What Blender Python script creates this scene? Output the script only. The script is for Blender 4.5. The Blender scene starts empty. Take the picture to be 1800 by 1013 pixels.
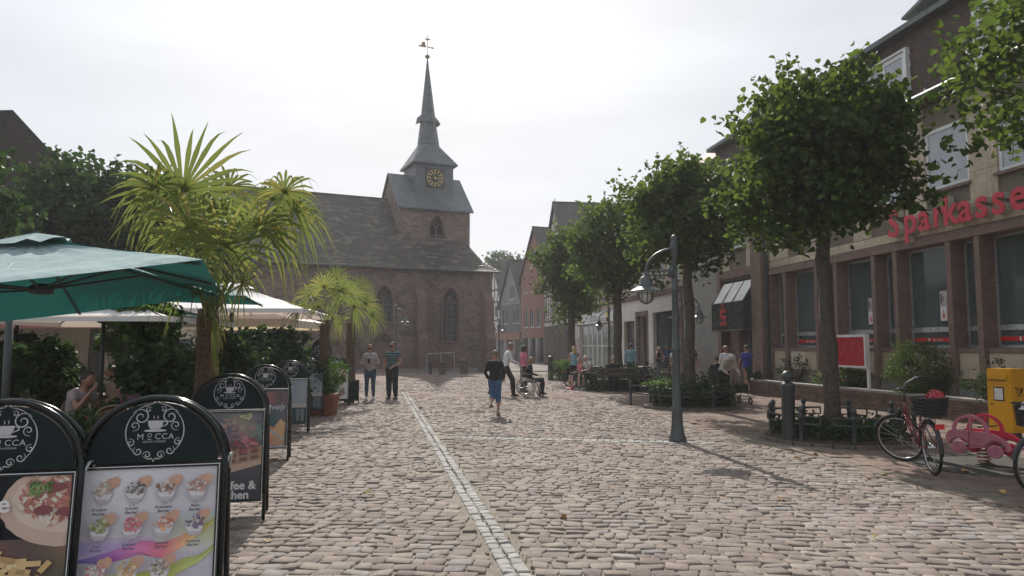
import bpy, bmesh, math, random
import numpy as np
from mathutils import Vector, Matrix, noise
random.seed(7)
rng = np.random.default_rng(7)
S = bpy.context.scene
COL = S.collection
R = math.radians
# ---------------------------------------------------------------- camera
FPX = 1285.0; CAMH = 1.6; PITCH = math.atan(103.5/FPX)
cam = bpy.data.cameras.new('camera'); camo = bpy.data.objects.new('camera', cam); COL.objects.link(camo)
camo.location = (0, 0, CAMH); camo.rotation_euler = (math.pi/2+PITCH, 0, 0)
cam.sensor_width = 36; cam.lens = FPX/1800*36; cam.clip_end = 2000; cam.clip_start = .05
S.camera = camo
# ---------------------------------------------------------------- sun and sky
SUN_EL = R(39); SUN_AZ = R(-7.8)           # azimuth measured from +Y towards +X
sdir = Vector((math.sin(SUN_AZ)*math.cos(SUN_EL), math.cos(SUN_AZ)*math.cos(SUN_EL), math.sin(SUN_EL)))
sl = bpy.data.lights.new('sun', 'SUN'); sl.energy = 5.0; sl.angle = R(.6); sl.color = (1, .93, .84)
so = bpy.data.objects.new('sun', sl); COL.objects.link(so); so.rotation_euler = sdir.to_track_quat('Z', 'Y').to_euler()
so.location = (0, 0, 60)
W = bpy.data.worlds.new('World'); S.world = W; W.use_nodes = True
nt = W.node_tree; nt.nodes.clear()
N = lambda t, **k: (lambda n: ([setattr(n, a, b) for a, b in k.items()], n)[1])(nt.nodes.new(t))
L = lambda a, b: nt.links.new(a, b)
out = N('ShaderNodeOutputWorld'); bg1 = N('ShaderNodeBackground'); bg2 = N('ShaderNodeBackground'); mx = N('ShaderNodeMixShader')
sky = N('ShaderNodeTexSky'); sky.sky_type = 'NISHITA'; sky.sun_disc = False; sky.sun_elevation = SUN_EL; sky.sun_rotation = SUN_AZ
sky.dust_density = 3; sky.ozone_density = 1
L(sky.outputs[0], bg1.inputs[0]); bg1.inputs[1].default_value = .085
tc = N('ShaderNodeTexCoord'); dot = N('ShaderNodeVectorMath', operation='DOT_PRODUCT'); nrm = N('ShaderNodeVectorMath', operation='NORMALIZE')
L(tc.outputs['Generated'], nrm.inputs[0]); L(nrm.outputs[0], dot.inputs[0]); dot.inputs[1].default_value = sdir
rmp = N('ShaderNodeValToRGB'); mr = N('ShaderNodeMapRange'); mr.inputs[1].default_value = -1; mr.inputs[2].default_value = 1
L(dot.outputs['Value'], mr.inputs[0]); L(mr.outputs[0], rmp.inputs[0])
cr = rmp.color_ramp; cr.elements[0].position = 0; cr.elements[0].color = (.54, .56, .60, 1); cr.elements[1].position = 1; cr.elements[1].color = (.80, .82, .845, 1)
for p_, c_ in ((.5, (.61, .63, .665, 1)), (.8, (.57, .60, .655, 1)), (.93, (.655, .685, .73, 1))):
    e = cr.elements.new(p_); e.color = c_
mp = N('ShaderNodeMapping'); mp.inputs['Scale'].default_value = (1.2, 1.2, 5); mp.inputs['Rotation'].default_value = (.3, .2, 0); nz = N('ShaderNodeTexNoise'); nz.inputs['Scale'].default_value = 1.6; nz.inputs['Detail'].default_value = 7
nz.inputs['Roughness'].default_value = .55
L(nrm.outputs[0], mp.inputs[0]); L(mp.outputs[0], nz.inputs[0])
mr2 = N('ShaderNodeMapRange'); mr2.inputs[1].default_value = .3; mr2.inputs[2].default_value = .7; mr2.inputs[3].default_value = .87; mr2.inputs[4].default_value = 1.09
L(nz.outputs[0], mr2.inputs[0])
vm = N('ShaderNodeVectorMath', operation='SCALE'); L(rmp.outputs[0], vm.inputs[0]); L(mr2.outputs[0], vm.inputs['Scale'])
L(vm.outputs[0], bg2.inputs[0]); bg2.inputs[1].default_value = 1.0
mx.inputs[0].default_value = .87
L(bg1.outputs[0], mx.inputs[1]); L(bg2.outputs[0], mx.inputs[2]); L(mx.outputs[0], out.inputs[0])
S.view_settings.view_transform = 'Standard'; S.view_settings.look = 'None'; S.view_settings.gamma = 1; S.view_settings.exposure = 0.26
S.view_settings.use_curve_mapping = False
S.cycles.max_bounces = 7; S.cycles.transparent_max_bounces = 8; S.cycles.volume_bounces = 1; S.cycles.diffuse_bounces = 3
S.cycles.sample_clamp_indirect = 4

# ---------------------------------------------------------------- picture -> place helpers (survey of the photograph)
_cp, _sp = math.cos(PITCH), math.sin(PITCH)
def ray(u, v):
    a = (u-900)/FPX; b = (506.5-v)/FPX
    return a, _cp-b*_sp, _sp+b*_cp
def gp(u, v, z=0.0):
    r = ray(u, v); k = (z-CAMH)/r[2]; return Vector((r[0]*k, r[1]*k, z))
def at(u, v, Y):
    r = ray(u, v); k = Y/r[1]; return Vector((r[0]*k, Y, CAMH+r[2]*k))

# ---------------------------------------------------------------- materials
def mk(name):
    m = bpy.data.materials.new(name); m.use_nodes = True
    t = m.node_tree; return m, t, t.nodes['Principled BSDF']
def rgba(c): return (c[0], c[1], c[2], 1)
def lk(t, a, b): t.links.new(a, b)
def coords(t, flat=False):
    tc = t.nodes.new('ShaderNodeTexCoord')
    if not flat: return tc.outputs['Object']
    s = t.nodes.new('ShaderNodeSeparateXYZ'); lk(t, tc.outputs['Object'], s.inputs[0])
    a = t.nodes.new('ShaderNodeMath'); a.operation = 'ADD'; lk(t, s.outputs[0], a.inputs[0]); lk(t, s.outputs[1], a.inputs[1])
    c = t.nodes.new('ShaderNodeCombineXYZ'); lk(t, a.outputs[0], c.inputs[0]); lk(t, s.outputs[2], c.inputs[1])
    return c.outputs[0]
def mixc(t, f, a, b, mode='MIX'):
    m = t.nodes.new('ShaderNodeMix'); m.data_type = 'RGBA'; m.blend_type = mode
    for i, s in ((0, f), (6, a), (7, b)):
        if isinstance(s, (int, float)): m.inputs[i].default_value = s
        elif isinstance(s, (tuple, list)): m.inputs[i].default_value = rgba(s)
        else: lk(t, s, m.inputs[i])
    return m.outputs[2]
def noisef(t, vec, scale, detail=5, lo=.35, hi=.65, rough=.6):
    n = t.nodes.new('ShaderNodeTexNoise'); n.inputs['Scale'].default_value = scale; n.inputs['Detail'].default_value = detail; n.inputs['Roughness'].default_value = rough
    lk(t, vec, n.inputs['Vector'])
    r = t.nodes.new('ShaderNodeMapRange'); r.inputs[1].default_value = lo; r.inputs[2].default_value = hi; lk(t, n.outputs[0], r.inputs[0])
    return r.outputs[0]
def bump(t, b, h, strength, dist=.01, prev=None):
    n = t.nodes.new('ShaderNodeBump'); n.inputs['Strength'].default_value = strength; n.inputs['Distance'].default_value = dist
    lk(t, h, n.inputs['Height'])
    if prev is not None: lk(t, prev, n.inputs['Normal'])
    lk(t, n.outputs[0], b.inputs['Normal']); return n.outputs[0]
def rnd(t):
    g = t.nodes.new('ShaderNodeNewGeometry'); o = t.nodes.new('ShaderNodeObjectInfo')
    a = t.nodes.new('ShaderNodeMath'); a.operation = 'ADD'; lk(t, g.outputs['Random Per Island'], a.inputs[0]); lk(t, o.outputs['Random'], a.inputs[1])
    f = t.nodes.new('ShaderNodeMath'); f.operation = 'FRACT'; lk(t, a.outputs[0], f.inputs[0]); return f.outputs[0]
def ramp(t, f, stops):
    r = t.nodes.new('ShaderNodeValToRGB'); e = r.color_ramp.elements
    e[0].position = stops[0][0]; e[0].color = rgba(stops[0][1]); e[1].position = stops[-1][0]; e[1].color = rgba(stops[-1][1])
    for p, c in stops[1:-1]: x = e.new(p); x.color = rgba(c)
    lk(t, f, r.inputs[0]); return r.outputs[0]
def mat(name, c1, c2=None, scale=3, rough=.7, bmp=0, bscale=40, metal=0, spec=.5, coat=0):
    m, t, b = mk(name)
    if c2 is None: c2 = tuple(x*.8 for x in c1)
    co = coords(t)
    lk(t, mixc(t, noisef(t, co, scale), c1, c2), b.inputs['Base Color'])
    b.inputs['Roughness'].default_value = rough; b.inputs['Metallic'].default_value = metal; b.inputs['Specular IOR Level'].default_value = spec
    b.inputs['Coat Weight'].default_value = coat
    if rough > .15:
        r = t.nodes.new('ShaderNodeMapRange'); r.inputs[3].default_value = max(.05, rough-.12); r.inputs[4].default_value = min(1, rough+.1)
        lk(t, noisef(t, co, scale*3+2), r.inputs[0]); lk(t, r.outputs[0], b.inputs['Roughness'])
    if bmp: bump(t, b, noisef(t, co, bscale, 6, .2, .8), bmp)
    return m
def stone_mat(name, c1, c2, c3, mortar, bw, bh, ms=.012, bmp=.6, dist=.02, rough=.9, warp=.05, grime=.35, off=.5, jit=.6, vscale=1.0):
    """coursed masonry / tiles: brick pattern in the wall plane, warped, with grime"""
    m, t, b = mk(name); co = coords(t, True)
    n = t.nodes.new('ShaderNodeTexNoise'); n.inputs['Scale'].default_value = 1.7; n.inputs['Detail'].default_value = 3; lk(t, co, n.inputs['Vector'])
    vs = t.nodes.new('ShaderNodeVectorMath'); vs.operation = 'MULTIPLY_ADD'; lk(t, n.outputs['Color'], vs.inputs[0]); vs.inputs[1].default_value = (warp*2, warp*2, 0); lk(t, co, vs.inputs[2])
    br = t.nodes.new('ShaderNodeTexBrick'); lk(t, vs.outputs[0], br.inputs['Vector']); br.inputs['Scale'].default_value = 1
    br.inputs['Brick Width'].default_value = bw; br.inputs['Row Height'].default_value = bh; br.inputs['Mortar Size'].default_value = ms; br.inputs['Mortar Smooth'].default_value = .3
    br.offset = off; br.inputs['Color1'].default_value = rgba(c1); br.inputs['Color2'].default_value = rgba(c2); br.inputs['Mortar'].default_value = rgba(mortar)
    c = mixc(t, noisef(t, co, 3.5/bw*.35, 4, .3, .7), br.outputs['Color'], c3); 
    mm = t.nodes.new('ShaderNodeMath'); mm.operation = 'MULTIPLY'; lk(t, noisef(t, co, .5, 8, .35, .7), mm.inputs[0]); mm.inputs[1].default_value = jit
    c = mixc(t, mm.outputs[0], br.outputs['Color'], c)
    c = mixc(t, grime, c, ramp(t, noisef(t, co, .9, 8, .3, .75, .7), [(0, (.35, .33, .3)), (.5, (.9, .9, .9)), (1, (1.15, 1.12, 1.1))]), 'MULTIPLY')
    lk(t, c, b.inputs['Base Color']); b.inputs['Roughness'].default_value = rough; b.inputs['Specular IOR Level'].default_value = .3
    inv = t.nodes.new('ShaderNodeMath'); inv.operation = 'SUBTRACT'; inv.inputs[0].default_value = 1; lk(t, br.outputs['Fac'], inv.inputs[1])
    p = bump(t, b, inv.outputs[0], bmp, dist)
    bump(t, b, noisef(t, co, 9, 6, .2, .8), .5, dist*.8, p)
    return m
def island_mat(name, stops, rough=.8, bmp=.3, bscale=30, dirt=.3, spec=.4, bdist=.006):
    m, t, b = mk(name); tc = t.nodes.new('ShaderNodeTexCoord'); g = t.nodes.new('ShaderNodeNewGeometry')
    r = rnd(t); c = ramp(t, r, stops)
    c = mixc(t, dirt, c, ramp(t, noisef(t, g.outputs['Position'], 7, 6), [(0, (.6, .58, .55)), (1, (1.2, 1.18, 1.15))]), 'MULTIPLY')
    c = mixc(t, dirt, c, ramp(t, noisef(t, g.outputs['Position'], .45, 5), [(0, (.72, .7, .66)), (1, (1.12, 1.1, 1.1))]), 'MULTIPLY')
    lk(t, c, b.inputs['Base Color']); b.inputs['Specular IOR Level'].default_value = spec
    rr = t.nodes.new('ShaderNodeMapRange'); rr.inputs[3].default_value = rough-.15; rr.inputs[4].default_value = rough+.1; lk(t, r, rr.inputs[0]); lk(t, rr.outputs[0], b.inputs['Roughness'])
    if bmp: bump(t, b, noisef(t, g.outputs['Position'], bscale, 6, .2, .8), bmp, bdist)
    return m
def leaf_mat(name, stops, trans=.45, tcol=(.25, .42, .05)):
    m, t, b = mk(name); r = rnd(t); c = ramp(t, r, stops)
    lk(t, c, b.inputs['Base Color']); b.inputs['Roughness'].default_value = .6; b.inputs['Specular IOR Level'].default_value = .15
    tr = t.nodes.new('ShaderNodeBsdfTranslucent'); lk(t, mixc(t, .55, c, tcol), tr.inputs[0])
    mx = t.nodes.new('ShaderNodeMixShader'); mx.inputs[0].default_value = trans; o = t.nodes['Material Output']
    lk(t, b.outputs[0], mx.inputs[1]); lk(t, tr.outputs[0], mx.inputs[2]); lk(t, mx.outputs[0], o.inputs[0]); return m
def cloth_mat(name, c, trans=.3, c2=None, tc=None, under=None):
    m, t, b = mk(name); co = coords(t); cc = mixc(t, noisef(t, co, 2.5, 6), c, c2 or tuple(x*.85 for x in c))
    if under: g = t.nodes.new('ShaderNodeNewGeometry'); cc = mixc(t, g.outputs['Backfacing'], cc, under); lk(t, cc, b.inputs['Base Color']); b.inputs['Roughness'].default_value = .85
    bump(t, b, noisef(t, co, 5, 4), .3, .02)
    tr = t.nodes.new('ShaderNodeBsdfTranslucent'); tr.inputs[0].default_value = rgba(tc or c); mx = t.nodes.new('ShaderNodeMixShader'); mx.inputs[0].default_value = trans
    lk(t, b.outputs[0], mx.inputs[1]); lk(t, tr.outputs[0], mx.inputs[2]); lk(t, mx.outputs[0], t.nodes['Material Output'].inputs[0]); return m
def stripe_mat(name, stops, period, axis=2, rough=.9):
    m, t, b = mk(name); s = t.nodes.new('ShaderNodeSeparateXYZ'); lk(t, coords(t), s.inputs[0])
    d = t.nodes.new('ShaderNodeMath'); d.operation = 'DIVIDE'; lk(t, s.outputs[axis], d.inputs[0]); d.inputs[1].default_value = period
    f = t.nodes.new('ShaderNodeMath'); f.operation = 'FRACT'; lk(t, d.outputs[0], f.inputs[0]); c = ramp(t, f.outputs[0], stops)
    for n in t.nodes:
        if n.type == 'VALTORGB': n.color_ramp.interpolation = 'CONSTANT'
    lk(t, c, b.inputs['Base Color']); b.inputs['Roughness'].default_value = rough; return m
def glass_mat(name, c, rough=.06, c2=None, spec=.55, sc=.8, clear=0):
    m, t, b = mk(name); co = coords(t); lk(t, mixc(t, noisef(t, co, sc, 3, .35, .65), c, c2 or tuple(x*.5 for x in c)), b.inputs['Base Color'])
    b.inputs['Roughness'].default_value = rough; b.inputs['Specular IOR Level'].default_value = spec
    bump(t, b, noisef(t, co, 1.3, 2), .06, .02)
    if clear:
        tr = t.nodes.new('ShaderNodeBsdfTransparent'); tr.inputs[0].default_value = (.8, .88, .86, 1); mx = t.nodes.new('ShaderNodeMixShader'); mx.inputs[0].default_value = clear; lk(t, b.outputs[0], mx.inputs[1]); lk(t, tr.outputs[0], mx.inputs[2]); lk(t, mx.outputs[0], t.nodes['Material Output'].inputs[0])
    return m
def vcol_mat(name, rough=.35, nstr=.25):
    m, t, b = mk(name); a = t.nodes.new('ShaderNodeAttribute'); a.attribute_name = 'Col'
    c = mixc(t, nstr, a.outputs['Color'], ramp(t, noisef(t, coords(t), 60, 5), [(0, (.5, .5, .5)), (1, (1.3, 1.3, 1.3))]), 'MULTIPLY')
    hs = t.nodes.new('ShaderNodeHueSaturation'); hs.inputs['Saturation'].default_value = .78; hs.inputs['Value'].default_value = 1.05; lk(t, c, hs.inputs['Color']); lk(t, hs.outputs[0], b.inputs['Base Color']); b.inputs['Roughness'].default_value = rough; b.inputs['Specular IOR Level'].default_value = .15; return m
M = {}
def MM(k, *a, **kw):
    if k not in M: M[k] = mat(k, *a, **kw)
    return M[k]
# ---------------------------------------------------------------- mesh helpers
class MB:
    def __init__(s): s.v = []; s.f = []; s.m = []; s.c = []
    def add(s, vs, fs, mi=0, T=None, col=None):
        o = len(s.v)
        if T is not None: vs = [T @ Vector(p) for p in vs]
        s.v += [tuple(p) for p in vs]
        for f in fs: s.f.append(tuple(o+i for i in f)); s.m.append(mi); s.c.append(col)
        return s
    def box(s, x0, x1, y0, y1, z0, z1, mi=0, T=None):
        return s.add([(x0,y0,z0),(x1,y0,z0),(x1,y1,z0),(x0,y1,z0),(x0,y0,z1),(x1,y0,z1),(x1,y1,z1),(x0,y1,z1)],
                     [(0,3,2,1),(4,5,6,7),(0,1,5,4),(1,2,6,5),(2,3,7,6),(3,0,4,7)], mi, T)
    def tube(s, path, r, n=8, mi=0, cap=True, T=None, rx=None, right=None):
        P = [Vector(p) for p in path]; k = len(P); rs = r if isinstance(r, (list, tuple)) else [r]*k
        rxs = rx if rx is not None else rs
        vs = []; prev = None
        for i, p in enumerate(P):
            d = (P[min(i+1, k-1)]-P[max(i-1, 0)])
            if d.length < 1e-9: d = Vector((0, 0, 1))
            d.normalize()
            if right is not None: a = Vector(right); a = (a-d*a.dot(d)).normalized()
            elif prev is None:
                a = Vector((1, 0, 0)) if abs(d.x) < .9 else Vector((0, 1, 0)); a = (a-d*a.dot(d)).normalized()
            else: a = (prev-d*prev.dot(d)).normalized()
            prev = a; b = d.cross(a)
            for j in range(n):
                w = 2*math.pi*j/n; vs.append(p+a*(rxs[i]*math.cos(w))+b*(rs[i]*math.sin(w)))
        fs = [(i*n+j, i*n+(j+1) % n, (i+1)*n+(j+1) % n, (i+1)*n+j) for i in range(k-1) for j in range(n)]
        if cap: fs += [tuple(range(n-1, -1, -1)), tuple((k-1)*n+j for j in range(n))]
        return s.add(vs, fs, mi, T)
    def lathe(s, prof, n=16, mi=0, o=(0, 0, 0), T=None):
        vs = [(o[0]+r*math.cos(2*math.pi*j/n), o[1]+r*math.sin(2*math.pi*j/n), o[2]+z) for r, z in prof for j in range(n)]
        k = len(prof); fs = [(i*n+j, i*n+(j+1) % n, (i+1)*n+(j+1) % n, (i+1)*n+j) for i in range(k-1) for j in range(n)]
        fs += [tuple(range(n-1, -1, -1)), tuple((k-1)*n+j for j in range(n))]
        return s.add(vs, fs, mi, T)
    def torus(s, R_, r, n=32, k=8, mi=0, T=None, arc=2*math.pi, a0=0):
        full = arc > 6.28; q = n if full else n+1
        vs = []
        for i in range(q):
            a = a0+arc*i/n; c, sn = math.cos(a), math.sin(a)
            for j in range(k):
                b = 2*math.pi*j/k; rr = R_+r*math.cos(b); vs.append((rr*c, rr*sn, r*math.sin(b)))
        fs = []
        for i in range(n):
            i2 = (i+1) % q
            for j in range(k): fs.append((i*k+j, i2*k+j, i2*k+(j+1) % k, i*k+(j+1) % k))
        return s.add(vs, fs, mi, T)
    def prism(s, poly, y0, y1, mi=0, T=None):          # polygon in x,z extruded along y
        n = len(poly); vs = [(x, y0, z) for x, z in poly]+[(x, y1, z) for x, z in poly]
        fs = [tuple(range(n)), tuple(range(2*n-1, n-1, -1))]+[(i, n+i, n+(i+1) % n, (i+1) % n) for i in range(n)]
        return s.add(vs, fs, mi, T)
    def build(s, name, mats, parent=None, smooth=False, loc=None, kind=None):
        me = bpy.data.meshes.new(name); me.from_pydata(s.v, [], s.f)
        if not isinstance(mats, (list, tuple)): mats = [mats]
        for m in mats: me.materials.append(m)
        if any(s.m): me.polygons.foreach_set('material_index', s.m)
        if smooth: me.polygons.foreach_set('use_smooth', [True]*len(s.f))
        if any(c is not None for c in s.c):
            a = me.color_attributes.new('Col', 'FLOAT_COLOR', 'CORNER'); arr = []
            for f, c in zip(s.f, s.c):
                for q in range(len(f)):
                    cc = (c[q] if isinstance(c[0], (tuple, list)) else c) if c is not None else (.5, .5, .5)
                    arr += [cc[0], cc[1], cc[2], 1]
            a.data.foreach_set('color', arr)
        me.update(); o = bpy.data.objects.new(name, me); COL.objects.link(o)
        if parent is not None: o.parent = parent
        if loc is not None: o.location = loc
        if kind: o['kind'] = kind
        if smooth and hasattr(me, 'shade_smooth'): pass
        return o
def autosmooth(o, ang=35):
    me = o.data; bm = bmesh.new(); bm.from_mesh(me)
    for f in bm.faces: f.smooth = True
    a = R(ang)
    for e in bm.edges:
        if len(e.link_faces) == 2 and e.calc_face_angle(0) > a: e.smooth = False
    bm.to_mesh(me); bm.free(); return o
def fastmesh(name, verts, quads, mats, parent=None, kind=None, smooth=False):
    me = bpy.data.meshes.new(name); v = np.asarray(verts, dtype=np.float32).reshape(-1, 3); q = np.asarray(quads, dtype=np.int32)
    me.vertices.add(len(v)); me.vertices.foreach_set('co', v.ravel()); me.loops.add(q.size); me.loops.foreach_set('vertex_index', q.ravel())
    me.polygons.add(len(q)); me.polygons.foreach_set('loop_start', np.arange(len(q), dtype=np.int32)*q.shape[1]); me.polygons.foreach_set('loop_total', np.full(len(q), q.shape[1], dtype=np.int32))
    me.update(calc_edges=True)
    if smooth: me.polygons.foreach_set('use_smooth', [True]*len(q))
    for m in (mats if isinstance(mats, (list, tuple)) else [mats]): me.materials.append(m)
    o = bpy.data.objects.new(name, me); COL.objects.link(o)
    if parent is not None: o.parent = parent
    if kind: o['kind'] = kind
    return o
def tag(o, label, cat, group=None):
    o['label'] = label; o['category'] = cat
    if group: o['group'] = group
    return o
def thing(name, label, cat, loc=(0, 0, 0), rz=0, group=None):
    o = bpy.data.objects.new(name, None); COL.objects.link(o); o.location = loc; o.rotation_euler = (0, 0, rz); o.empty_display_size = .2
    return tag(o, label, cat, group)
def struct(o): o['kind'] = 'structure'; return o
def kids(o): return [c for c in ALLKIDS.get(o.name, [])]
def copy_tree(o, parent=None):
    c = o.copy(); COL.objects.link(c); c.parent = parent
    for ch in [x for x in bpy.data.objects if x.parent == o]: copy_tree(ch, c)
    return c
def share(proto, parent, loc=(0, 0, 0), rot=(0, 0, 0), name=None, sc=None):
    o = bpy.data.objects.new(name or proto.name.split('.')[0], proto.data); COL.objects.link(o); o.parent = parent; o.location = loc; o.rotation_euler = rot
    if sc is not None: o.scale = sc
    return o
_tc = {}
def text_geo(s, size=1, extr=.0, bold=0, shear=0, space=1, align='LEFT'):
    k = (s, size, extr, bold, shear, space, align)
    if k in _tc: return _tc[k]
    c = bpy.data.curves.new('lettering', 'FONT'); c.body = s; c.size = 1; c.extrude = extr/size; c.offset = bold/size; c.shear = shear; c.space_character = space; c.align_x = align; c.resolution_u = 3
    o = bpy.data.objects.new('lettering', c); COL.objects.link(o)
    dg = bpy.context.evaluated_depsgraph_get(); me = bpy.data.meshes.new_from_object(o.evaluated_get(dg))
    r = ([tuple(v.co*size) for v in me.vertices], [tuple(p.vertices) for p in me.polygons])
    bpy.data.objects.remove(o); bpy.data.curves.remove(c); bpy.data.meshes.remove(me); _tc[k] = r; return r
XZ = Matrix(((1, 0, 0, 0), (0, 0, -1, 0), (0, 1, 0, 0), (0, 0, 0, 1)))     # text plane x,y -> facade plane x,z facing -y
def text_obj(s, name, m, parent, x, y, z, size, extr=.0, bold=0, shear=0, space=1, align='LEFT', width=None):
    vs, fs = text_geo(s, size, extr, bold, shear, space, align)
    sx = 1
    if width: w = max(v[0] for v in vs)-min(v[0] for v in vs); sx = width/w
    mb = MB(); mb.add([(x+v[0]*sx, y-v[2], z+v[1]) for v in vs], [tuple(f) for f in fs]); return mb.build(name, m, parent)
def frame(name, label, cat, pl, pr, group=None):
    """empty at the left base corner of a facade, x along it to the right, y into the building"""
    a = math.atan2(pr[1]-pl[1], pr[0]-pl[0]); return thing(name, label, cat, (pl[0], pl[1], 0), a, group), math.hypot(pr[0]-pl[0], pr[1]-pl[1])
def cells(mb, W0, W1, Z0, Z1, ops, y0, y1, mi=0):
    xs = sorted({W0, W1, *[min(max(o[i], W0), W1) for o in ops for i in (0, 1)]}); zs = sorted({Z0, Z1, *[min(max(o[i], Z0), Z1) for o in ops for i in (2, 3)]})
    for j in range(len(zs)-1):
        run = None
        for i in range(len(xs)-1):
            cx, cz = (xs[i]+xs[i+1])/2, (zs[j]+zs[j+1])/2
            solid = not any(o[0] < cx < o[1] and o[2] < cz < o[3] for o in ops)
            if solid and run is None: run = xs[i]
            if (not solid) and run is not None: mb.box(run, xs[i], y0, y1, zs[j], zs[j+1], mi); run = None
        if run is not None: mb.box(run, xs[-1], y0, y1, zs[j], zs[j+1], mi)
_pc = {}
def pane(parent, x0, x1, y, z0, z1, m, name='pane'):
    k = (round(x1-x0, 3), round(z1-z0, 3), m.name)
    if k not in _pc:
        mb = MB().box(0, k[0], 0, .012, 0, k[1]); o = mb.build(name, m, parent, loc=(x0, y, z0)); _pc[k] = o.data; return o
    o = bpy.data.objects.new(name, _pc[k]); COL.objects.link(o); o.parent = parent; o.location = (x0, y, z0); return o
def window(parent, xa, xb, za, zb, y, fm, pm, nx=2, nz=1, fw=.07, sill=None, bar=.05, back=None, name='window', trim=None):
    mb = MB(); e = .004
    mb.box(xa+e, xa+fw, y, y+.06, za+e, zb-e); mb.box(xb-fw, xb-e, y, y+.06, za+e, zb-e)
    mb.box(xa+fw, xb-fw, y, y+.06, za+e, za+fw); mb.box(xa+fw, xb-fw, y, y+.06, zb-fw, zb-e)
    w = (xb-xa-2*fw-(nx-1)*bar)/nx; h = (zb-za-2*fw-(nz-1)*bar)/nz
    for i in range(1, nx): x = xa+fw+i*w+(i-1)*bar; mb.box(x, x+bar, y+.005, y+.055, za+fw, zb-fw)
    for j in range(1, nz):
        z = za+fw+j*h+(j-1)*bar
        for i in range(nx): x = xa+fw+i*(w+bar); mb.box(x, x+w, y+.005, y+.055, z, z+bar)
    f = mb.build(name, fm, parent)
    for i in range(nx):
        for j in range(nz): pane(f, xa+fw+i*(w+bar), xa+fw+i*(w+bar)+w, y+.03, za+fw+j*(h+bar), za+fw+j*(h+bar)+h, pm)
    if sill is not None: MB().box(xa-.06, xb+.06, -.07, y-.002, za-.07, za-.003).build('sill', sill, f)
    return f
def solidbox(mb, *a, **k): mb.box(*a, **k)
HAZE = 0.0008
# ================================================================ GROUND
m_sand = mat('joint_sand', (.185, .158, .13), (.13, .115, .088), 6, .95, .5, 60)
m_cob = island_mat('cobble', [(0, (.175, .146, .132)), (.2, (.245, .210, .19)), (.42, (.208, .174, .160)), (.6, (.268, .236, .212)), (.78, (.198, .167, .163)), (.9, (.31, .282, .258)), (1, (.235, .225, .227))], .88, .6, 24, .6, .12)
m_sett = island_mat('grey_sett', [(0, (.25, .25, .248)), (.5, (.31, .31, .305)), (1, (.38, .375, .365))], .85, .4, 30, .45, .12)
m_slab = island_mat('pavement_slab', [(0, (.175, .135, .117)), (.5, (.205, .16, .14)), (1, (.24, .19, .165))], .9, .35, 22, .6, .12)
m_asph = mat('paving_dark', (.12, .10, .09), (.085, .075, .07), 1.5, .9, .4, 40)
m_moss = mat('moss', (.13, .13, .06), (.18, .155, .08), 30, .95, .6, 90)
g = MB(); g.add([(-160, -30, -.06), (160, -30, -.06), (160, 260, -.06), (-160, 260, -.06)], [(0, 1, 2, 3)])
ground = struct(g.build('ground', m_asph))
def edge_x(y):                                      # boundary between cobbles and the pavement on the right
    pts = [(-30, 12.5), (4, 5.9), (7.1, 5.05), (8.4, 4.8), (9.7, 4.62), (11.3, 4.4), (13.5, 3.85), (15, 3.45), (20, 3.3), (27, 2.9), (36, 2.4), (60, 1.6)]
    return float(np.interp(y, [p[0] for p in pts], [p[1] for p in pts]))
STR = ((.05, 5.26), (-3.79, 26.0)); sd = np.array([STR[1][0]-STR[0][0], STR[1][1]-STR[0][1]]); sd = sd/np.linalg.norm(sd); sn = np.array([sd[1], -sd[0]])
def strip_off(x, y): return (x-STR[0][0])*sn[0]+(y-STR[0][1])*sn[1]
BAND = (np.array([-1.24, 13.23]), np.array([3.25, 12.45])); bd = BAND[1]-BAND[0]; bd = bd/np.linalg.norm(bd); bn = np.array([-bd[1], bd[0]])
def band_off(x, y): return (x-BAND[0][0])*bn[0]+(y-BAND[0][1])*bn[1]
BEDS = [(5.72, 12.95, 1.27), (4.78, 19.75, 1.18), (4.15, 28.0, 1.5), (3.0, 36.3, 1.2), (7.7, 9.2, .01)]
def zone(x, y):
    if y < -3 or y > 47: return None
    if x > edge_x(y)-.03: return 'pave'
    if abs(strip_off(x, y)) < .12 and y < 26.1: return 'strip'
    if strip_off(x, y) > .1 and abs(band_off(x, y)) < .16: return 'band'
    if 23.7 < y-.03*x < 26: return 'slab'
    if y > 34.5 and x < -2.4-(y-34.5)*.25: return 'slab2'
    if y > 44.2: return None
    return 'cob'
def stones(cs, mats_name, hgt=.05, jit=.014, tilt=.0035):
    """cs: list of (x, y, length, depth, angle). returns verts, quads arrays"""
    n = len(cs); a = np.array(cs); V = np.zeros((n, 12, 3)); rg = np.random.default_rng(3)
    sg = np.array([(-1, -1), (1, -1), (1, 1), (-1, 1)])
    c, s = np.cos(a[:, 4]), np.sin(a[:, 4]); z = rg.normal(0, .003, n); tx = rg.normal(0, tilt, n); ty = rg.normal(0, tilt, n)
    j = rg.normal(0, jit, (n, 4, 2))
    j = np.clip(j, -2*jit, 2*jit)
    for k in range(4):
        hx = a[:, 2]/2*sg[k, 0]+j[:, k, 0]; hy = a[:, 3]/2*sg[k, 1]+j[:, k, 1]*.55
        for lv, (f, zz) in enumerate(((1.0, -hgt), (1.0, -.006), (.82, 0.0))):
            fx = hx if lv < 2 else hx-sg[k, 0]*.011; fy = hy if lv < 2 else hy-sg[k, 1]*.009
            V[:, lv*4+k, 0] = a[:, 0]+fx*c-fy*s; V[:, lv*4+k, 1] = a[:, 1]+fx*s+fy*c; V[:, lv*4+k, 2] = zz+z+(tx*sg[k, 0]+ty*sg[k, 1])
    Q = np.array([(8, 9, 10, 11)]+[(l+k, l+(k+1) % 4, l+4+(k+1) % 4, l+4+k) for l in (0, 4) for k in range(4)])
    return V, Q
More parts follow.
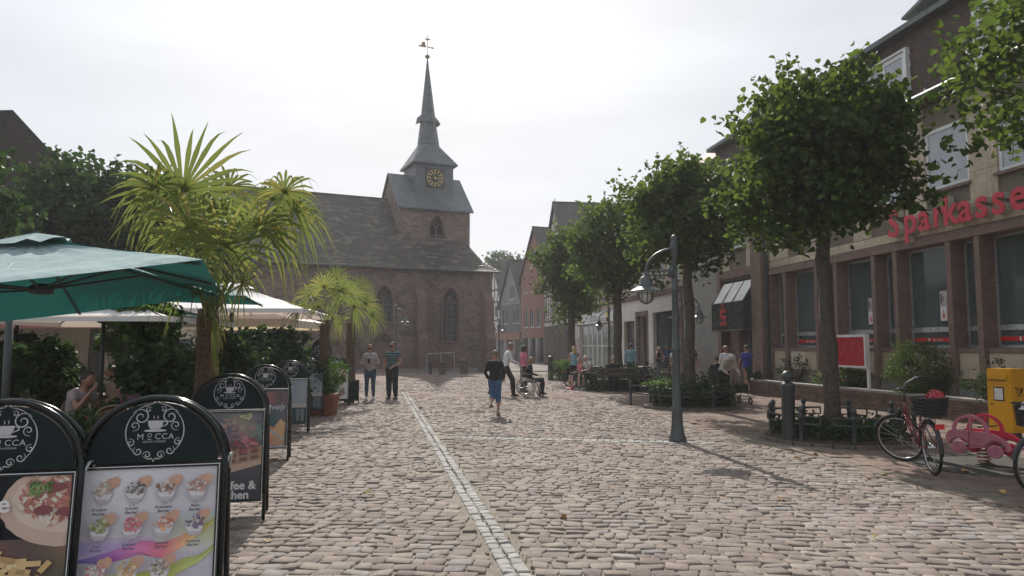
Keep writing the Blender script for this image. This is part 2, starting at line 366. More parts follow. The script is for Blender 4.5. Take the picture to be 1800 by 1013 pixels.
def lay(cs, parent, m, one, many, npart, hgt=.05, jit=.010, tilt=.0035):
    cs = sorted(cs, key=lambda c: math.hypot(c[0], c[1]) if abs(math.atan2(c[0], c[1])) < .66 and c[1] > 3.1 else 500+math.hypot(c[0], c[1]))
    V, Q = stones(cs, m, hgt, jit, tilt)
    for i in range(min(npart, len(cs))):
        me = bpy.data.meshes.new(one); ctr = Vector((cs[i][0], cs[i][1], 0)); me.from_pydata([tuple(Vector(p)-ctr) for p in V[i]], [], [tuple(q) for q in Q]); me.materials.append(m)
        o = bpy.data.objects.new(one, me); COL.objects.link(o); o.parent = parent; o.location = ctr
    r = V[npart:]
    if len(r): fastmesh(many, r.reshape(-1, 3), (Q[None]+np.arange(len(r))[:, None, None]*12).reshape(-1, 4), m, parent, 'stuff')
bed = lambda n, z, m, x0, x1, y0, y1: MB().add([(x0, y0, z), (x1, y0, z), (x1, y1, z), (x0, y1, z)], [(0, 1, 2, 3)]).build(n, m)
square = struct(bed('square', -.015, m_sand, -26, 12, -6, 47.5))
cob = []; slabs = []; setts = []
ra = R(-4.5); c_, s_ = math.cos(ra), math.sin(ra)
v = -8.0; rg = random.Random(5)
while v < 50:
    dv = rg.uniform(.12, .165); u = -16 if v < 30 else -12; u += rg.uniform(0, .2); vm_ = v+dv/2
    while u < 14:
        du = rg.uniform(.105, .205); uc = u+du/2; wob = .05*math.sin(uc*.9+v*.35)+.03*math.sin(uc*2.3+v)
        x = uc*c_-(vm_+wob)*s_; y = uc*s_+(vm_+wob)*c_
        if -8 < x < 9 and y > -2:
            L_, D_ = du-rg.uniform(.012, .022), dv-rg.uniform(.012, .024)
            ok = all(zone(x+a*L_*.5, y) == 'cob' for a in (-1, 1)) and zone(x, y-.06) == 'cob' and zone(x, y+.06) == 'cob'
            if ok and y > -1 and abs(x) < 4+y*.85: cob.append((x, y, L_, D_, ra+rg.gauss(0, .025)))
        u += du
    v += dv
t = -7.0
while t < 21.1:                                    # two rows of grey setts, the drainage line
    dt = rg.uniform(.09, .15)
    for o_ in (-.068, .038):
        p = np.array(STR[0])+sd*(t+dt/2)+sn*(o_+.018); setts.append((p[0], p[1], .088, dt-.012, math.atan2(sn[1], sn[0])+rg.gauss(0, .03)))
    t += dt
t = .2
while t < 4.7:
    dt = rg.uniform(.10, .15)
    for o_ in (-.07, .075):
        p = BAND[0]+bd*(t+dt/2)+bn*o_
        if zone(p[0], p[1]) == 'band': setts.append((p[0], p[1], dt-.014, .13, math.atan2(bd[1], bd[0])))
    t += dt
for k in range(5):                                  # pinkish slab courses crossing the square
    v = 23.75+k*.45; u = -14+rg.uniform(0, .5)
    while u < 4.5:
        du = rg.uniform(.55, .8); x = u+du/2; y = v+.22+.03*x
        if zone(x, y) == 'slab' and zone(x+.2, y) == 'slab': slabs.append((x, y, du-.014, .435, .03))
        u += du
v = 34.6
while v < 44.4:
    u = -20.0+rg.uniform(0, .6)
    while u < -2:
        du = rg.uniform(.6, .9); x = u+du/2
        if zone(x, v+.25) == 'slab2' and zone(x+.3, v+.25) == 'slab2': slabs.append((x, v+.25, du-.014, .48, 0))
        u += du
    v += .5
lay(cob, square, m_cob, 'cobblestone', 'cobblestones', 300)
lay(setts, square, m_sett, 'grey_sett', 'grey_setts', 250, jit=.004, tilt=.002)
lay(slabs, square, m_slab, 'stone_slab', 'stone_slabs', 60, jit=.003, tilt=.002)
# moss and weeds in the joints beside the sett line
mv = []; rg2 = np.random.default_rng(9)
NB = 700
tt = rg2.uniform(-2, 21, NB); oo = np.where(rg2.random(NB) < .62, rg2.normal(0, .012, NB), rg2.choice([-.125, .125], NB)+rg2.normal(0, .012, NB))
tt = tt[np.sin(tt*1.7)+np.sin(tt*4.1+1) + rg2.normal(0, .6, NB) > -.1]; oo = oo[:len(tt)]
px_ = STR[0][0]+sd[0]*tt+sn[0]*oo; py_ = STR[0][1]+sd[1]*tt+sn[1]*oo
n = 2500; k = rg2.integers(0, len(cob), n); extra = np.array([(cob[i][0]+rg2.normal(0, .12), cob[i][1]-cob[i][3]/2-.008) for i in k if math.sin(cob[i][0]*1.3)+math.sin(cob[i][1]*.8+2) > .9 or rg2.random() < .08])
px_ = np.append(px_, extra[:, 0]); py_ = np.append(py_, extra[:, 1])
nb = len(px_); an = rg2.uniform(0, 6.28, nb); h = rg2.uniform(.0, .006, nb); w = .006
V = np.zeros((nb, 4, 3)); V[:, 0] = np.c_[px_-w*np.cos(an), py_-w*np.sin(an), np.full(nb, -.022)]; V[:, 1] = np.c_[px_+w*np.cos(an), py_+w*np.sin(an), np.full(nb, -.022)]
V[:, 2] = V[:, 1]+np.c_[rg2.normal(0, .008, nb), rg2.normal(0, .008, nb), .024+h]; V[:, 3] = V[:, 0]+np.c_[rg2.normal(0, .008, nb), rg2.normal(0, .008, nb), .024+h]
gr = fastmesh('joint_grass', V.reshape(-1, 3), np.arange(nb*4).reshape(-1, 4), m_moss, None, 'stuff'); tag(gr, 'moss and short grass growing in the joints along the grey sett line', 'grass')
# pavement on the right
pav = MB(); ys = [-20, 4, 7.1, 8.4, 9.7, 11.3, 13.5, 15, 20, 27, 36, 46]
pv = [(edge_x(y), y, -.014) for y in ys]+[(24, y, -.014) for y in reversed(ys)]
pav.add(pv, [tuple(range(len(pv)))]); pavement = struct(pav.build('pavement', m_sand))
ps = []; v = -3.0; pa = R(-3)
while v < 47:
    u = -4+rg.uniform(0, .5); dv = .36
    while u < 13:
        du = rg.uniform(.42, .56); x = u+du/2+.12*0; y = v+dv/2-.05*u
        e = edge_x(y)
        if x-du/2 > e+.03 and x < 12.6 and not any(math.hypot(x-b[0], y-b[1]) < b[2]+.2 for b in BEDS[:4]) and x < y*.75+5:
            ps.append((x, y, du-.008, dv-.008, pa))
        u += du
    v += dv
lay(ps, pavement, m_slab, 'paving_slab', 'paving_slabs', 150, hgt=.02, jit=.0015, tilt=.0012)
kb = []; y = -2.0
while y < 44:                                        # low edging stones between cobbles and pavement
    kx = edge_x(y+.25); dx = edge_x(y+.5)-edge_x(y); kb.append((kx+.05, y+.25, .085, .485, -math.atan2(dx, .5))); y += .5
lay(kb, pavement, m_slab, 'edging_stone', 'edging_stones', 60, hgt=.03, jit=.002, tilt=.001)
# darker raised pavement in front of the church
cp_ = MB(); cp_.add([(-24, 44.5, .0), (-2.8, 46.3, .0), (3.5, 50, .0), (8, 80, .05), (6, 130, .05), (-30, 130, .05), (-40, 46, .0)], [(0, 1, 2, 3, 4, 5, 6)])
struct(cp_.build('church_pavement', m_asph))

# ================================================================ leaves
def leafgeo(C, size, rgn, droop=.35, up=.4, aspect=1.0):
    n = len(C); C = np.asarray(C, dtype=float)
    nrm = rgn.normal(0, 1, (n, 3)); nrm[:, 2] = np.abs(nrm[:, 2])+up; nrm /= np.linalg.norm(nrm, axis=1)[:, None]
    t = rgn.normal(0, 1, (n, 3)); t[:, 2] -= droop*2; t -= nrm*(t*nrm).sum(1)[:, None]; t /= np.linalg.norm(t, axis=1)[:, None]
    b = np.cross(nrm, t); s = size*rgn.uniform(.65, 1.25, n); s3 = s[:, None]
    fold = .22*s3*nrm
    V = np.zeros((n, 6, 3)); V[:, 0] = C; V[:, 3] = C+t*s3-fold*.6
    V[:, 1] = C+t*s3*.22+b*s3*.5*aspect+fold; V[:, 2] = C+t*s3*.68+b*s3*.4*aspect+fold*.6
    V[:, 5] = C+t*s3*.22-b*s3*.5*aspect+fold; V[:, 4] = C+t*s3*.68-b*s3*.4*aspect+fold*.6
    Q = (np.array([(0, 1, 2, 3), (0, 3, 4, 5)])[None]+np.arange(n)[:, None, None]*6).reshape(-1, 4)
    return V.reshape(-1, 3), Q
def crown_pts(rad, n, rgn, p=2.9, lump=.38, seed=0, nclump=140, spread=.17, fill=.15):
    rad = np.array(rad)
    d = rgn.normal(0, 1, (nclump, 3)); d /= (np.abs(d)**p).sum(1)[:, None]**(1/p)
    rr = rgn.uniform(.58, 1.06, nclump)*(1+lump*np.array([noise.noise(Vector(tuple(q*1.9+seed))) for q in d]))
    cl = d*rr[:, None]*rad
    nf = int(n*fill); idx = rgn.integers(0, nclump, n-nf); P = cl[idx]+rgn.normal(0, 1, (n-nf, 3))*spread*rad.mean()*np.array([1, 1, .75])*.75
    f = rgn.normal(0, 1, (nf, 3)); f /= (np.abs(f)**p).sum(1)[:, None]**(1/p); F = f*(rgn.random(nf)**.4)[:, None]*.74*rad
    return np.vstack([P, F]), cl
LG = [(0, (.024, .046, .016)), (.5, (.038, .070, .022)), (.85, (.06, .10, .026)), (1, (.12, .155, .035))]
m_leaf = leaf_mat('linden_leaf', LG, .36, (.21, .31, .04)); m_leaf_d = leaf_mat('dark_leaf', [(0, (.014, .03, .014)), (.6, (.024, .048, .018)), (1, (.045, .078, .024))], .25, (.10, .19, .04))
m_leaf_b = leaf_mat('bush_leaf', [(0, (.03, .065, .02)), (.6, (.045, .095, .025)), (1, (.09, .15, .035))], .35, (.17, .32, .05))
m_bark = mat('bark', (.10, .085, .065), (.045, .038, .03), 14, .95, 1, 26)
def tree(name, label, x, y, trunk_r, zc, rad, n, seed, group=None, leaf=.13, lm=None, sprigs=70, nclump=140, cat='tree', base=0):
    rg_ = np.random.default_rng(seed); rr = random.Random(seed)
    t = thing(name, label, cat, (x, y, 0), rr.uniform(0, 6), group)
    zb = zc-rad[2]*.55
    mb = MB(); path = [(0, 0, base-.02)]; rs = [trunk_r*1.45]
    for i in range(1, 9):
        q = i/8; path.append((rr.gauss(0, .018), rr.gauss(0, .018), base+(zb-base)*q)); rs.append(trunk_r*(1.12-.25*q)*rr.uniform(.93, 1.1))
    mb.tube(path, rs, 12); mb.build('trunk', m_bark, t, True)
    br = MB(); C, cl = crown_pts(rad, n, rg_, seed=seed*.37, nclump=nclump)
    for q in cl[rg_.permutation(len(cl))[:26]]:
        e = Vector(q)*.85+Vector((0, 0, zc)); s = Vector((0, 0, zb-rr.uniform(0, .35))); m_ = s.lerp(e, .5)+Vector((rr.gauss(0, .12), rr.gauss(0, .12), rr.uniform(-.15, .1)))
        br.tube([s, s.lerp(m_, .5)+Vector((0, 0, .06)), m_, e], [trunk_r*.42, trunk_r*.3, trunk_r*.2, .012], 6)
    br.build('branches', m_bark, t, True, kind='stuff')
    P = [C+np.array([0, 0, zc])]; tw = MB()
    for _ in range(sprigs):                                          # long shoots sticking out of the clipped outline
        d = rg_.normal(0, 1, 3); d[2] = abs(d[2])*1.1-.25; d /= np.linalg.norm(d)
        s = d*np.array(rad)*.9; ln = rr.uniform(.22, .85)*(.6+.7*max(0, d[2])); dr = d*.5+np.array([0, 0, .75 if d[2] > 0 else -.4])+rg_.normal(0, .25, 3); dr /= np.linalg.norm(dr)
        k = int(ln/.065)+2; q = np.linspace(0, 1, k)[:, None]; pts = s+dr*ln*q+np.array([0, 0, -.12])*q*q+rg_.normal(0, .028, (k, 3))
        P.append(pts+np.array([0, 0, zc])); z0 = np.array([0, 0, zc]); tw.tube([s*.85+z0, s+dr*ln*.5+z0, pts[-1]+z0], [.009, .006, .003], 4)
    tw.build('twigs', m_bark, t, kind='stuff')
    P = np.vstack(P); V, Q = leafgeo(P, leaf, rg_)
    fastmesh('crown', V, Q, lm or m_leaf, t, 'stuff'); return t
# ================================================================ BUILDINGS
m_church = stone_mat('church_sandstone', (.25, .15, .12), (.105, .083, .075), (.31, .225, .185), (.22, .19, .165), .42, .19, .03, .8, .03, warp=.11, grime=.75, jit=.8)
m_sandst = stone_mat('dressed_sandstone', (.20, .13, .11), (.165, .11, .095), (.25, .18, .15), (.15, .12, .1), .5, .4, .01, .4, .01, grime=.6)
m_slate = stone_mat('spire_slate', (.135, .155, .165), (.10, .115, .125), (.17, .185, .19), (.06, .07, .075), .3, .18, .012, .5, .01, rough=.5, warp=.01, grime=.5)
m_chroof = stone_mat('church_roof_slabs', (.10, .092, .082), (.06, .056, .052), (.20, .185, .165), (.028, .026, .025), .42, .17, .03, 1.2, .05, rough=.62, warp=.035, grime=.8, jit=1)
m_tile = stone_mat('roof_tile_grey', (.10, .088, .085), (.075, .068, .068), (.13, .115, .108), (.03, .028, .028), .24, .30, .03, 1, .05, rough=.6, warp=.006, grime=.5)
m_tileb = stone_mat('roof_tile_brown', (.10, .068, .055), (.075, .055, .048), (.13, .09, .075), (.03, .024, .02), .24, .30, .03, 1, .05, rough=.7, warp=.006, grime=.5)
m_lead = mat('lead_trim', (.16, .17, .18), (.11, .12, .125), 3, .5); m_gutter = mat('gutter_copper', (.09, .12, .11), (.06, .07, .065), 3, .5)
m_goth = glass_mat('leaded_glass', (.035, .045, .05), .15, (.07, .085, .09)); m_dark = mat('dark_void', (.012, .012, .012), None, 3, .9)
m_gold = mat('gilt', (.62, .47, .17), (.5, .37, .12), 8, .4, metal=.6); m_vane = mat('vane_bronze', (.30, .22, .10), (.2, .15, .07), 8, .5, metal=.4); m_clock = mat('clock_black', (.02, .02, .022), None, 4, .5)
m_white = mat('white_paint', (.72, .73, .73), (.6, .61, .6), 2, .5); m_wood = mat('dark_timber', (.06, .038, .028), (.035, .025, .02), 6, .8, .4, 30)
m_glass = glass_mat('window_glass', (.03, .038, .042), .08, (.06, .07, .075), spec=.3); m_curt = glass_mat('curtained_glass', (.42, .45, .48), .12, (.32, .35, .38))
m_bankglass = glass_mat('bank_glass', (.15, .19, .185), .08, (.09, .12, .12), clear=.5); m_alu = mat('aluminium', (.55, .57, .58), (.45, .47, .48), 4, .35, metal=.6)
m_iron = mat('painted_iron', (.045, .055, .055), (.03, .036, .036), 8, .5); m_black = mat('black_metal', (.018, .02, .02), (.012, .013, .013), 6, .35)
m_red = mat('bank_red', (.62, .02, .025), (.55, .018, .02), 4, .4); m_concrete = mat('concrete', (.28, .27, .25), (.2, .19, .17), 2, .9, .4, 40)
def arch_pts(xa, xb, zs, n=10, k=1.0):
    w = (xb-xa)*k; c = (xa+xb)/2; h = math.sqrt(w*w-(w-(xb-xa)/2)**2)
    L_ = []
    for i in range(n+1):
        a = math.acos((w-(xb-xa)/2)/w)*i/n; L_.append((xa+w-w*math.cos(a), zs+w*math.sin(a)))
    return L_+[(xa+xb-x, z) for x, z in reversed(L_[:-1])]
def arch_fill(mb, xa, xb, zs, zt, y0, y1, mi=0, k=1.0):
    P = arch_pts(xa, xb, zs, 8, k)
    for (x0, z0), (x1, z1) in zip(P, P[1:]): mb.prism([(x0, z0), (x1, z1), (x1, zt), (x0, zt)], y0, y1, mi)
def gothic(parent, xa, xb, za, zs, y, lights=2, surround=True, void=False, name='window'):
    P = arch_pts(xa, xb, zs); mb = MB()
    if surround:
        out = [(xa-.09, -.06, za)]+[((x-(xa+xb)/2)*1.14+(xa+xb)/2, -.06, zs+(z-zs)*1.1) for x, z in P]+[(xb+.09, -.06, za)]
        mb.tube(out, .11, 6)
    w = (xb-xa)/lights
    for i in range(1, lights): mb.box(xa+i*w-.05, xa+i*w+.05, y-.1, y+.04, za, zs+w*.4)
    for i in range(lights):
        Q = arch_pts(xa+i*w+.03, xa+(i+1)*w-.03, zs-.1, 5); mb.tube([(q[0], y-.03, q[1]) for q in Q], .055, 5)
    cx = (xa+xb)/2; rr_ = w*.36
    for a in range(4):
        T = Matrix.Translation((cx+rr_*.55*math.cos(a*math.pi/2), y-.03, zs+w*.85+rr_*.55*math.sin(a*math.pi/2))) @ Matrix.Rotation(math.pi/2, 4, 'X'); mb.torus(rr_*.5, .045, 12, 5, 0, T)
    f = mb.build(name, m_sandst, parent)
    poly = [(xa, za), (xb, za)]+[(x, z) for x, z in reversed(P)]
    MB().prism(poly, y, y+.02).build('pane', m_dark if void else m_goth, f)
    if not void:
        b = MB()
        for i in range(1, int((zs-za)/.42)+1): b.box(xa+.02, xb-.02, y-.03, y-.012, za+i*.42, za+i*.42+.035)
        for i in range(lights): b.box(xa+(i+.5)*w-.012, xa+(i+.5)*w+.012, y-.028, y-.013, za, zs+.1)
        b.build('glazing_bars', m_lead, f)
    if not void: MB().box(xa-.15, xb+.15, -.12, y, za-.16, za).build('sill', m_sandst, f)
    return f
# ---- church: x runs to the left from the right corner as negative; base corner at the left end
R0 = Vector((-1.6, 58.0)); ca = math.atan2(.423, .906); LEN = 19.0
cl_ = (R0.x-LEN*math.cos(ca), R0.y-LEN*math.sin(ca))
church, _ = frame('church', 'old sandstone church with slate clock spire and long dark roof', 'church', cl_, (R0.x, R0.y)), 0
church = church[0]
X = lambda t: LEN-t                                   # t metres left of the right corner
EAVE = 7.65; WD = 12.0; RIDGE = 13.9
win1 = (14.87, 16.16, 2.05, 5.0)                  # right gothic window
win2 = (9.65, 10.9, 3.5, 5.1)
port = (9.15, 11.15, 0, 1.9)
mb = MB(); ops = [(win1[0], win1[1], win1[2], win1[3]+1.6), (win2[0], win2[1], win2[2], win2[3]+1.3), (port[0], port[1], 0, 3.2)]
cells(mb, 0, LEN, -.1, EAVE, ops, 0, .9)
arch_fill(mb, win1[0], win1[1], win1[3], win1[3]+1.6, 0, .9); arch_fill(mb, win2[0], win2[1], win2[3], win2[3]+1.3, 0, .9); arch_fill(mb, port[0], port[1], 1.2, 3.2, 0, .9, k=.72)
mb.box(port[0], port[1], .45, .9, 0, 3.1)
mb.box(LEN-.9, LEN, .9, WD-.9, -.1, EAVE); mb.box(0, LEN, WD-.9, WD, -.1, EAVE)
wall = mb.build('wall', m_church, church)
T_l = Matrix.Rotation(math.pi/2, 4, 'Z')
lw = MB(); lw.add([(0, .9, -.1), (0, WD-.9, -.1), (0, WD-.9, EAVE), (0, WD/2, RIDGE-.3), (0, .9, EAVE), (.8, .9, -.1), (.8, WD-.9, -.1), (.8, WD-.9, EAVE), (.8, WD/2, RIDGE-.3), (.8, .9, EAVE)],
    [(4, 3, 2, 1, 0), (5, 6, 7, 8, 9), (3, 4, 9, 8), (2, 3, 8, 7)]); lw.build('gable_wall', m_church, church)
gothic(church, *win1[:2], win1[2], win1[3], .4, 3); gothic(church, *win2[:2], win2[2], win2[3], .4, 2)
pt = MB(); pt.prism([(port[0]+.12, 0), (port[1]-.12, 0)]+list(reversed(arch_pts(port[0]+.12, port[1]-.12, 1.15, 8, .72))), .3, .44)
pt.build('portal_infill', m_sandst, church)
pr_ = MB(); out = [(x, -.05, z) for x, z in arch_pts(port[0]-.12, port[1]+.12, 1.2, 8, .72)]; pr_.tube([(port[0]-.12, -.05, 0)]+out+[(port[1]+.12, -.05, 0)], .13, 6)
out = [(x, .12, z) for x, z in arch_pts(port[0]+.08, port[1]-.08, 1.18, 8, .72)]; pr_.tube([(port[0]+.08, .12, 0)]+out+[(port[1]-.08, .12, 0)], .1, 6); pr_.build('portal_arch', m_sandst, church)
for t in (.5, 6.0, 11.6, 17.0):                      # stepped buttresses
    x = X(t); b = MB()
    w_ = .36
    b.add([(x-w_, -1.15, 0), (x+w_, -1.15, 0), (x+w_, 0, 0), (x-w_, 0, 0), (x-w_, -1.15, 2.2), (x+w_, -1.15, 2.2), (x+w_, -.8, 2.65), (x-w_, -.8, 2.65), (x-w_, -.75, 5.2), (x+w_, -.75, 5.2), (x+w_, -.003, 6.05), (x-w_, -.003, 6.05)],
          [(0, 1, 5, 4), (4, 5, 6, 7), (7, 6, 9, 8), (8, 9, 10, 11), (1, 2, 10, 9, 6, 5), (0, 4, 7, 8, 11, 3)])
    b.build('buttress', m_sandst, church)
MB().box(-.03, LEN+.03, -.16, -.004, .0, .75).build('plinth', m_sandst, church); MB().box(-.02, LEN+.02, -.14, .0, EAVE-.28, EAVE-.05).build('cornice', m_sandst, church)
# main roof with a bell-cast hip on the right
rf = MB(); ov = .45
prof = [(-ov, EAVE-.12), (.7, EAVE+.72), (WD/2, RIDGE)]
XR = LEN+.35; hx = [XR+ov*.2, XR-.85, XR-3.6]
front = [(0-.3, prof[0][0], prof[0][1]), (hx[0], prof[0][0], prof[0][1]), (-.3, prof[1][0], prof[1][1]), (hx[1], prof[1][0], prof[1][1]), (-.3, prof[2][0], prof[2][1]), (hx[2], prof[2][0], prof[2][1])]
back = [(p[0], WD-p[1], p[2]) for p in front]
vs = front+back
rf.add(vs, [(0, 1, 3, 2), (2, 3, 5, 4), (7, 6, 8, 9), (9, 8, 10, 11), (1, 7, 9, 3), (3, 9, 5)])
rf.build('roof', m_chroof, church)
rg3 = random.Random(2); rs_ = MB()                     # individual courses standing proud of the roof plane
for (y0, z0), (y1, z1) in zip(prof, prof[1:]):
    ln = math.hypot(y1-y0, z1-z0); n_ = int(ln/.22)
    for i in range(n_):
        q = i/n_; yy = y0+(y1-y0)*q; zz = z0+(z1-z0)*q; q2 = (i+1.15)/n_; y2 = y0+(y1-y0)*q2; z2 = z0+(z1-z0)*q2
        fr = (zz-prof[0][1])/(RIDGE-prof[0][1]); xe = np.interp(zz, [p[1] for p in prof], hx)
        x_ = -.28+rg3.uniform(0, .3)
        while x_ < xe-.1:
            w_ = rg3.uniform(.35, .7); x2 = min(x_+w_, xe)
            if not (zz > 10.0 and X(7.0) < x_ and x2 < X(.9)):
                h_ = .05+rg3.uniform(-.012, .02); rs_.add([(x_, yy-.02, zz+h_), (x2-.015, yy-.02, zz+h_), (x2-.015, y2, z2+.012), (x_, y2, z2+.012), (x_, yy-.02, zz+.002), (x2-.015, yy-.02, zz+.002)], [(0, 1, 2, 3), (4, 5, 1, 0)])
            x_ = x2
rs_.build('roof_slabs', island_mat('roof_slab_stone', [(0, (.040, .037, .032)), (.45, (.075, .068, .058)), (.8, (.115, .103, .088)), (1, (.19, .175, .152))], .6, .5, 9, .6, bdist=.03), church, kind='stuff')
MB().tube([(-.3, -ov-.06, EAVE-.17), (hx[0]+.1, -ov-.06, EAVE-.17)], .08, 8).build('gutter', m_gutter, church); MB().tube([(-.3, WD/2, RIDGE+.03), (hx[2], WD/2, RIDGE+.03)], .09, 6).build('ridge', m_chroof, church)
MB().tube([(LEN-.35, -ov, EAVE-.2), (LEN-.35, -.12, EAVE-.6), (LEN-.35, -.12, 5.0)], .05, 6).build('downpipe', m_gutter, church)
# tower
t1, t0_ = X(6.92), X(.92); ty0, ty1 = 2.5, 8.5; TT = 13.0
mb = MB(); tw_ = (X(4.45), X(3.15), 10.4, 11.2)
cells(mb, t1, t0_, 8.6, TT, [(tw_[0], tw_[1], tw_[2], tw_[3]+1.2)], ty0, ty0+.7); arch_fill(mb, tw_[0], tw_[1], tw_[3], tw_[3]+1.2, ty0, ty0+.7)
mb.box(t1, t1+.7, ty0+.7, ty1, 8.6, TT); mb.box(t0_-.7, t0_, ty0+.7, ty1, 8.6, TT); mb.box(t1+.7, t0_-.7, ty1-.7, ty1, 8.6, TT)
CR = 16.05
for x_ in (t1, t0_-.5): mb.add([(x_, ty0, TT), (x_, ty1, TT), (x_, (ty0+ty1)/2, CR-.12), (x_+.5, ty0, TT), (x_+.5, ty1, TT), (x_+.5, (ty0+ty1)/2, CR-.12)], [(0, 2, 1), (3, 4, 5), (0, 3, 5, 2), (1, 2, 5, 4)])
tower = mb.build('tower', m_church, church)
tg = MB(); q = arch_pts(tw_[0], tw_[1], tw_[3]); tg.tube([(tw_[0]-.06, ty0-.04, tw_[2])]+[(x, ty0-.04, z) for x, z in q]+[(tw_[1]+.06, ty0-.04, tw_[2])], .1, 6)
mid = (tw_[0]+tw_[1])/2; tg.box(mid-.06, mid+.06, ty0+.2, ty0+.35, tw_[2], tw_[3]+.2)
for s_1 in (0, 1): tg.tube([(a_, ty0+.28, b_) for a_, b_ in arch_pts(tw_[0]+s_1*.65+.02, tw_[0]+s_1*.65+.63, tw_[3]-.15, 5)], .06, 5)
tg.torus(.2, .055, 12, 5, 0, Matrix.Translation((mid, ty0+.28, tw_[3]+.62)) @ Matrix.Rotation(math.pi/2, 4, 'X')); bf = tg.build('belfry_window', m_sandst, church)
MB().prism([(tw_[0], tw_[2]), (tw_[1], tw_[2])]+list(reversed(q)), ty0+.5, ty0+.55).build('pane', m_dark, bf)
cap = MB(); a, b = t1-.22, t0_+.22; my = (ty0+ty1)/2
for sgn in (1, -1):
    y_e = ty0-.3 if sgn == 1 else ty1+.3
    cap.add([(a, y_e, TT-.28), (b, y_e, TT-.28), (b, my, CR), (a, my, CR), (a, y_e, TT-.42), (b, y_e, TT-.42), (b, my, CR-.14), (a, my, CR-.14)], [(0, 1, 2, 3), (7, 6, 5, 4), (0, 4, 5, 1), (1, 5, 6, 2), (0, 3, 7, 4)] if sgn == 1 else [(3, 2, 1, 0), (4, 5, 6, 7), (1, 5, 4, 0), (2, 6, 5, 1), (4, 7, 3, 0)])
cap.build('tower_roof', m_slate, church)
l1, l0_ = X(5.28), X(2.0); ly0, ly1 = 3.6, 6.9; LT = 16.9
lan = MB().box(l1, l0_, ly0, ly1, 13.3, LT).build('clock_lantern', m_slate, church)
cx_, cy_ = (l1+l0_)/2, (ly0+ly1)/2
sk = MB(); lx, ly_ = -.18, 0
def oct_(r, z, dx=0): return [(cx_+dx+r*math.cos(R(22.5+45*i)), cy_+r*math.sin(R(22.5+45*i)), z) for i in range(8)]
hw = (l0_-l1)/2+.3
sq = []
for i in range(8):
    an = R(22.5+45*i); c, s = math.cos(an), math.sin(an); k = hw/max(abs(c), abs(s)); sq.append((c, s, k))
E8 = [(cx_+hw*(1 if c > 0 else -1), cy_+hw*(s/abs(c))*(1 if abs(s) < abs(c) else 1)) if abs(c) > abs(s) else (cx_+hw*c/abs(s), cy_+hw*(1 if s > 0 else -1)) for c, s, k in sq]
corner = lambda f, z, r, dx: [(cx_+dx+(E8[i][0]-cx_)*(1-f)*1+0+f*r*math.cos(R(22.5+45*i)), cy_+(E8[i][1]-cy_)*(1-f)+f*r*math.sin(R(22.5+45*i)), z) for i in range(8)]
# square skirt: 4 corners are sharp
c4 = [(cx_+sx*hw, cy_+sy*hw, LT-.1) for sx, sy in ((1, 1), (-1, 1), (-1, -1), (1, -1))]; c4b = [(x, y, z-.12) for x, y, z in c4]
o8 = oct_(.95, LT+1.75, lx*.15)
sk.add(c4+o8+c4b, [(0, 4+1, 4+0), (0, 1, 4+2, 4+1), (1, 4+3, 4+2), (1, 2, 4+4, 4+3), (2, 4+5, 4+4), (2, 3, 4+6, 4+5), (3, 4+7, 4+6), (3, 0, 4+0, 4+7), (12, 13, 1, 0), (13, 14, 2, 1), (14, 15, 3, 2), (15, 12, 0, 3), (15, 14, 13, 12)])
TIP = 26.35
rings = [oct_(.95, LT+1.75, lx*.15), oct_(.72, LT+3.4, lx*.35), oct_(.40, LT+6.2, lx*.65), oct_(.04, TIP, lx)]
for a_, b_ in zip(rings, rings[1:]): sk.add(a_+b_, [(i, (i+1) % 8, 8+(i+1) % 8, 8+i) for i in range(8)])
for k_ in range(4):                                    # little gablets half way up
    an = R(90*k_-90); T = Matrix.Translation((cx_+lx*.4, cy_, LT+3.75)) @ Matrix.Rotation(an, 4, 'Z')
    sk.add([(.45, -.32, .0), (.45, .32, 0), (.45, 0, .85), (.98, -.42, -.1), (.98, .42, -.1), (.98, 0, .35), (.3, -.32, .2), (.3, .32, .2), (.25, 0, 1.0)], [(3, 4, 5), (3, 5, 8, 6), (5, 4, 7, 8), (3, 6, 7, 4)], 0, T)
spire = sk.build('spire', m_slate, church)
vb = MB(); zx, zy = cx_+lx, cy_
vb.tube([(zx, zy, TIP-.3), (zx, zy, TIP+2.0)], .025, 6); vb.lathe([(0.02, -.2), (.16, -.12), (.22, 0), (.16, .13), (.02, .2)], 12, 0, (zx, zy, TIP+.15))
vb.box(zx-.03, zx+.03, zy-.2, zy+.2, TIP+1.66, TIP+1.74); vb.box(zx-.2, zx+.2, zy-.03, zy+.03, TIP+1.66, TIP+1.74)
for q_ in ((-.22, 1.7), (.22, 1.7), (0, 1.98)): vb.lathe([(.01, -.06), (.06, 0), (.01, .06)], 6, 0, (zx+q_[0], zy, TIP+q_[1]))
vb.prism([(zx-.75, TIP+.95), (zx-.15, TIP+.95), (zx-.08, TIP+1.1), (zx-.8, TIP+1.08)], zy-.03, zy+.03); vb.prism([(zx-.55, TIP+1.1), (zx-.2, TIP+1.1), (zx-.24, TIP+1.42), (zx-.5, TIP+1.38)], zy-.02, zy+.02)
vb.prism([(zx, TIP+.96), (zx+.45, TIP+.96), (zx+.45, TIP+.9), (zx+.6, TIP+1.0), (zx+.45, TIP+1.1), (zx+.45, TIP+1.04), (zx, TIP+1.04)], zy-.02, zy+.02)
vb.build('weather_vane', m_vane, church)
ck = MB(); kx, kz, kr = X(3.62), 15.55, .73
ck.box(kx-.82, kx+.82, ly0-.07, ly0-.004, kz-.82, kz+.82); cf = ck.build('clock_face', m_clock, church)
gd = MB(); T0 = Matrix.Translation((kx, ly0-.1, kz)) @ Matrix.Rotation(math.pi/2, 4, 'X')
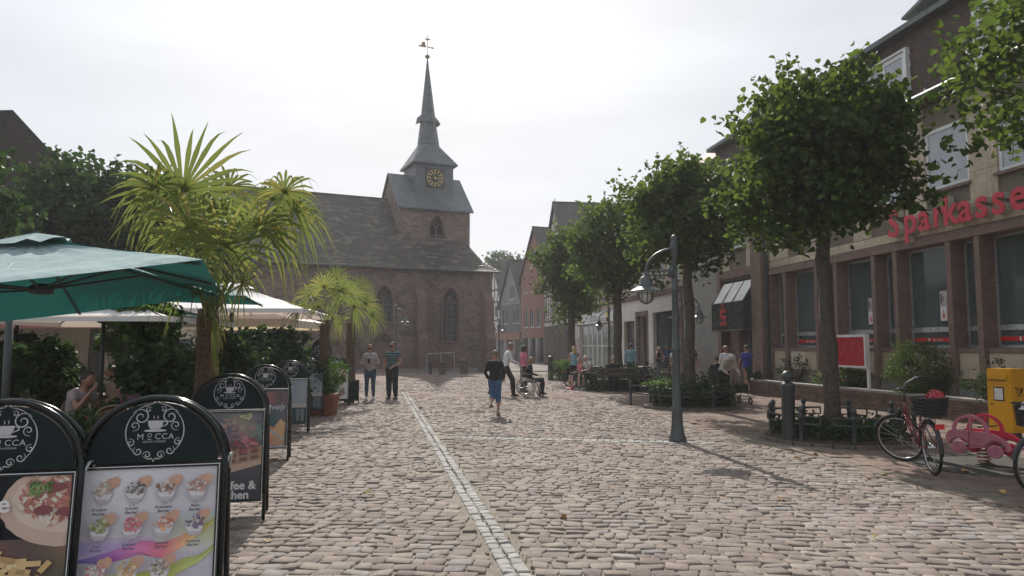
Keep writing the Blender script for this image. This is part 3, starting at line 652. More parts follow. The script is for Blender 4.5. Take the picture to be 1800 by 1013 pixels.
gd.torus(.70, .022, 40, 5, 0, T0); gd.torus(.42, .018, 32, 5, 0, T0)
gd.build('dial_ring', m_gold, cf)
for i in range(12):
    a_ = R(30*i); T = Matrix.Translation((kx, ly0-.09, kz)) @ Matrix.Rotation(a_, 4, 'Y'); MB().box(-.045, .045, -.012, 0, .45, .66, 0, T).build('hour_mark', m_gold, cf)
for a_, l_, w_ in ((R(-20), .52, .03), (R(95), .36, .045)): MB().prism([(-w_, -.1), (w_, -.1), (w_*.5, l_), (-w_*.5, l_)], -.03, -.01, 0, Matrix.Translation((kx, ly0-.1, kz)) @ Matrix.Rotation(a_, 4, 'Y')).build('clock_hand', m_gold, cf)
pl_ = thing('information_plaque', 'small dark plaque on the church wall left of the blocked portal', 'plaque', (0, 0, 0)); pp = church.matrix_basis
q_ = Vector((cl_[0], cl_[1], 0))+Vector((math.cos(ca), math.sin(ca), 0))*X(12.2)+Vector((math.sin(ca), -math.cos(ca), 0))*.03
pl_.location = q_; pl_.rotation_euler = (0, 0, ca); MB().box(-.35, .35, -.03, .01, 1.7, 2.1).build('plate', m_black, pl_)

# ---- generic street house
def plaster(name, c, grime=.35): 
    m, t, b = mk(name); co = coords(t); cc = mixc(t, noisef(t, co, 1.2, 6), c, tuple(x*.84 for x in c)); cc = mixc(t, grime, cc, ramp(t, noisef(t, co, .35, 8, .3, .7), [(0, (.62, .6, .57)), (1, (1.08, 1.08, 1.08))]), 'MULTIPLY')
    lk(t, cc, b.inputs['Base Color']); b.inputs['Roughness'].default_value = .92; bump(t, b, noisef(t, co, 35, 5, .2, .8), .35, .01); return m
def gable_house(name, label, pl, pr, depth, eave, apex, wm, rm, rows, wfm, pm, grp=None, ops_extra=(), ov=.35, apex_x=None, roof_t=.14, eaves=None, thick=.3):
    o, Wd = frame(name, label, 'house', pl, pr, grp); ax = apex_x if apex_x is not None else Wd/2
    el, er = eaves or (eave, eave)
    ops = []
    for (z0, z1, xs, w_, nx) in rows:
        for x_ in xs: ops.append((x_-w_/2, x_+w_/2, z0, z1, nx))
    mn = min(el, er)
    mb = MB(); cells(mb, 0, Wd, -.1, mn, [q[:4] for q in ops if q[3] <= mn+.01]+list(ops_extra), 0, thick)
    # gable part, cut in vertical bands around its openings
    gops = [q for q in ops if q[3] > mn+.01]; top = lambda x: el+(apex-el)*x/ax if x < ax else er+(apex-er)*(Wd-x)/(Wd-ax)
    xs = sorted({0, Wd, ax, *[q[i] for q in gops for i in (0, 1)]})
    for x0, x1 in zip(xs, xs[1:]):
        zz = [mn]; hit = sorted([q for q in gops if q[0] < (x0+x1)/2 < q[1]], key=lambda q: q[2])
        z = mn
        for q in hit:
            if q[2] > z: mb.box(x0, x1, 0, thick, z, q[2])
            z = q[3]
        mb.prism([(x0, z), (x1, z), (x1, max(z, top(x1))), (x0, max(z, top(x0)))], 0, thick)
    mb.box(0, thick, thick, depth, -.1, el); mb.box(Wd-thick, Wd, thick, depth, -.1, er); mb.box(thick, Wd-thick, depth-thick, depth, -.1, mn)
    mb.prism([(0, mn), (Wd, mn), (Wd, er), (ax, apex-.05), (0, el)], depth-thick+.01, depth-.01)
    mb.build('wall', wm, o)
    for q in ops: window(o, *q[:4], .12, wfm, pm, q[4], 1, .06, sill=m_white)
    r = MB(); sl = (apex-el)/ax; sr = (apex-er)/(Wd-ax)
    r.prism([(-ov, el-ov*sl), (ax, apex), (Wd+ov, er-ov*sr), (Wd+ov, er-ov*sr+roof_t), (ax, apex+roof_t*1.3), (-ov, el-ov*sl+roof_t)], -.25, depth+.1); r.build('roof', rm, o)
    MB().tube([(ax, -.27, apex+roof_t*1.3), (ax, depth+.1, apex+roof_t*1.3)], .09, 6).build('ridge', rm, o)
    return o, Wd
# ---- houses closing the street, from far to near
m_pw = plaster('plaster_white', (.74, .73, .70)); m_po = plaster('plaster_orange', (.31, .16, .115)); m_pp = plaster('plaster_rose', (.52, .40, .36)); m_pc = plaster('plaster_cream', (.50, .43, .33)); m_pg = plaster('plaster_grey', (.33, .32, .30)); m_ppk = plaster('plaster_pink', (.50, .27, .21))
m_slg = stone_mat('slate_cladding_grey', (.24, .26, .27), (.20, .22, .23), (.29, .30, .31), (.12, .13, .13), .3, .2, .015, .4, .01, rough=.6, warp=.01, grime=.4)
m_slgr = stone_mat('slate_cladding_green', (.11, .14, .14), (.09, .12, .12), (.13, .16, .155), (.06, .07, .07), .3, .2, .015, .4, .01, rough=.6, warp=.01, grime=.4)
def P2(u, Y): return ((u-900)*Y/FPX, Y)
def timbers(o, segs, w=.16, name='timber_beam', y=-.04):
    for (x0, z0, x1, z1) in segs:
        L_ = math.hypot(x1-x0, z1-z0); T = Matrix.Translation((x0, 0, z0)) @ Matrix.Rotation(-math.atan2(z1-z0, x1-x0), 4, 'Y')
        MB().box(0, L_, y-.001*(hash((round(x0, 2), round(z1, 2))) % 7), .0-.004, -w/2, w/2, 0, T).build(name, m_wood, o)
# white timbered house beside the church
o, Wd = gable_house('timbered_house', 'small white half-timbered house half hidden behind the church corner', P2(856, 92), P2(884, 86), 9, 7.0, 11.2, m_pw, m_tile, [(5.2, 6.6, [1.4, 3.6, 5.2], .9, 2), (3.0, 4.3, [2.4, 4.6], 1.0, 2)], m_wood, m_glass)
timbers(o, [(0, 4.8, Wd, 4.8), (0, 7, Wd, 7), (0, 2.7, Wd, 2.7), (.1, 4.8, .1, 7), (Wd-.1, 4.8, Wd-.1, 7), (2.4, 4.8, 2.4, 7), (4.4, 4.8, 4.4, 7), (.9, 7.1, 2.2, 8.6), (Wd-.9, 7.1, Wd-2.2, 8.6), (Wd/2, 7, Wd/2, 10.6), (1.5, 8.5, Wd-1.5, 8.5), (Wd*.62, 7, Wd-1.5, 8.4)])
MB().box(.5, Wd-.4, -.7, -.01, 2.3, 2.5).build('canopy', m_white, o); s_ = MB().box(3.2, 4.4, -.12, -.05, 2.75, 3.25).build('shop_sign', m_white, o); text_obj('pm', 'lettering', MM('sign_blue', (.05, .12, .4)), s_, 3.4, -.13, 2.86, .42, .002)
window(o, 1.0, Wd-.8, .3, 2.2, -.06, m_wood, m_glass, 3, 1)
# slate gable
pl, pr = P2(879, 84), P2(918, 78.5)
o, Wd = gable_house('slate_house', 'narrow house with grey slate gable over a brown ground floor', pl, pr, 9, 6.4, 11.1, m_slg, m_tile, [(6.9, 8.3, [Wd_ for Wd_ in (3.0, 3.75)], .6, 1), (4.2, 5.7, [1.2, 1.95, 4.1, 5.1], .6, 1)], m_white, m_glass, thick=.35)
MB().box(-.02, Wd+.02, -.05, -.003, 3.35, 6.1).build('lower_cladding', m_slgr, o) if False else None
lc = MB(); cells(lc, 0, Wd, 3.0, 6.3, [(.9, 1.5, 4.2, 5.7), (1.65, 2.25, 4.2, 5.7), (3.8, 4.4, 4.2, 5.7), (4.8, 5.4, 4.2, 5.7)], -.05, -.003); lc.build('lower_cladding', m_slgr, o)
MB().box(-.2, Wd+.6, -.6, -.06, 2.35, 3.2).build('fascia', m_po, o)
for x_ in (.3, 2.6, 4.9): MB().tube([(x_, -.35, 0), (x_, -.35, 2.35)], .22, 10).build('column', m_pg, o, True)
# orange brick house with arcade
pl, pr = P2(916, 77), P2(966, 70.5)
ops3 = [(3.9+3.3, 3.9+4.9, [1.35, 2.9, 4.45], .95, 2), (3.6, 5.4, [1.35, 2.9, 4.45], .95, 2), (10.0, 11.5, [3.2], .8, 1)]
o, Wd = gable_house('orange_house', 'tall orange-red plastered gable house above a columned arcade', pl, pr, 10, 8.6, 13.6, m_po, m_tile, ops3, m_white, m_glass, ops_extra=[(.4, 7, -.2, 2.5)], thick=.45)
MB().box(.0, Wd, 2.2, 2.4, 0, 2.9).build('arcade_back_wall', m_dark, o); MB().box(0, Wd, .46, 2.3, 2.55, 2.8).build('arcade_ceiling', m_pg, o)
for x_ in (.35, 2.2, 4.1, 6.0): MB().tube([(x_, .15, 0), (x_, .15, 2.5)], .3, 12).build('column', m_pg, o, True)
MB().tube([(Wd-.12, -.12, 0), (Wd-.12, -.12, 8.4)], .06, 6).build('downpipe', m_white, o)
fb = MB(); rg_ = np.random.default_rng(4); V, Q = leafgeo(rg_.normal(0, .25, (220, 3))+np.array([1.5, -.5, 2.0]), .1, rg_); fastmesh('hanging_flowers', V, Q, m_leaf_b, o, 'stuff')
# tall timbered house
pl, pr = P2(957, 69), P2(1000, 58)
o, Wd = gable_house('tall_timbered_house', 'tall half-timbered house with arched dark doors beside the orange house', pl, pr, 12, 8.8, 14.1, m_pw, m_tile, [(4.3, 5.6, [2, 4, 6, 8, 10], .8, 2), (7.0, 8.3, [2, 4, 6, 8, 10], .8, 2)], m_wood, m_glass, thick=.4)
tb = [(0, z, Wd, z) for z in (3.4, 3.9, 6.2, 6.6, 8.9)]+[(x_, 3.9, x_, 6.2) for x_ in np.arange(.1, Wd, 1.1)]+[(x_, 6.6, x_, 8.9) for x_ in np.arange(.1, Wd, 1.1)]+[(1.8, 10.6, Wd-1.8, 10.6), (3.4, 12.6, Wd-3.4, 12.6), (Wd/2, 8.9, Wd/2, 14.6)]+[(x_, 3.9, x_+.9, 6.2) for x_ in (.2, 4.6, 9)]
timbers(o, tb)
gf = MB().box(0, Wd, -.035, -.004, -.05, 3.3).build('ground_floor_cladding', mat('brown_boards', (.10, .065, .05), (.07, .05, .04), 3, .85, .4, 20), o)
for x_ in (1.6, 4.4, 7.2, 10.0):
    d = MB(); P = arch_pts(x_-.95, x_+.95, 1.9, 8, .6); d.prism([(x_-.95, .02), (x_+.95, .02)]+list(reversed(P)), -.07, -.004); d.build('arched_door', m_wood, o)
# the roof side facing the square (tall pitched roof seen over the trees)
def eaves_house(name, label, pl, pr, depth, eave, ridge, wm, rm, ops, wfm, pm, hipr=0, hipl=0, ov=.4, thick=.35, extra_ops=(), glass2=None):
    o, Wd = frame(name, label, 'building', pl, pr); mb = MB(); allo = [q[:4] for q in ops]+list(extra_ops)
    cells(mb, 0, Wd, -.1, eave, allo, 0, thick); mb.box(0, thick, thick, depth, -.1, eave); mb.box(Wd-thick, Wd, thick, depth, -.1, eave); mb.box(thick, Wd-thick, depth-thick, depth, -.1, eave)
    if not hipl: mb.add([(0, 0, eave), (0, depth, eave), (0, depth/2, ridge-.1), (thick, 0, eave), (thick, depth, eave), (thick, depth/2, ridge-.1)], [(0, 2, 1), (3, 4, 5), (0, 3, 5, 2), (1, 2, 5, 4)])
    if not hipr: mb.add([(Wd-thick, 0, eave), (Wd-thick, depth, eave), (Wd-thick, depth/2, ridge-.1), (Wd, 0, eave), (Wd, depth, eave), (Wd, depth/2, ridge-.1)], [(0, 2, 1), (3, 4, 5), (0, 3, 5, 2), (1, 2, 5, 4)])
    mb.build('wall', wm, o)
    for q in ops: window(o, *q[:4], .12, wfm, pm if q[2] > 3.2 or glass2 is None else glass2, q[4], q[5] if len(q) > 5 else 1, .07, sill=m_sandst)
    r = MB(); s = (ridge-eave)/(depth/2); a, b = -ov*.6, Wd+ov*.6
    vs = [(a, -ov, eave-ov*s), (b, -ov, eave-ov*s), (b-hipr, depth/2, ridge), (a+hipl, depth/2, ridge), (a, depth+ov, eave-ov*s), (b, depth+ov, eave-ov*s)]
    r.add(vs+[(x, y, z-.16) for x, y, z in vs], [(0, 1, 2, 3), (3, 2, 5, 4), (1, 5, 2), (0, 3, 4), (0, 6, 7, 1), (1, 7, 11, 5), (4, 5, 11, 10), (0, 4, 10, 6), (6, 9, 8, 7), (9, 10, 11, 8)]); r.build('roof', rm, o)
    MB().tube([(a, -ov-.07, eave-ov*s-.06), (b, -ov-.07, eave-ov*s-.06)], .075, 8).build('gutter', m_gutter, o)
    return o, Wd
# bank frame: survey origin at the brown corner pillar
TH = R(8.9); bn_ = Vector((math.cos(TH), math.sin(TH))); bd_ = Vector((-math.sin(TH), math.cos(TH)))
def bx_(X_, off=0): p = bn_*(13-off)+bd_*(24.6-X_); return (p.x, p.y)
# rose building with the white shop front
o, Wd = eaves_house('shop_house', 'rose plastered shop building with white framed shop front and timbered upper floor', bx_(-27.6), bx_(-17.02), 9, 8.2, 12.4, m_pp, m_tile, [(x, x+1.1, 4.7, 6.4, 2) for x in (.9, 2.7, 4.6, 6.5, 8.6)], m_white, m_glass, extra_ops=[(.8, 9.6, .25, 3.1)])
timbers(o, [(0, z, Wd, z) for z in (4.3, 6.8, 8.0)]+[(x, 4.3, x, 6.8) for x in (.1, .7, 2.2, 4.1, 6.1, 8.1, 10.4)]+[(7.7, 4.3, 8.1, 6.8), (2.2, 4.3, 2.6, 6.8)])
sg = MB().box(.8, 9.6, -.12, -.004, 3.15, 3.85).build('shop_sign', m_white, o); text_obj('DECIUS', 'lettering', MM('sign_grey', (.25, .26, .27)), sg, 4.2, -.125, 3.3, .5, .002)
for x_ in (1.3, 8.0): MB().box(x_, x_+.7, -.135, -.122, 3.22, 3.78).build('yellow_emblem', MM('emblem_yellow', (.75, .6, .08)), sg)
for x0, x1 in ((.85, 2.7), (2.75, 3.9), (3.95, 5.1), (5.15, 6.2), (6.25, 7.9), (7.95, 9.55)): window(o, x0, x1, .25, 3.08, .1, m_white, m_glass, 1, 2, .09, name='shop_window')
# white shop building, beige upper floors
sh = [(.75, 2.7, .45, 3.05, 1, 1), (5.6, 9.3, .45, 3.35, 2, 1)]
m_upper = plaster('plaster_beige', (.50, .42, .33))
o, Wd = eaves_house('corner_shop', 'white rendered shop building with brown doorway and large dark shop windows', bx_(-17.0), bx_(-7.42), 11, 9.0, 13.6, m_upper, m_tileb, [(x, x+1.25, 4.75, 6.3, 2) for x in (.9, 3.4, 5.9, 8.0)]+[(x, x+1.25, 6.9, 8.3, 2) for x in (.9, 3.4, 5.9, 8.0)], m_white, m_curt, hipl=3.6, hipr=3, extra_ops=[q[:4] for q in sh]+[(3.15, 4.7, 0, 3.25)])
wf = MB(); cells(wf, .02, Wd-.35, .35, 4.15, [q[:4] for q in sh]+[(3.15, 4.7, 0, 3.25)], -.05, -.004); wf.build('shop_facade', m_pw, o); MB().box(0, Wd, -.16, -.006, 4.16, 4.42).build('cornice', m_sandst, o)
pb = MB(); cells(pb, .02, Wd, 0, .34, [(3.15, 4.7, 0, 3.25)], -.08, -.004); pb.build('plinth', m_sandst, o); MB().box(Wd-.34, Wd, -.09, -.006, .345, 4.15).build('pilaster', m_sandst, o)
for q in sh: window(o, *q[:4], .16, m_dark, m_glass, q[4], q[5], .05, name='shop_window')
dr = MB(); dr.box(2.93, 3.15, -.09, .1, .36, 3.5); dr.box(4.7, 4.92, -.09, .1, .36, 3.5); dr.box(3.15, 4.7, -.09, .1, 3.25, 3.5); dr = dr.build('doorway', m_sandst, o); MB().box(3.15, 4.7, 1.3, 1.4, 0, 3.2).build('door', m_wood, dr); MB().box(3.1, 4.75, -.5, .3, .0, .17).build('doorstep', m_sandst, dr)
for q in (1.2, 6.5, 7.9): MB().tube([(q, .35, .5), (q, .35, 2.0), (q, .35, 2.3)], [.2, .14, .05], 8).build('shop_display', MM('display_pale', (.35, .38, .36), (.2, .22, .2), 3), o, True)
# grey rendered wall
o, Wd = eaves_house('grey_house', 'plain grey rendered house front between the white shop and the bank', bx_(-7.38), bx_(-3.72), 9, 8.6, 12.0, m_pg, m_tileb, [(.9, 2.1, 6.4, 7.8, 2)], m_white, m_curt)
MB().box(1.1, 1.7, 3.2, 3.8, 10, 12.7).build('chimney', m_sandst, o)
# ---- bank
m_lime = island_mat('limestone_panel', [(0, (.46, .40, .30)), (.5, (.52, .455, .345)), (1, (.58, .51, .40))], .85, .25, 12, .45); m_limeb = plaster('limestone_back', (.2, .17, .13)); m_brown = mat('red_sandstone', (.225, .15, .125), (.165, .112, .092), 4, .85, .35, 30)
m_shing = island_mat('brown_shingle', [(0, (.055, .035, .03)), (.5, (.08, .05, .042)), (1, (.11, .072, .06))], .7, .3, 25, .4)
bank, BW = frame('bank_building', 'bank branch with beige stone front, brown window piers, shingled attic and red letters', 'building', bx_(0), bx_(20))
# inner structural walls
grps = [(.6, 1.5), (1.66, 3.38), (3.54, 4.42), (4.58, 6.2), (6.36, 7.1), (7.26, 9.0), (9.16, 9.88), (10.04, 11.75), (11.91, 12.65), (12.81, 14.45), (14.61, 15.4), (15.56, 17.2), (17.36, 18.1), (18.26, 19.8)]
piers = [(.44, .6)]+[(a[1], b[0]) for a, b in zip(grps, grps[1:])]+[(19.8, 20)]
core = MB()
upw = [(x, x+1.42, 5.42, 6.95) for x in (-2.6, -.0+1.8, 4.0, 6.2, 8.4, 10.62, 12.9, 15.1, 17.3)]
cells(core, -3.7, 20, 4.2, 7.7, upw, .05, .5); core.box(-3.7, 20, 6, 6.4, 0, 9.7); core.box(19.6, 20, .5, 6, -.1, 7.7)
core.box(-3.7, -3.35, .0, 6, 0, 7.7)
core.build('wall', m_limeb, bank)
for q in upw: window(bank, *q, .04, m_white, m_curt, 1, 1, .09, sill=m_brown)
def panels(parent, x0, x1, z0, z1, ops, pw, ph, y0, y1, m, name='stone_panel', lim=400):
    k = 0; j = 0; z = z0
    while z < z1-.02:
        zt = min(z+ph, z1); x = x0-(pw/2 if j % 2 else 0)
        while x < x1-.02:
            a, b = max(x, x0), min(x+pw, x1); x += pw
            segs = [(a, b)]
            for o_ in ops:
                if o_[2] < zt-.01 and o_[3] > z+.01:
                    ns = []
                    for s, e in segs:
                        if o_[0] > s: ns.append((s, min(e, o_[0])))
                        if o_[1] < e: ns.append((max(s, o_[1]), e))
                        if False: pass
                    segs = [q for q in ns if q[1]-q[0] > .03]
            for s, e in segs: MB().box(s+.004, e-.004, y0-rg.uniform(0, .003), y1, z+.004, zt-.004).build(name, m, parent)
        z = zt; j += 1
panels(bank, -3.35, 20, 4.62, 7.55, [(q[0]-.0, q[1]+.0, q[2]-.08, q[3]) for q in upw], .92, .98, 0, .046, m_lime)
lb = MB(); lb.box(.44, 20, -.06, .6, 4.12, 4.3); lb.box(.44, 20, -.02, .5, 4.3, 4.36); lb.build('lintel', m_brown, bank)
panels(bank, .4, 20, 4.37, 4.61, [], 1.84, .3, 0, .046, m_lime)
MB().box(.44, 19.8, 1.4, 1.45, .8, 4.2).build('inner_wall', MM('interior_wall', (.36, .37, .35), (.12, .13, .13), .8, .8), bank); MB().box(.44, 19.8, .5, 1.4, .6, .72).build('inner_floor', m_dark, bank); MB().box(.44, 19.8, .5, 1.4, 4.25, 4.3).build('inner_ceiling', MM('interior_ceiling', (.3, .3, .29)), bank)  # brighter patches coloured into inner wall stand in for room lights and reflections
for a, b in piers: MB().box(a, b, -.04, .5, .0, 4.11).build('pier', m_brown, bank)
MB().box(.44, 20, -.07, .55, .70, .84).build('base_rail', m_brown, bank) if False else None
m_red_t = m_red; m_wt = MM('print_white', (.75, .75, .73)); m_blind = stripe_mat('blind', [(0, (.33, .38, .37)), (.5, (.2, .24, .23))], .05)
for i, (a, b) in enumerate(grps):
    wide = b-a > 1.2; w = MB(); y = .34
    w.box(a, b, y, y+.06, 1.58, 1.64); w.box(a, b, y-.02, y+.07, 1.97, 2.09); w.box(a, a+.05, y, y+.06, 1.64, 4.1); w.box(b-.05, b, y, y+.06, 1.64, 4.1); w.box(a+.05, b-.05, y, y+.06, 4.05, 4.11)
    w = w.build('window', m_alu, bank); pane(w, a+.05, b-.05, y+.02, 2.09, 4.05, m_bankglass); pane(w, a+.05, b-.05, y+.02, 1.64, 1.97, m_bankglass)
    if wide: MB().box(a+.05, b-.05, y+.01, y+.016, 1.73, 1.83).build('red_band', m_red, w); text_obj('Sparkasse', 'lettering', m_wt, w, (a+b)/2-.15, y+.008, 1.75, .085, .001); text_obj('S', 'lettering', m_wt, w, (a+b)/2-.3, y+.008, 1.74, .11, .001, bold=.006)
    else:
        for zz in (1.66, 1.75, 1.84): MB().box(a+.25, a+.5, y+.006, y+.012, zz, zz+.05).build('logo_bar', m_black, w)
    MB().box(a, b, .05, .33, 1.47, 1.57).build('sill', m_brown, w)
    if i in (1, 3, 5, 7, 9): MB().box(a+.06, b-.06, y+.075, y+.085, 3.25 if i != 1 else 2.2, 4.04).build('blind', m_blind, w)
    nb_ = 2 if wide else 1
    for q in range(nb_):
        s = a+(b-a)*q/nb_; MB().box(s+.004, s+(b-a)/nb_-.004, .08, .2, .86, 1.46).build('stone_panel', m_lime, bank)
    MB().box(a, b, .0, .5, .70, .84).build('base_rail', m_brown, bank)
    MB().box(a, b, .02, .5, -.05, .69).build('plinth', m_concrete, bank)
m_paper = vcol_mat('printed_paper', .4, .15)
for a in (5.52, 8.32, 11.12, 13.9):                      # framed window posters
    w = MB().box(a, a+.55, .29, .32, 2.2, 3.02).build('poster_frame', m_black, bank)
    p_ = MB(); q = lambda x0, x1, z0, z1, y, c: p_.add([(x0, y, z0), (x1, y, z0), (x1, y, z1), (x0, y, z1)], [(0, 1, 2, 3)], 0, None, c)
    q(a+.04, a+.51, 2.61, 2.98, .286, (.45, .42, .40)); q(a+.04, a+.26, 2.24, 2.6, .286, (.7, .69, .68)); q(a+.27, a+.51, 2.24, 2.6, .286, (.6, .03, .05))
    for k in range(6): q(a+.06+.07*k, a+.12+.07*k, 2.66+.04*(k % 3), 2.9-.05*(k % 2), .284, [(.15, .12, .1), (.3, .25, .3), (.6, .5, .45)][k % 3])
    q(a+.11, a+.2, 2.3, 2.42, .284, (.6, .03, .05)); q(a+.13, a+.17, 2.43, 2.5, .284, (.6, .03, .05))
    for k in range(4): q(a+.3, a+.46-.03*(k % 2), 2.5-.04*k, 2.515-.04*k, .284, (.7, .5, .5))
    p_.build('poster', m_paper, w)
# red channel letters
sg = thing('bank_letters', 'large red raised letters spelling the bank name across the beige stone front', 'sign', bank.location, bank.rotation_euler[2])
kx = 7.2
for ch, adv in zip('Sparkasse', (.62, .52, .50, .34, .48, .5, .47, .47, .5)):
    vs, fs = text_geo(ch, .97, .012, .02); bs, bf_ = text_geo(ch, .97, .085, .017)
    l_ = MB(); l_.add([(kx+v[0], -.205-v[2], 4.48+v[1]) for v in vs], fs); l_ = l_.build('letter', MM('letter_red', (.60, .045, .07), (.52, .035, .055), 5, .45), sg)
    b_ = MB(); b_.add([(kx+v[0], -.105-v[2], 4.48+v[1]) for v in bs], bf_); b_.build('letter_side', MM('letter_cream', (.52, .49, .42), None, 3, .5), l_); kx += adv
# mansard attic
md = MB(); md.prism([(0, 7.7), (20, 7.7), (20, 9.72), (0, 9.72)], .1, .5) if False else None
dorm = [(2.0, 3.75, 8.02, 9.3), (6.15, 7.9, 8.02, 9.3), (10.3, 12.1, 8.02, 9.3), (14.5, 16.3, 8.02, 9.3)]
cells(md, -3.7, 20, 7.72, 9.72, dorm, .06, .45); md.build('attic_wall', m_wood, bank)
ef = MB(); ef.box(-3.7, 20, -.42, .5, 7.6, 7.72); ef.build('eaves_board', m_wood, bank); MB().tube([(-3.7, -.47, 7.7), (20, -.47, 7.7)], .07, 8).build('gutter', m_gutter, bank)
sk_ = MB(); sk_.add([(-3.7, -.42, 7.724), (20, -.42, 7.724), (20, .04, 7.98), (-3.7, .04, 7.98)], [(0, 1, 2, 3)]); sk_.build('eaves_tiles', m_tileb, bank)
base = MB().box(0, .29, 0, .014, 0, .24).build('shingle', m_shing, bank); base.location = (19.6, .04, 7.75); rest = MB(); cnt = 0; cand = []
for j in range(11):
    z = 7.98+j*.165; x = -3.7+(.15 if j % 2 else 0)
    while x < 19.4:
        if not any(x+.29 > d[0]-.05 and x < d[1]+.05 and z+.17 > d[2]-.03 and z < d[3] for d in dorm): cand.append((abs(x-9), x, z))
        x += .3
cand.sort()
for i, (_, x, z) in enumerate(cand):
    if i < 298: s = share(base, bank, (x, .044+rg.uniform(0, .004), z-.05), (.07, rg.gauss(0, .006), 0))
    else: rest.box(x, x+.29, .03, .044, z-.05, z+.17)
rest.build('shingles', m_shing, bank, kind='stuff')
for q in dorm:
    window(bank, q[0], q[1], q[2], q[3], -.02, m_white, m_curt, 2, 1, .12, bar=.1); tr = MB(); tr.box(q[0]-.1, q[0]-.003, -.08, .06, q[2]-.1, q[3]+.06); tr.box(q[1]+.003, q[1]+.1, -.08, .06, q[2]-.1, q[3]+.06); tr.box(q[0], q[1], -.08, .06, q[3]+.003, q[3]+.06); tr.build('window_surround', m_white, bank)
rt = MB(); rt.box(-3.9, 20.2, -.28, 6.5, 9.72, 9.86); rt.build('roof', m_gutter, bank)
ch = MB(); ch.box(7.5, 8.9, .6, 1.4, 9.87, 10.35); ch = ch.build('chimney', m_slg, bank); hd = MB()
hd.tube([(7.25, 1.0, 10.62), (8.3, 1.0, 10.62)], [.05, .05], 6) if False else None
hd.prism([(7.15, 10.50), (8.5, 10.78), (9.3, 10.80), (9.4, 10.55), (9.1, 10.86), (8.4, 10.88), (7.15, 10.56)], .5, 1.5); hd.tube([(7.6, .7, 10.35), (7.6, .7, 10.6)], .03, 6); hd.tube([(8.7, .7, 10.35), (8.7, .7, 10.75)], .03, 6); hd.tube([(8.7, 1.0, 10.9), (9.3, 1.0, 10.6)], .22, 10); hd.build('chimney_cover', m_lead, ch)
# corner pillar, entry bay and glass canopy
MB().box(-.32, .44, -.28, .4, 0, 7.55).build('corner_pillar', m_brown, bank); MB().tube([(.52, -.12, 0), (.52, -.12, 7.5)], .06, 8).build('downpipe', m_iron, bank)
e = MB(); e.box(-3.35, -.43, -.05, .3, 4.3, 4.6); e.box(-3.66, -3.35, -.06, .3, 0, 4.6); e.box(-3.3, -2.5, .3, .6, 0, 4.3); e.build('entry_surround', m_brown, bank)
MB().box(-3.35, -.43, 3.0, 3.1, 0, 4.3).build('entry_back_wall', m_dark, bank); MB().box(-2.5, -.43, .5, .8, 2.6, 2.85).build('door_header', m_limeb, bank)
for x0 in (-2.45, -1.45): window(bank, x0, x0+.98, .02, 2.58, .6, m_alu, m_bankglass, 1, 1, .07, name='glass_door')
cn = thing('entry_canopy', 'dark glazed entrance canopy with red bank emblem over the bank door', 'canopy', bank.location, bank.rotation_euler[2])
fr = MB(); XL, XRr = -2.95, -.34; yo = -.6
for k in range(4):
    x = XL+(XRr-XL)*k/3; fr.tube([(x, -.06, 4.1), (x, yo, 3.28), (x, yo, 2.22)], .025, 6)
for p, q in (((XL, yo, 3.28), (XRr, yo, 3.28)), ((XL, yo, 2.22), (XRr, yo, 2.22)), ((XL, -.1, 2.22), (XL, yo, 2.22)), ((XRr, -.1, 2.22), (XRr, yo, 2.22))): fr.tube([p, q], .028, 6)
fr.build('frame', m_black, cn); m_cang = glass_mat('canopy_glass', (.30, .33, .32), .15, (.45, .47, .45), sc=1.5); m_cand = mat('canopy_panel', (.03, .038, .036), None, 3, .25)
for k in range(3):
    x0 = XL+(XRr-XL)*k/3+.03; x1 = XL+(XRr-XL)*(k+1)/3-.03
    MB().add([(x0, -.08, 4.09), (x1, -.08, 4.09), (x1, yo+.02, 3.29), (x0, yo+.02, 3.29), (x0, -.08, 4.07), (x1, -.08, 4.07), (x1, yo+.02, 3.27), (x0, yo+.02, 3.27)], [(3, 2, 1, 0), (4, 5, 6, 7), (0, 1, 5, 4), (2, 3, 7, 6), (1, 2, 6, 5), (3, 0, 4, 7)]).build('roof_pane', m_cang, cn)
    MB().box(x0, x1, yo-.005, yo+.005, 2.25, 3.25).build('front_panel', m_cand, cn)
for x in (XL, XRr): MB().add([(x, -.08, 2.25), (x, yo, 2.25), (x, yo, 3.25), (x, -.08, 4.05), (x+.01, -.08, 2.25), (x+.01, yo, 2.25), (x+.01, yo, 3.25), (x+.01, -.08, 4.05)], [(0, 1, 2, 3), (7, 6, 5, 4), (0, 4, 5, 1), (1, 5, 6, 2), (2, 6, 7, 3), (3, 7, 4, 0)]).build('side_panel', m_cand, cn)
lg = MB(); lx0 = -2.2
for z0 in (2.42, 2.66, 2.90): lg.box(lx0, lx0+.5, yo-.03, yo-.008, z0, z0+.14)
lg.box(lx0, lx0+.14, yo-.03, yo-.008, 2.805, 2.895); lg.box(lx0+.36, lx0+.5, yo-.03, yo-.008, 2.565, 2.655); lg.tube([(lx0+.25, yo-.03, 3.16), (lx0+.25, yo-.008, 3.16)], .075, 12); lg.build('bank_emblem', MM('emblem_red', (.5, .03, .03)), cn)
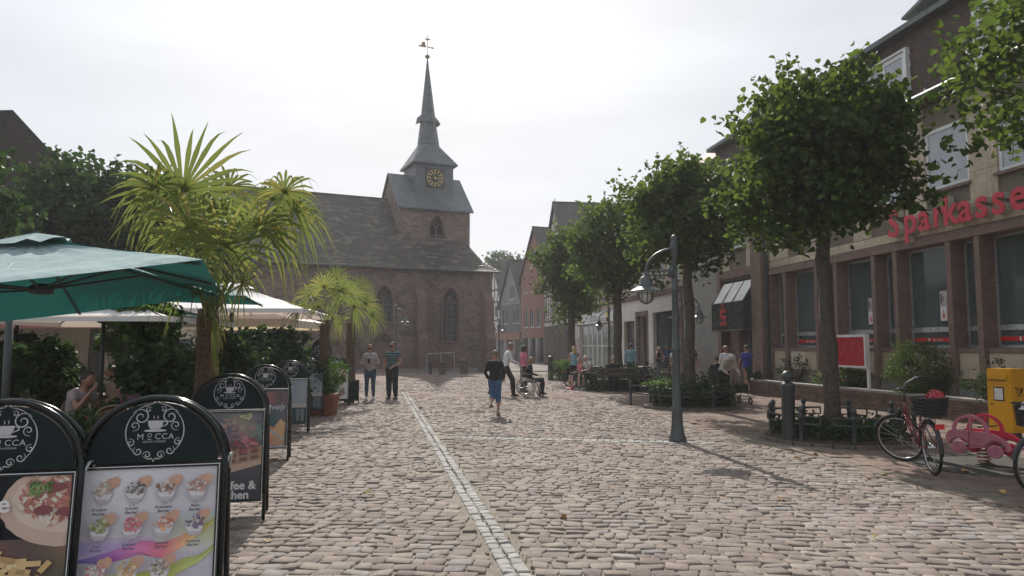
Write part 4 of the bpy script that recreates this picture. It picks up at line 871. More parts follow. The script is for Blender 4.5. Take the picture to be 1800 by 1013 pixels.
# planter wall of small bricks before the bank
m_brick = island_mat('planter_brick', [(0, (.09, .06, .05)), (.5, (.14, .09, .07)), (1, (.19, .13, .10))], .85, .4, 40, .5); pw = thing('planter_wall', 'low brown brick planter wall running along the bank front', 'wall', bank.location, bank.rotation_euler[2])
MB().box(.32, 19.0, -1.0, -.72, -.02, .44).build('core', m_sand, pw); MB().box(.3, 19.0, -1.06, -.70, .445, .5).build('coping', m_concrete, pw); MB().box(.5, 19, -.7, .0, .0, .40).build('soil', mat('soil', (.05, .035, .025), None, 9, .95, .8, 40), pw)
bb = MB().box(0, .235, 0, .06, 0, .066).build('brick', m_brick, pw); bb.location = (.32, -1.045, .0); k = 0; rst = MB()
for j in range(6):
    x = .32+(.12 if j % 2 else 0)
    while x < 18.9:
        if k < 290 and 1 < x < 13.6: share(bb, pw, (x, -1.045-rg.uniform(0, .006), .0+j*.074)); k += 1
        elif not (j == 0 and x < .35): rst.box(x, x+.235, -1.045, -.985, j*.074, j*.074+.066)
        x += .245
rst.build('bricks', m_brick, pw, kind='stuff')
# ---- left side: pink house with big hipped roof, pale houses far behind the cafe
o, Wd = eaves_house('pink_house', 'pink and cream house with steep dark hipped roof at the left edge', (-26.0, 22.5), (-16.6, 22.0), 9, 6.0, 10.4, m_ppk, mat('tile_dark', (.04, .034, .032), (.028, .025, .024), 9, 1.0, 0, 12, spec=0), [(2, 3.2, 3.6, 5.2, 2), (5, 6.2, 3.6, 5.2, 2), (5, 6.6, .3, 2.6, 1), (1.5, 3.4, .3, 2.6, 1)], m_white, m_glass, hipr=2.6, hipl=0, ov=.6)
MB().box(Wd+.004, Wd+.03, .01, 8.9, 0, 5.9).build('side_render', m_pc, o); MB().tube([(Wd-.2, -.12, 0), (Wd-.2, -.12, 5.6)], .07, 8).build('downpipe', m_wood, o)
for x_ in (2, 4.5, 7): window(o, 0, .01, 0, .02, 0, m_white, m_glass) if False else None
eaves_house('pale_far_house', 'pale plastered house far behind the cafe terrace', (-46, 70), (-26, 74), 10, 5.6, 9, m_pc, m_tileb, [(x, x+1.2, 3.3, 4.8, 2) for x in (2, 5, 8, 11, 14, 17)]+[(x, x+1.6, .4, 2.4, 1) for x in (3, 8, 13)], m_white, m_glass)
eaves_house('white_far_house', 'white house with arched gate far behind the parasols, left of the car', (-39, 52), (-31.5, 54), 8, 4.6, 8, m_pw, m_tileb, [(x, x+1.1, 2.9, 4.1, 2) for x in (1, 3.4, 5.6)]+[(2.0, 5.0, .1, 2.4, 2)], m_white, m_glass)
# wooded hill far behind the street
hm = MB(); HX = np.linspace(-150, 150, 31)
hill = struct(MB().add([(x, 150, 0) for x in HX]+[(x, 200, 9+3*math.sin(x*.04)+2*math.sin(x*.13)) for x in HX]+[(x, 250, 0) for x in HX], [(i, i+1, 32+i, 31+i) for i in range(30)]+[(31+i, 32+i, 63+i, 62+i) for i in range(30)]).build('hill', m_leaf_d))
# ================================================================ TREES
G_ = 'clipped lindens along the pavement'
tree('linden_tree', 'largest linden of the row, clipped crown before the bank, in the nearest fenced bed', 5.58, 12.95, .125, 4.95, (1.42, 1.4, 1.34), 10500, 11, G_, .118, sprigs=150, nclump=170)
tree('linden_tree', 'linden in the hedged round bed beside the canopy, right of the grey street lamp', 4.78, 19.75, .14, 5.2, (1.5, 1.5, 1.35), 8500, 12, G_, .125, sprigs=90)
tree('linden_tree', 'linden behind the lamp head, standing at the benches before the white shop', 4.05, 28.0, .17, 5.35, (1.85, 1.7, 1.75), 8500, 13, G_, .135, sprigs=90)
tree('linden_tree', 'farthest and smallest linden, left end of the row at the parked bicycle', 2.95, 36.0, .18, 5.2, (1.6, 1.6, 2.0), 7000, 14, G_, .16, sprigs=80)
tree('linden_tree', 'linden whose bright leaves hang into the top right corner', 8.35, 9.35, .15, 5.35, (1.95, 1.8, 1.5), 8500, 15, G_, .12, sprigs=120)
G2 = 'leafy trees behind the cafe terrace'
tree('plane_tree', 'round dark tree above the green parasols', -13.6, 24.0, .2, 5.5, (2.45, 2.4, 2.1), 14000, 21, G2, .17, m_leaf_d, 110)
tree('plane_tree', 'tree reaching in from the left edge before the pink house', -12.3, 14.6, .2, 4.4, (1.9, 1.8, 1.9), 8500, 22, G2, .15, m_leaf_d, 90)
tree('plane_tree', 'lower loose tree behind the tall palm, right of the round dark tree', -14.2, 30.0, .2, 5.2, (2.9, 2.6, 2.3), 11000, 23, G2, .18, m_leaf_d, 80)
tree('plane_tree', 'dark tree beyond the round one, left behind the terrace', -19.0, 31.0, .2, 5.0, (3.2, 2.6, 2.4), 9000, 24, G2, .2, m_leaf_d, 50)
tree('far_tree', 'distant tree top showing between the church corner and the slate house', 0-1.2, 118, .4, 12.0, (5.5, 4, 4.2), 6000, 25, None, .5, m_leaf_d, 30)
# ================================================================ lamps, bollards, beds
m_lampm = mat('lamp_grey_green', (.07, .085, .085), (.05, .062, .062), 8, .45, .15, 60); m_lens = mat('lamp_glass', (.55, .58, .57), (.45, .47, .46), 3, .15); m_shade = mat('lamp_shade_inside', (.75, .75, .72), None, 3, .5)
def lamp_head(t, x, z):
    q = Matrix.Translation((x, 0, z)) @ Matrix.Scale(.8, 4); o = (0, 0, 0)
    h = MB(); h.lathe([(.015, .44), (.035, .42), (.04, .34), (.10, .31), (.135, .25), (.15, .15), (.17, .13), (.17, .10), (.21, .085), (.32, .02), (.385, -.005), (.385, -.015), (.36, -.015), (.12, .05)], 20, 0, o, q); h = h.build('lamp_shade', m_lampm, t, True)
    MB().lathe([(.34, -.012), (.14, .03), (.02, .035)], 20, 0, o, q).build('reflector', m_shade, h, True)
    MB().lathe([(.13, .02), (.135, -.1), (.11, -.19), (.06, -.24), (.01, -.25)], 14, 0, o, q).build('lamp_glass', m_lens, h, True)
    c = MB()
    for k in range(4):
        a = math.pi*k/4; c.tube([(.15*math.cos(a), .15*math.sin(a), 0), (.155*math.cos(a), .155*math.sin(a), -.14), (.1*math.cos(a), .1*math.sin(a), -.24), (0, 0, -.28), (-.1*math.cos(a), -.1*math.sin(a), -.24), (-.155*math.cos(a), -.155*math.sin(a), -.14), (-.15*math.cos(a), -.15*math.sin(a), 0)], .011, 4, T=q)
    c.build('guard', m_lampm, h)
def lamp(name, label, x, y, H, arms, rz=0, g=None, heads=(-.5,)):
    t = thing(name, label, 'street lamp', (x, y, 0), rz, g); s = H/3.55
    p = MB(); p.lathe([(.155, 0), (.15, .04), (.12, .12), (.098, .28), (.09, .5), (.1, .52), (.1, .56), (.072, .60), (.066, 1.5), (.078, 1.52), (.078, 1.58), (.062, 1.6), (.052, 2.55), (.066, 2.57), (.066, 2.62), (.052, 2.64), (.046, H-.35), (.062, H-.33), (.062, H-.1), (.045, H-.07), (.06, H-.04), (.05, H), (.01, H+.03)], 18); p.build('pole', m_lampm, t, True)
    for hx in heads:
        sg = -1 if hx < 0 else 1; a = abs(hx); b = MB(); zt = H-.22
        b.tube([(sg*.05, 0, zt)]+[(sg*(a-a*.9*math.cos(q)), 0, zt-.42+.42*math.sin(q)) for q in np.linspace(math.pi/2, 0.0, 8)][:-1]+[(sg*a, 0, zt-.42)], .026, 8) if False else None
        b.tube([(sg*.05, 0, zt)]+[(sg*a*math.sin(q), 0, zt-.42+.42*math.cos(q)) for q in np.linspace(.25, math.pi/2, 8)]+[(sg*a, 0, zt-.46)], .024, 8)
        b.tube([(sg*.06, 0, zt-.38), (sg*a, 0, zt-.38)], .016, 6); b.tube([(sg*.06, 0, zt-.46), (sg*a, 0, zt-.46)], .016, 6); b.tube([(sg*.05, 0, zt-.3), (sg*.05, 0, zt-.5)], .07, 8); b.build('arm', m_lampm, t, True)
        lamp_head(t, sg*a, zt-.74)
    return t
GL = 'grey-green street lamps'
lamp('street_lamp', 'tall grey-green street lamp in the foreground with one hanging lantern on its left', 2.82, 12.62, 3.52, 1, 0, GL)
lamp('street_lamp', 'double-armed street lamp seen behind the trunk beside the bank canopy', 6.25, 26.0, 3.6, 2, 0, GL, heads=(-.42, .42))
lamp('street_lamp', 'street lamp before the rose shop front with lantern on its left', 4.85, 36.6, 3.6, 1, 0, GL)
lamp('street_lamp', 'pale street lamp before the church wall with lantern on its right', -6.35, 40.0, 3.9, 1, 0, GL, heads=(.5,))
lamp('street_lamp', 'small distant street lamp between church corner and arcade', -1.05, 60.0, 3.9, 2, 0, GL, heads=(-.4, .4))
m_bol = mat('stone_bollard', (.16, .13, .11), (.10, .085, .07), 5, .85, .5, 30)
def bollard(label, x, y, r, h, m, g, name='bollard'):
    t = thing(name, label, 'bollard', (x, y, 0), 0, g); MB().lathe([(r*1.0, -.02), (r, .05), (r*.98, h-.09), (r*1.06, h-.08), (r*1.06, h-.03), (r*.7, h), (.01, h+.02)], 16).build('post', m, t, True); MB().lathe([(r*1.07, h-.12), (r*1.07, h-.1)], 16).build('ring', m_iron, t); return t
GB = 'bollards edging the church pavement'
bollard('slim pale metal bollard, leftmost before the church', -4.88, 44.0, .1, .72, m_lampm, GB); bollard('stout brown bollard right beside the slim pale one', -4.03, 42.4, .2, .76, m_bol, GB); bollard('stout brown bollard in the middle of the gap below the gothic window', -2.9, 44.0, .24, .84, m_bol, GB)
bollard('stout brown bollard just left of the boy in the dark top', -2.05, 47.5, .22, .8, m_bol, GB); bollard('stout bollard behind the boy in dark top at the church corner', -.9, 49.5, .2, .8, m_bol, GB)
bollard('dark iron bollard beside the parked bicycle, left of the farthest linden', 1.86, 35.6, .13, 1.15, m_iron, None)
# railing by the church wall
ral = thing('church_railing', 'thin grey handrail before the right gothic window of the church', 'railing', (-6.1, 52.6, 0), ca)
rb = MB(); rb.tube([(0, 0, 1.1), (2.1, 0, 1.2)], .025, 6); rb.build('handrail', m_alu, ral)
for k in range(3): MB().tube([(k*1.05, 0, 0), (k*1.05, 0, 1.1+k*.048)], .025, 6).build('rail_post', m_alu, ral)
# round planted beds with iron fence
m_soil = MM('bed_soil', (.045, .032, .022), None, 9, .95, .8, 40)
def fence_post(t, x, y, h=.58, ang=0):
    p = MB(); p.lathe([(.045, -.02), (.045, .03), (.034, .05), (.034, h-.16), (.05, h-.15), (.05, h-.11), (.032, h-.1), (.03, h-.05), (.05, h-.03), (.045, h+.01), (.02, h+.04), (.005, h+.05)], 10, 0, (x, y, 0)); return p.build('fence_post', m_iron, t, True)
def ring_bed(label, cx, cy, r, n, gap, seed, plant_h=.3, nl=1500, kerb=True):
    t = thing('tree_bed', label, 'planting bed', (cx, cy, 0), 0, 'round tree beds'); MB().lathe([(r-.02, -.03), (r-.04, .07), (r*.5, .1), (.05, .12)], 32).build('soil', m_soil, t, True)
    nk = int(2*math.pi*r/.3)
    for k in range(nk):
        a = 2*math.pi*k/nk; T = Matrix.Rotation(a, 4, 'Z'); MB().box(r-.03, r+.06, -r*math.pi/nk+.006, r*math.pi/nk-.006, -.02, .045, 0, T).build('kerb_stone', m_bol, t)
    fe = thing('bed_fence', label.replace('planted', 'dark iron hoop fence around the')[:90], 'fence', (cx, cy, 0), 0, 'iron fences of the tree beds'); a0 = .3
    for k in range(n):
        a = a0+2*math.pi*k/n; rr = r-.1; fence_post(fe, rr*math.cos(a), rr*math.sin(a)); rl = MB(); w = .62*math.pi/n*1.25
        P = [(rr*math.cos(a+s), rr*math.sin(a+s), z) for z, ss in ((.45, np.linspace(-w, w, 8)), (.33, np.linspace(w, -w, 8))) for s in ss]; P.append(P[0]); rl.tube(P, .017, 6, cap=False); rl.build('rail_hoop', m_iron, fe, True)
    rg_ = np.random.default_rng(seed); th = rg_.uniform(0, 6.28, nl); q = np.sqrt(rg_.random(nl))*(r-.18); zz = .1+rg_.random(nl)*plant_h*(.5+.5*rg_.random(nl)); C = np.c_[q*np.cos(th), q*np.sin(th), zz]; V, Q = leafgeo(C, .06, rg_, .1, .2)
    pt = fastmesh('bed_plants', V, Q, m_leaf_d, None, 'stuff'); pt.location = (cx, cy, 0); tag(pt, label.replace('bed', 'bed, its low evergreen ground cover')[:100], 'ground cover'); return t
ring_bed('planted round bed under the largest linden, nearest the camera', 5.72, 12.95, 1.27, 9, .2, 31, .26, 1800); ring_bed('planted round bed around the linden left of the bank entrance', 4.78, 19.75, 1.2, 8, .2, 32, .5, 3000)
ring_bed('planted round bed under the linden behind the lamp head', 4.1, 28.0, 1.3, 8, .2, 33, .4, 1200); ring_bed('planted round bed at the farthest linden by the parked bicycle', 3.0, 36.2, 1.1, 7, .2, 34, .6, 1500)
bollard('thick dark iron bollard with ball top at the left rim of the nearest bed', 4.66, 12.45, .11, 1.0, m_iron, None); bpy.data.objects[-1] if False else None
kn = bpy.data.objects.get('bollard.006'); 
MB().lathe([(.05, 1.0), (.06, 1.03), (.1, 1.08), (.1, 1.14), (.05, 1.19), (.01, 1.2)], 14).build('ball_top', m_iron, kn, True) if kn else None
# benches and rack-like rails by bed two and three
def rails(label, pts, h=.55, name='rail_fence', mid=True):
    o = thing(name, label, 'fence', (pts[0][0], pts[0][1], 0)); o0 = Vector((pts[0][0], pts[0][1], 0))
    for a in pts: fence_post(o, a[0]-o0.x, a[1]-o0.y, h)
    for a, b in zip(pts, pts[1:]):
        for z in ((h-.08, h-.28) if mid else (h-.08,)): MB().tube([(a[0]-o0.x, a[1]-o0.y, z), (b[0]-o0.x, b[1]-o0.y, z)], .018, 6).build('rail', m_iron, o, True)
    return o
rails('black iron rail fence left of the hedged bed, before the benches', [(3.3, 20.5), (3.85, 19.2), (4.1, 18.4)], .62); rails('black iron rails behind the benches at the third linden', [(3.2, 26.4), (4.6, 25.6), (5.6, 26.2)], .9); rails('black iron rails left of the pale blue shirt man', [(5.4, 29.3), (6.1, 29.6), (6.8, 29.9)], 1.0)
m_bw = mat('bench_wood', (.05, .04, .032), (.035, .028, .022), 8, .7, .3, 30)
def bench(label, x, y, rz, L_=1.7):
    t = thing('bench', label, 'bench', (x, y, 0), rz, 'dark benches around the lindens')
    for k in range(4): MB().box(-L_/2, L_/2, -.22+k*.115, -.12+k*.115, .42, .455).build('seat_slat', m_bw, t)
    for k in range(3): MB().box(-L_/2, L_/2, .245, .275, .52+k*.12, .61+k*.12).build('back_slat', m_bw, t)
    for s in (-1, 1):
        b = MB(); xx = s*(L_/2-.18); b.tube([(xx, -.2, 0), (xx, -.2, .4), (xx, .22, .4), (xx, .3, .86)], .022, 6); b.tube([(xx, .2, 0), (xx, .22, .4)], .022, 6); b.build('leg_frame', m_iron, t)
bench('dark bench with the older man and woman seated, left of the third linden', 2.95, 27.75, R(-65)); bench('dark bench behind the seated couple, back turned', 3.9, 26.3, R(175)); bench('dark bench at the right of the third linden', 5.5, 27.6, R(80))
# waste bin, sign boards
bn = thing('litter_bin', 'small dark litter bin between the benches and the cap woman', 'bin', (4.75, 26.6, 0)); MB().lathe([(.16, .35), (.19, .4), (.2, .88), (.17, .9)], 14).build('body', m_iron, bn, True); MB().tube([(0, .2, 0), (0, .2, .8)], .03, 6).build('post', m_iron, bn)
ib = thing('notice_board', 'red glazed notice board on white posts before the bank windows', 'notice board', (*bx_(6.15, .93), 0), bank.rotation_euler[2])
p = MB(); p.box(-.75, 1.05, -.06, .0, 1.05, 1.10); p.box(-.75, 1.05, -.06, 0, 1.86, 1.93); p.box(-.75, -.69, -.06, 0, 1.10, 1.86); p.box(.99, 1.05, -.06, 0, 1.10, 1.86); p.build('frame', m_white, ib); MB().box(-.69, .99, -.045, -.02, 1.10, 1.86).build('panel', MM('board_red', (.42, .012, .02), (.36, .01, .02), 3, .2), ib)
for x_ in (-.72, 1.02): MB().box(x_-.035, x_+.035, .002, .06, .3, 1.93).build('post', m_white, ib)
for k in range(5): text_obj('S', 'lettering', MM('print_pink', (.55, .18, .2)), ib, .45, -.047, 1.7-.1*k, .1, .001) if k < 2 else None
gb_ = thing('wall_display', 'grey display board and stand before the grey house wall', 'display board', (*bx_(-5.5, .8), 0), bank.rotation_euler[2]); q_ = MB(); q_.box(-1.1, 1.0, -.05, .05, 2.0, 2.06); q_.box(-.1, 0, -.05, .05, 0, 2.0); q_.build('frame', m_lampm, gb_); MB().box(.1, 1.0, -.02, .02, .7, 1.5).build('panel', m_concrete, gb_)
ws = thing('hanging_sign', 'white square hanging sign on a bracket beside the rose shop', 'sign', (*P2(1010, 47.0), 0)); MB().box(-.3, .3, -.05, .05, 2.15, 2.85).build('panel', m_white, ws); MB().tube([(0, 0, 2.85), (0, 0, 3.0), (.9, .0, 3.0)], .03, 6).build('bracket', m_iron, ws)
# ================================================================ shrubs
def shrub(label, c, rad, n, seed, leaf=.06, m=None, name='shrub', stem=True, p=2.2, asp=1.0, flowers=None, grp=None, cat='shrub', up=.4, droop=.35, base=None):
    t = thing(name, label, cat, (c[0], c[1], 0), 0, grp); rg_ = np.random.default_rng(seed); C, cl = crown_pts(rad, n, rg_, p, .3, seed, 60, .2); V, Q = leafgeo(C+np.array([0, 0, c[2]]), leaf, rg_, droop, up, asp)
    if stem:
        b = MB()
        for q in cl[:14]: b.tube([(q[0]*.15, q[1]*.15, base or 0), (q[0]*.5, q[1]*.5, c[2]*.6), (q[0]*.9, q[1]*.9, c[2]+q[2]*.9)], [.02, .014, .005], 5)
        b.build('stems', m_bark, t, kind='stuff')
    fastmesh('foliage', V, Q, m or m_leaf_b, t, 'stuff')
    if flowers:
        cols, nf, sz = flowers
        for ci, col in enumerate(cols):
            C2 = cl[rg_.integers(0, len(cl), nf)]*1.02+rg_.normal(0, .03, (nf, 3)); V, Q = leafgeo(C2+np.array([0, 0, c[2]]), sz, rg_, .1, .8, 1.2); fastmesh('flowers', V, Q, MM('petal_%d%d%d' % tuple(int(x*99) for x in col), col), t, 'stuff')
    return t
x, y = bx_(8.55, .35); shrub('feathery green conifer bush in the bank planter left of the yellow post box', (x, y, .95), (.85, .5, .72), 5200, 41, .075, leaf_mat('conifer', [(0, (.04, .08, .025)), (1, (.09, .15, .04))], .2), asp=.35, base=.4)
x, y = bx_(11.0, .3); shrub('darker bush at the right end behind the post box', (x, y, .7), (.8, .4, .5), 2000, 42, .07, m_leaf_d, asp=.5, base=.4)
x, y = bx_(5.6, .35); shrub('pink rose bush below the red notice board', (x, y, .66), (.95, .35, .36), 1700, 43, .06, m_leaf_b, flowers=([(.65, .10, .2), (.6, .2, .28)], 26, .07), base=.35)
x, y = bx_(2.6, .35); shrub('thin straggly rose shrub at the far end of the bank planter', (x, y, .85), (.5, .3, .5), 420, 44, .06, m_leaf_d, base=.35)
shrub('dense hedge plants filling the bed left of the bank entrance', (4.78, 19.75, .38), (1.0, 1.0, .42), 4200, 45, .06, m_leaf_d, p=3, base=0); shrub('white flowering plants on the left rim of the hedged bed', (4.0, 19.3, .62), (.55, .4, .14), 500, 46, .05, m_leaf_b, flowers=([(.7, .7, .65)], 60, .06), base=0)
shrub('green plants around the foot of the farthest linden', (2.7, 35.2, .5), (.9, .6, .5), 1500, 47, .09, m_leaf_b, base=0); shrub('low dark hedge behind the benches at the third linden', (4.1, 27.2, .4), (1.6, .9, .42), 2500, 48, .08, m_leaf_d, p=3.5, base=0)
shrub('loose evergreen plants inside the nearest fenced bed', (5.75, 12.9, .18), (1.0, 1.0, .14), 1600, 49, .055, m_leaf_d, p=3, base=0)
# ================================================================ PARASOLS
def umbrella(label, c, size, rz, rim, apex, cm, tilt=(0, 0), vent=True, val=.0, valm=None, mast=None, pole=True, g='parasols over the cafe terrace', vm_=None, pm=None):
    t = thing('parasol', label, 'parasol', (c[0], c[1], 0), 0, g); T = Matrix.Translation((0, 0, rim)) @ Matrix.Rotation(tilt[0], 4, 'X') @ Matrix.Rotation(tilt[1], 4, 'Y') @ Matrix.Rotation(rz, 4, 'Z'); h = size/2; dz = apex-rim; rr = random.Random(int(c[0]*10))
    cn = MB(); nU, nV = 20, 14
    for k in range(4):
        Tk = T @ Matrix.Rotation(math.pi/2*k, 4, 'Z'); vs = []
        for i in range(nV+1):
            f = .06+.94*i/nV
            for j in range(nU+1):
                s = -1+2*j/nU; x = s*h*f; y = -h*f; z = dz*(1-f)-.05*(1-s*s)*f*(1-f)*2.2*size/3-.018*(1-s*s)*(f > .98)+.028*noise.noise(Vector((x*2.3+k*7, y*2.3, c[0])))*(f < .97)+.010*math.sin(j*1.9+k)*max(0, 1-f*1.6); vs.append((x, y, z))
        w = nU+1; cn.add(vs, [(i*w+j, (i+1)*w+j, (i+1)*w+j+1, i*w+j+1) for i in range(nV) for j in range(nU)], 0, Tk)
        if val: cn.add([(x, -h-.004, z) for x, z in [(-h, 0)]+[(h, 0)]+[(h, -val)]+[(-h, -val)]], [(3, 2, 1, 0)], 1 if valm else 0, Tk)
    cn = cn.build('canopy', [cm]+([valm] if valm else []), t, True)
    if vent:
        v = MB()
        for k in range(4):
            Tk = T @ Matrix.Rotation(math.pi/2*k, 4, 'Z'); hv = h*.2; vs = []
            for i in range(5):
                f = i/4
                for j in range(7): s = -1+j/3; vs.append((s*hv*f, -hv*f, dz+.07-.115*f+.02*math.sin(j*2.4+k*2+1)*f))
            v.add(vs, [(i*7+j, (i+1)*7+j, (i+1)*7+j+1, i*7+j+1) for i in range(4) for j in range(6)], 0, Tk)
        v.build('vent_flap', vm_ or cm, t, True)
    hub = T @ Vector((0, 0, dz-.42)); MB().lathe([(.05, -.04), (.09, -.03), (.09, .03), (.05, .05)], 12, 0, hub).build('hub', m_iron, t, True)
    for k in range(8):
        a = math.pi/4*k; L_ = h*(1.414 if k % 2 else 1)*.985; kx, ky = math.sin(a), math.cos(a)
        r = MB(); r.tube([T @ Vector((kx*.05, ky*.05, dz-.05)), T @ Vector((kx*L_, ky*L_, .0-.03))], .013, 5); r = r.build('rib', m_iron, t)
        f_ = .5; MB().tube([hub, T @ Vector((kx*L_*f_, ky*L_*f_, dz*(1-f_)-.05))], .011, 5).build('strut', m_iron, r)
    p = MB()
    if mast:
        mx_, my_ = mast[0]-c[0], mast[1]-c[1]; top = T @ Vector((0, 0, dz+.06)); p.tube([(mx_, my_, 0), (mx_, my_, 2.35)], .045, 10); p.tube([(mx_, my_, 2.2), (mx_*.9, my_*.9, apex+.05), (mx_*.5, my_*.5, apex+.13), top], .035, 8); p.box(mx_-.4, mx_+.4, my_-.4, my_+.4, 0, .09)
    elif pole: p.tube([(0, 0, 0), T @ Vector((0, 0, dz-.02))], .032 if size < 3.5 else .05, 10); p.lathe([(.3, 0), (.3, .06), (.06, .09), (.06, .3)], 16)
    if p.v: p.build('mast', pm or m_iron, t, True)
    return t
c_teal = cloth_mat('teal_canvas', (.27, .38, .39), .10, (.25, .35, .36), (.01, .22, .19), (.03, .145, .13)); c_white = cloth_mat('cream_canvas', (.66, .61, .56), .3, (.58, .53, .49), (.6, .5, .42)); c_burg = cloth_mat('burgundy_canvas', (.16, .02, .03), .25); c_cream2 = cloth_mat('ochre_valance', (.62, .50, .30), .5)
A_, B_ = Vector((-2.23, 5.3)), Vector((-2.94, 8.2)); rzA = math.atan2(B_.y-A_.y, B_.x-A_.x)-math.pi/2; sdv = (B_-A_).normalized(); pdv = Vector((-sdv.y, sdv.x)); cc = A_+sdv*1.49+pdv*1.5
umbrella('large green-blue parasol tilted to the left in the foreground', (-3.95, 6.14), 2.7, R(19), 2.0, 2.50, c_teal, tilt=(R(1.2), R(-8.5)), vm_=mat('teal_vent', (.26, .36, .37), (.2, .29, .3), 3, .85), mast=(-6.32, 9.2))
umbrella('second green-blue parasol, mostly hidden behind the tall palm', (-5.75, 11.9), 3.0, rzA, 2.42, 3.0, c_teal, tilt=(0, R(2)))
umbrella('big cream parasol behind the tall palm, widest of the cream ones', (-6.9, 18.0), 4.2, .1, 2.45, 3.12, c_white, val=.1, vent=True)
umbrella('cream parasol left of the palm, its dark pole standing in the terrace', (-6.25, 11.2), 3.0, .05, 2.02, 2.42, c_white, val=.08)
umbrella('cream parasol with ochre valance at the back right of the terrace near the church', (-8.0, 21.5), 4.0, .0, 2.35, 3.0, c_white, val=.22, valm=c_cream2)
umbrella('burgundy parasol at the back left under the green ones', (-9.6, 14.2), 3.0, .2, 2.3, 2.7, c_burg, val=.3, vent=False)
# ================================================================ PALMS
m_palm = leaf_mat('palm_leaf', [(0, (.06, .10, .025)), (.5, (.10, .15, .03)), (.8, (.17, .18, .045)), (1, (.34, .25, .07))], .42, (.30, .34, .09))
m_palmtrunk = mat('palm_fibre', (.13, .08, .045), (.06, .035, .02), 30, 1, 1, 60); m_pet = MM('palm_petiole', (.10, .15, .03), (.07, .11, .03), 6, .5)
def fan(parent, s, hub, rad, seed, nrm=None, nseg=22, span=R(250), droop=.3, tipdroop=.25):
    rr = random.Random(seed); s, hub = Vector(s), Vector(hub); d = (hub-s).normalized(); up = Vector((0, 0, 1))
    side = d.cross(up).normalized() if abs(d.z) < .97 else Vector((1, 0, 0)); nm = (nrm and Vector(nrm).normalized()) or side.cross(d).normalized()
    side = d.cross(nm).normalized(); nm = side.cross(d).normalized(); f = MB()
    m_ = s.lerp(hub, .5)+up*.06*(hub-s).length; f.tube([s, m_, hub], [.014, .01, .008], 5, 1)
    for i in range(nseg):
        a = -span/2+span*i/(nseg-1)+rr.gauss(0, .02); dr = d*math.cos(a)+side*math.sin(a); L_ = rad*(.78+.22*math.cos(a*.6))*rr.uniform(.88, 1.05); w = .017*rad/.6*1.25
        wd = nm.cross(dr).normalized(); vs = []; K = 6; yel = 0
        dd = droop*rr.uniform(.6, 1.5); td = tipdroop*rr.uniform(.2, 1.8)
        for k in range(K+1):
            q = k/K; ww = w*(.3+1.2*q if q < .5 else .9*(1-q)*2*.95+.05) if k < K else .001
            p = hub+dr*L_*q-up*(dd*q*q*L_*.5+td*max(0, q-.55)**2*L_*2.2)+nm*.02*math.sin(i*3)*q
            vs += [p-wd*ww+nm*.008*(i % 2), p, p+wd*ww+nm*.008*(i % 2)]
        for v in (0, 1, 2): pass
        f.add(vs, [(3*k+c_, 3*k+3+c_, 3*k+4+c_, 3*k+1+c_) for k in range(K) for c_ in (0, 1)])
    return f.build('palm_frond', [m_palm, m_pet], parent, True)
def palm(label, x, y, z0, z1, r, hubs, seed, brown=3, lean=0):
    t = thing('fan_palm', label, 'palm', (x, y, 0), 0, 'fan palms in front of the cafe'); rr = random.Random(seed); o = Vector((x, y, 0)); tr = MB(); n = 16
    tr.tube([(lean*i/n+rr.gauss(0, .006), rr.gauss(0, .006), z0+(z1-z0)*i/n) for i in range(n+1)], [r*rr.uniform(.88, 1.12)*(1.1-.2*i/n) for i in range(n+1)], 12); tr.build('trunk', m_palmtrunk, t, True)
    fb = MB()
    for k in range(260):
        z = z0+(z1-z0)*rr.random(); a = rr.uniform(0, 6.28); p = Vector((r*.9*math.cos(a)+lean*(z-z0)/(z1-z0), r*.9*math.sin(a), z)); e = p+Vector((math.cos(a)*.05, math.sin(a)*.05, rr.uniform(.02, .12))); fb.add([p-Vector((0, 0, .01)), p+Vector((0, 0, .01)), e], [(0, 1, 2)])
    fb.build('trunk_fibre', m_palmtrunk, t, kind='stuff')
    cr = Vector((lean, 0, z1-.05))
    for i, (h, rad, nrm, dr) in enumerate(hubs): fan(t, cr+Vector((rr.gauss(0, .03), rr.gauss(0, .03), rr.uniform(-.15, .1))), Vector(h)-o, rad, seed*50+i, nrm, droop=dr*.6, tipdroop=.3+dr*.32)
    return t
YP = 8.0; px0 = at(363, 600, YP).x; F = (0, -1, .25)
hubs = [(at(322, 335, 8.1), .98, F, .04), (at(270, 330, 8.0), .6, (-.5, -.8, .5), 1.2), (at(385, 372, 8.2), .62, (.3, -1, .2), 1.6), (at(352, 440, 7.8), .62, (-.1, -1, .3), 1.9), (at(520, 372, 8.0), .5, (.5, -.7, .3), 1.9), (at(480, 400, 8.0), .5, (.2, -1, .2), 2.0), (at(352, 520, 7.5), .5, (0, -1, .2), .8), (at(335, 400, 7.7), .78, (-.2, -1, .3), .9), (at(290, 345, 8.4), .62, (-.4, -.6, .6), .9), (at(395, 432, 7.6), .66, (0.1, -1, .1), .06), (at(360, 360, 8.5), .7, (.3, -1, .3), .6), (at(500, 338, 7.9), .52, (.3, -.7, .5), 1.3), (at(478, 350, 8.3), .5, (.1, -1, .3), 1.5),
        (at(455, 400, 7.8), .62, (.5, -.8, .3), 1.0), (at(425, 500, 7.5), .42, (.4, -.8, .5), .6), (at(385, 505, 7.4), .5, (0, -1, .2), .5), (at(340, 470, 8.3), .6, (-.3, -.9, .2), 1.2), (at(300, 420, 8.0), .5, (-.5, -.7, .2), 1.3), (at(372, 560, 7.6), .4, (.1, -1, .0), 1.6), (at(402, 330, 8.7), .55, (.4, -.8, .4), .9)]
palm('tall fan palm with yellowing fronds beside the green parasol', px0, YP, 0, 2.0, .12, hubs, 3, lean=.02)
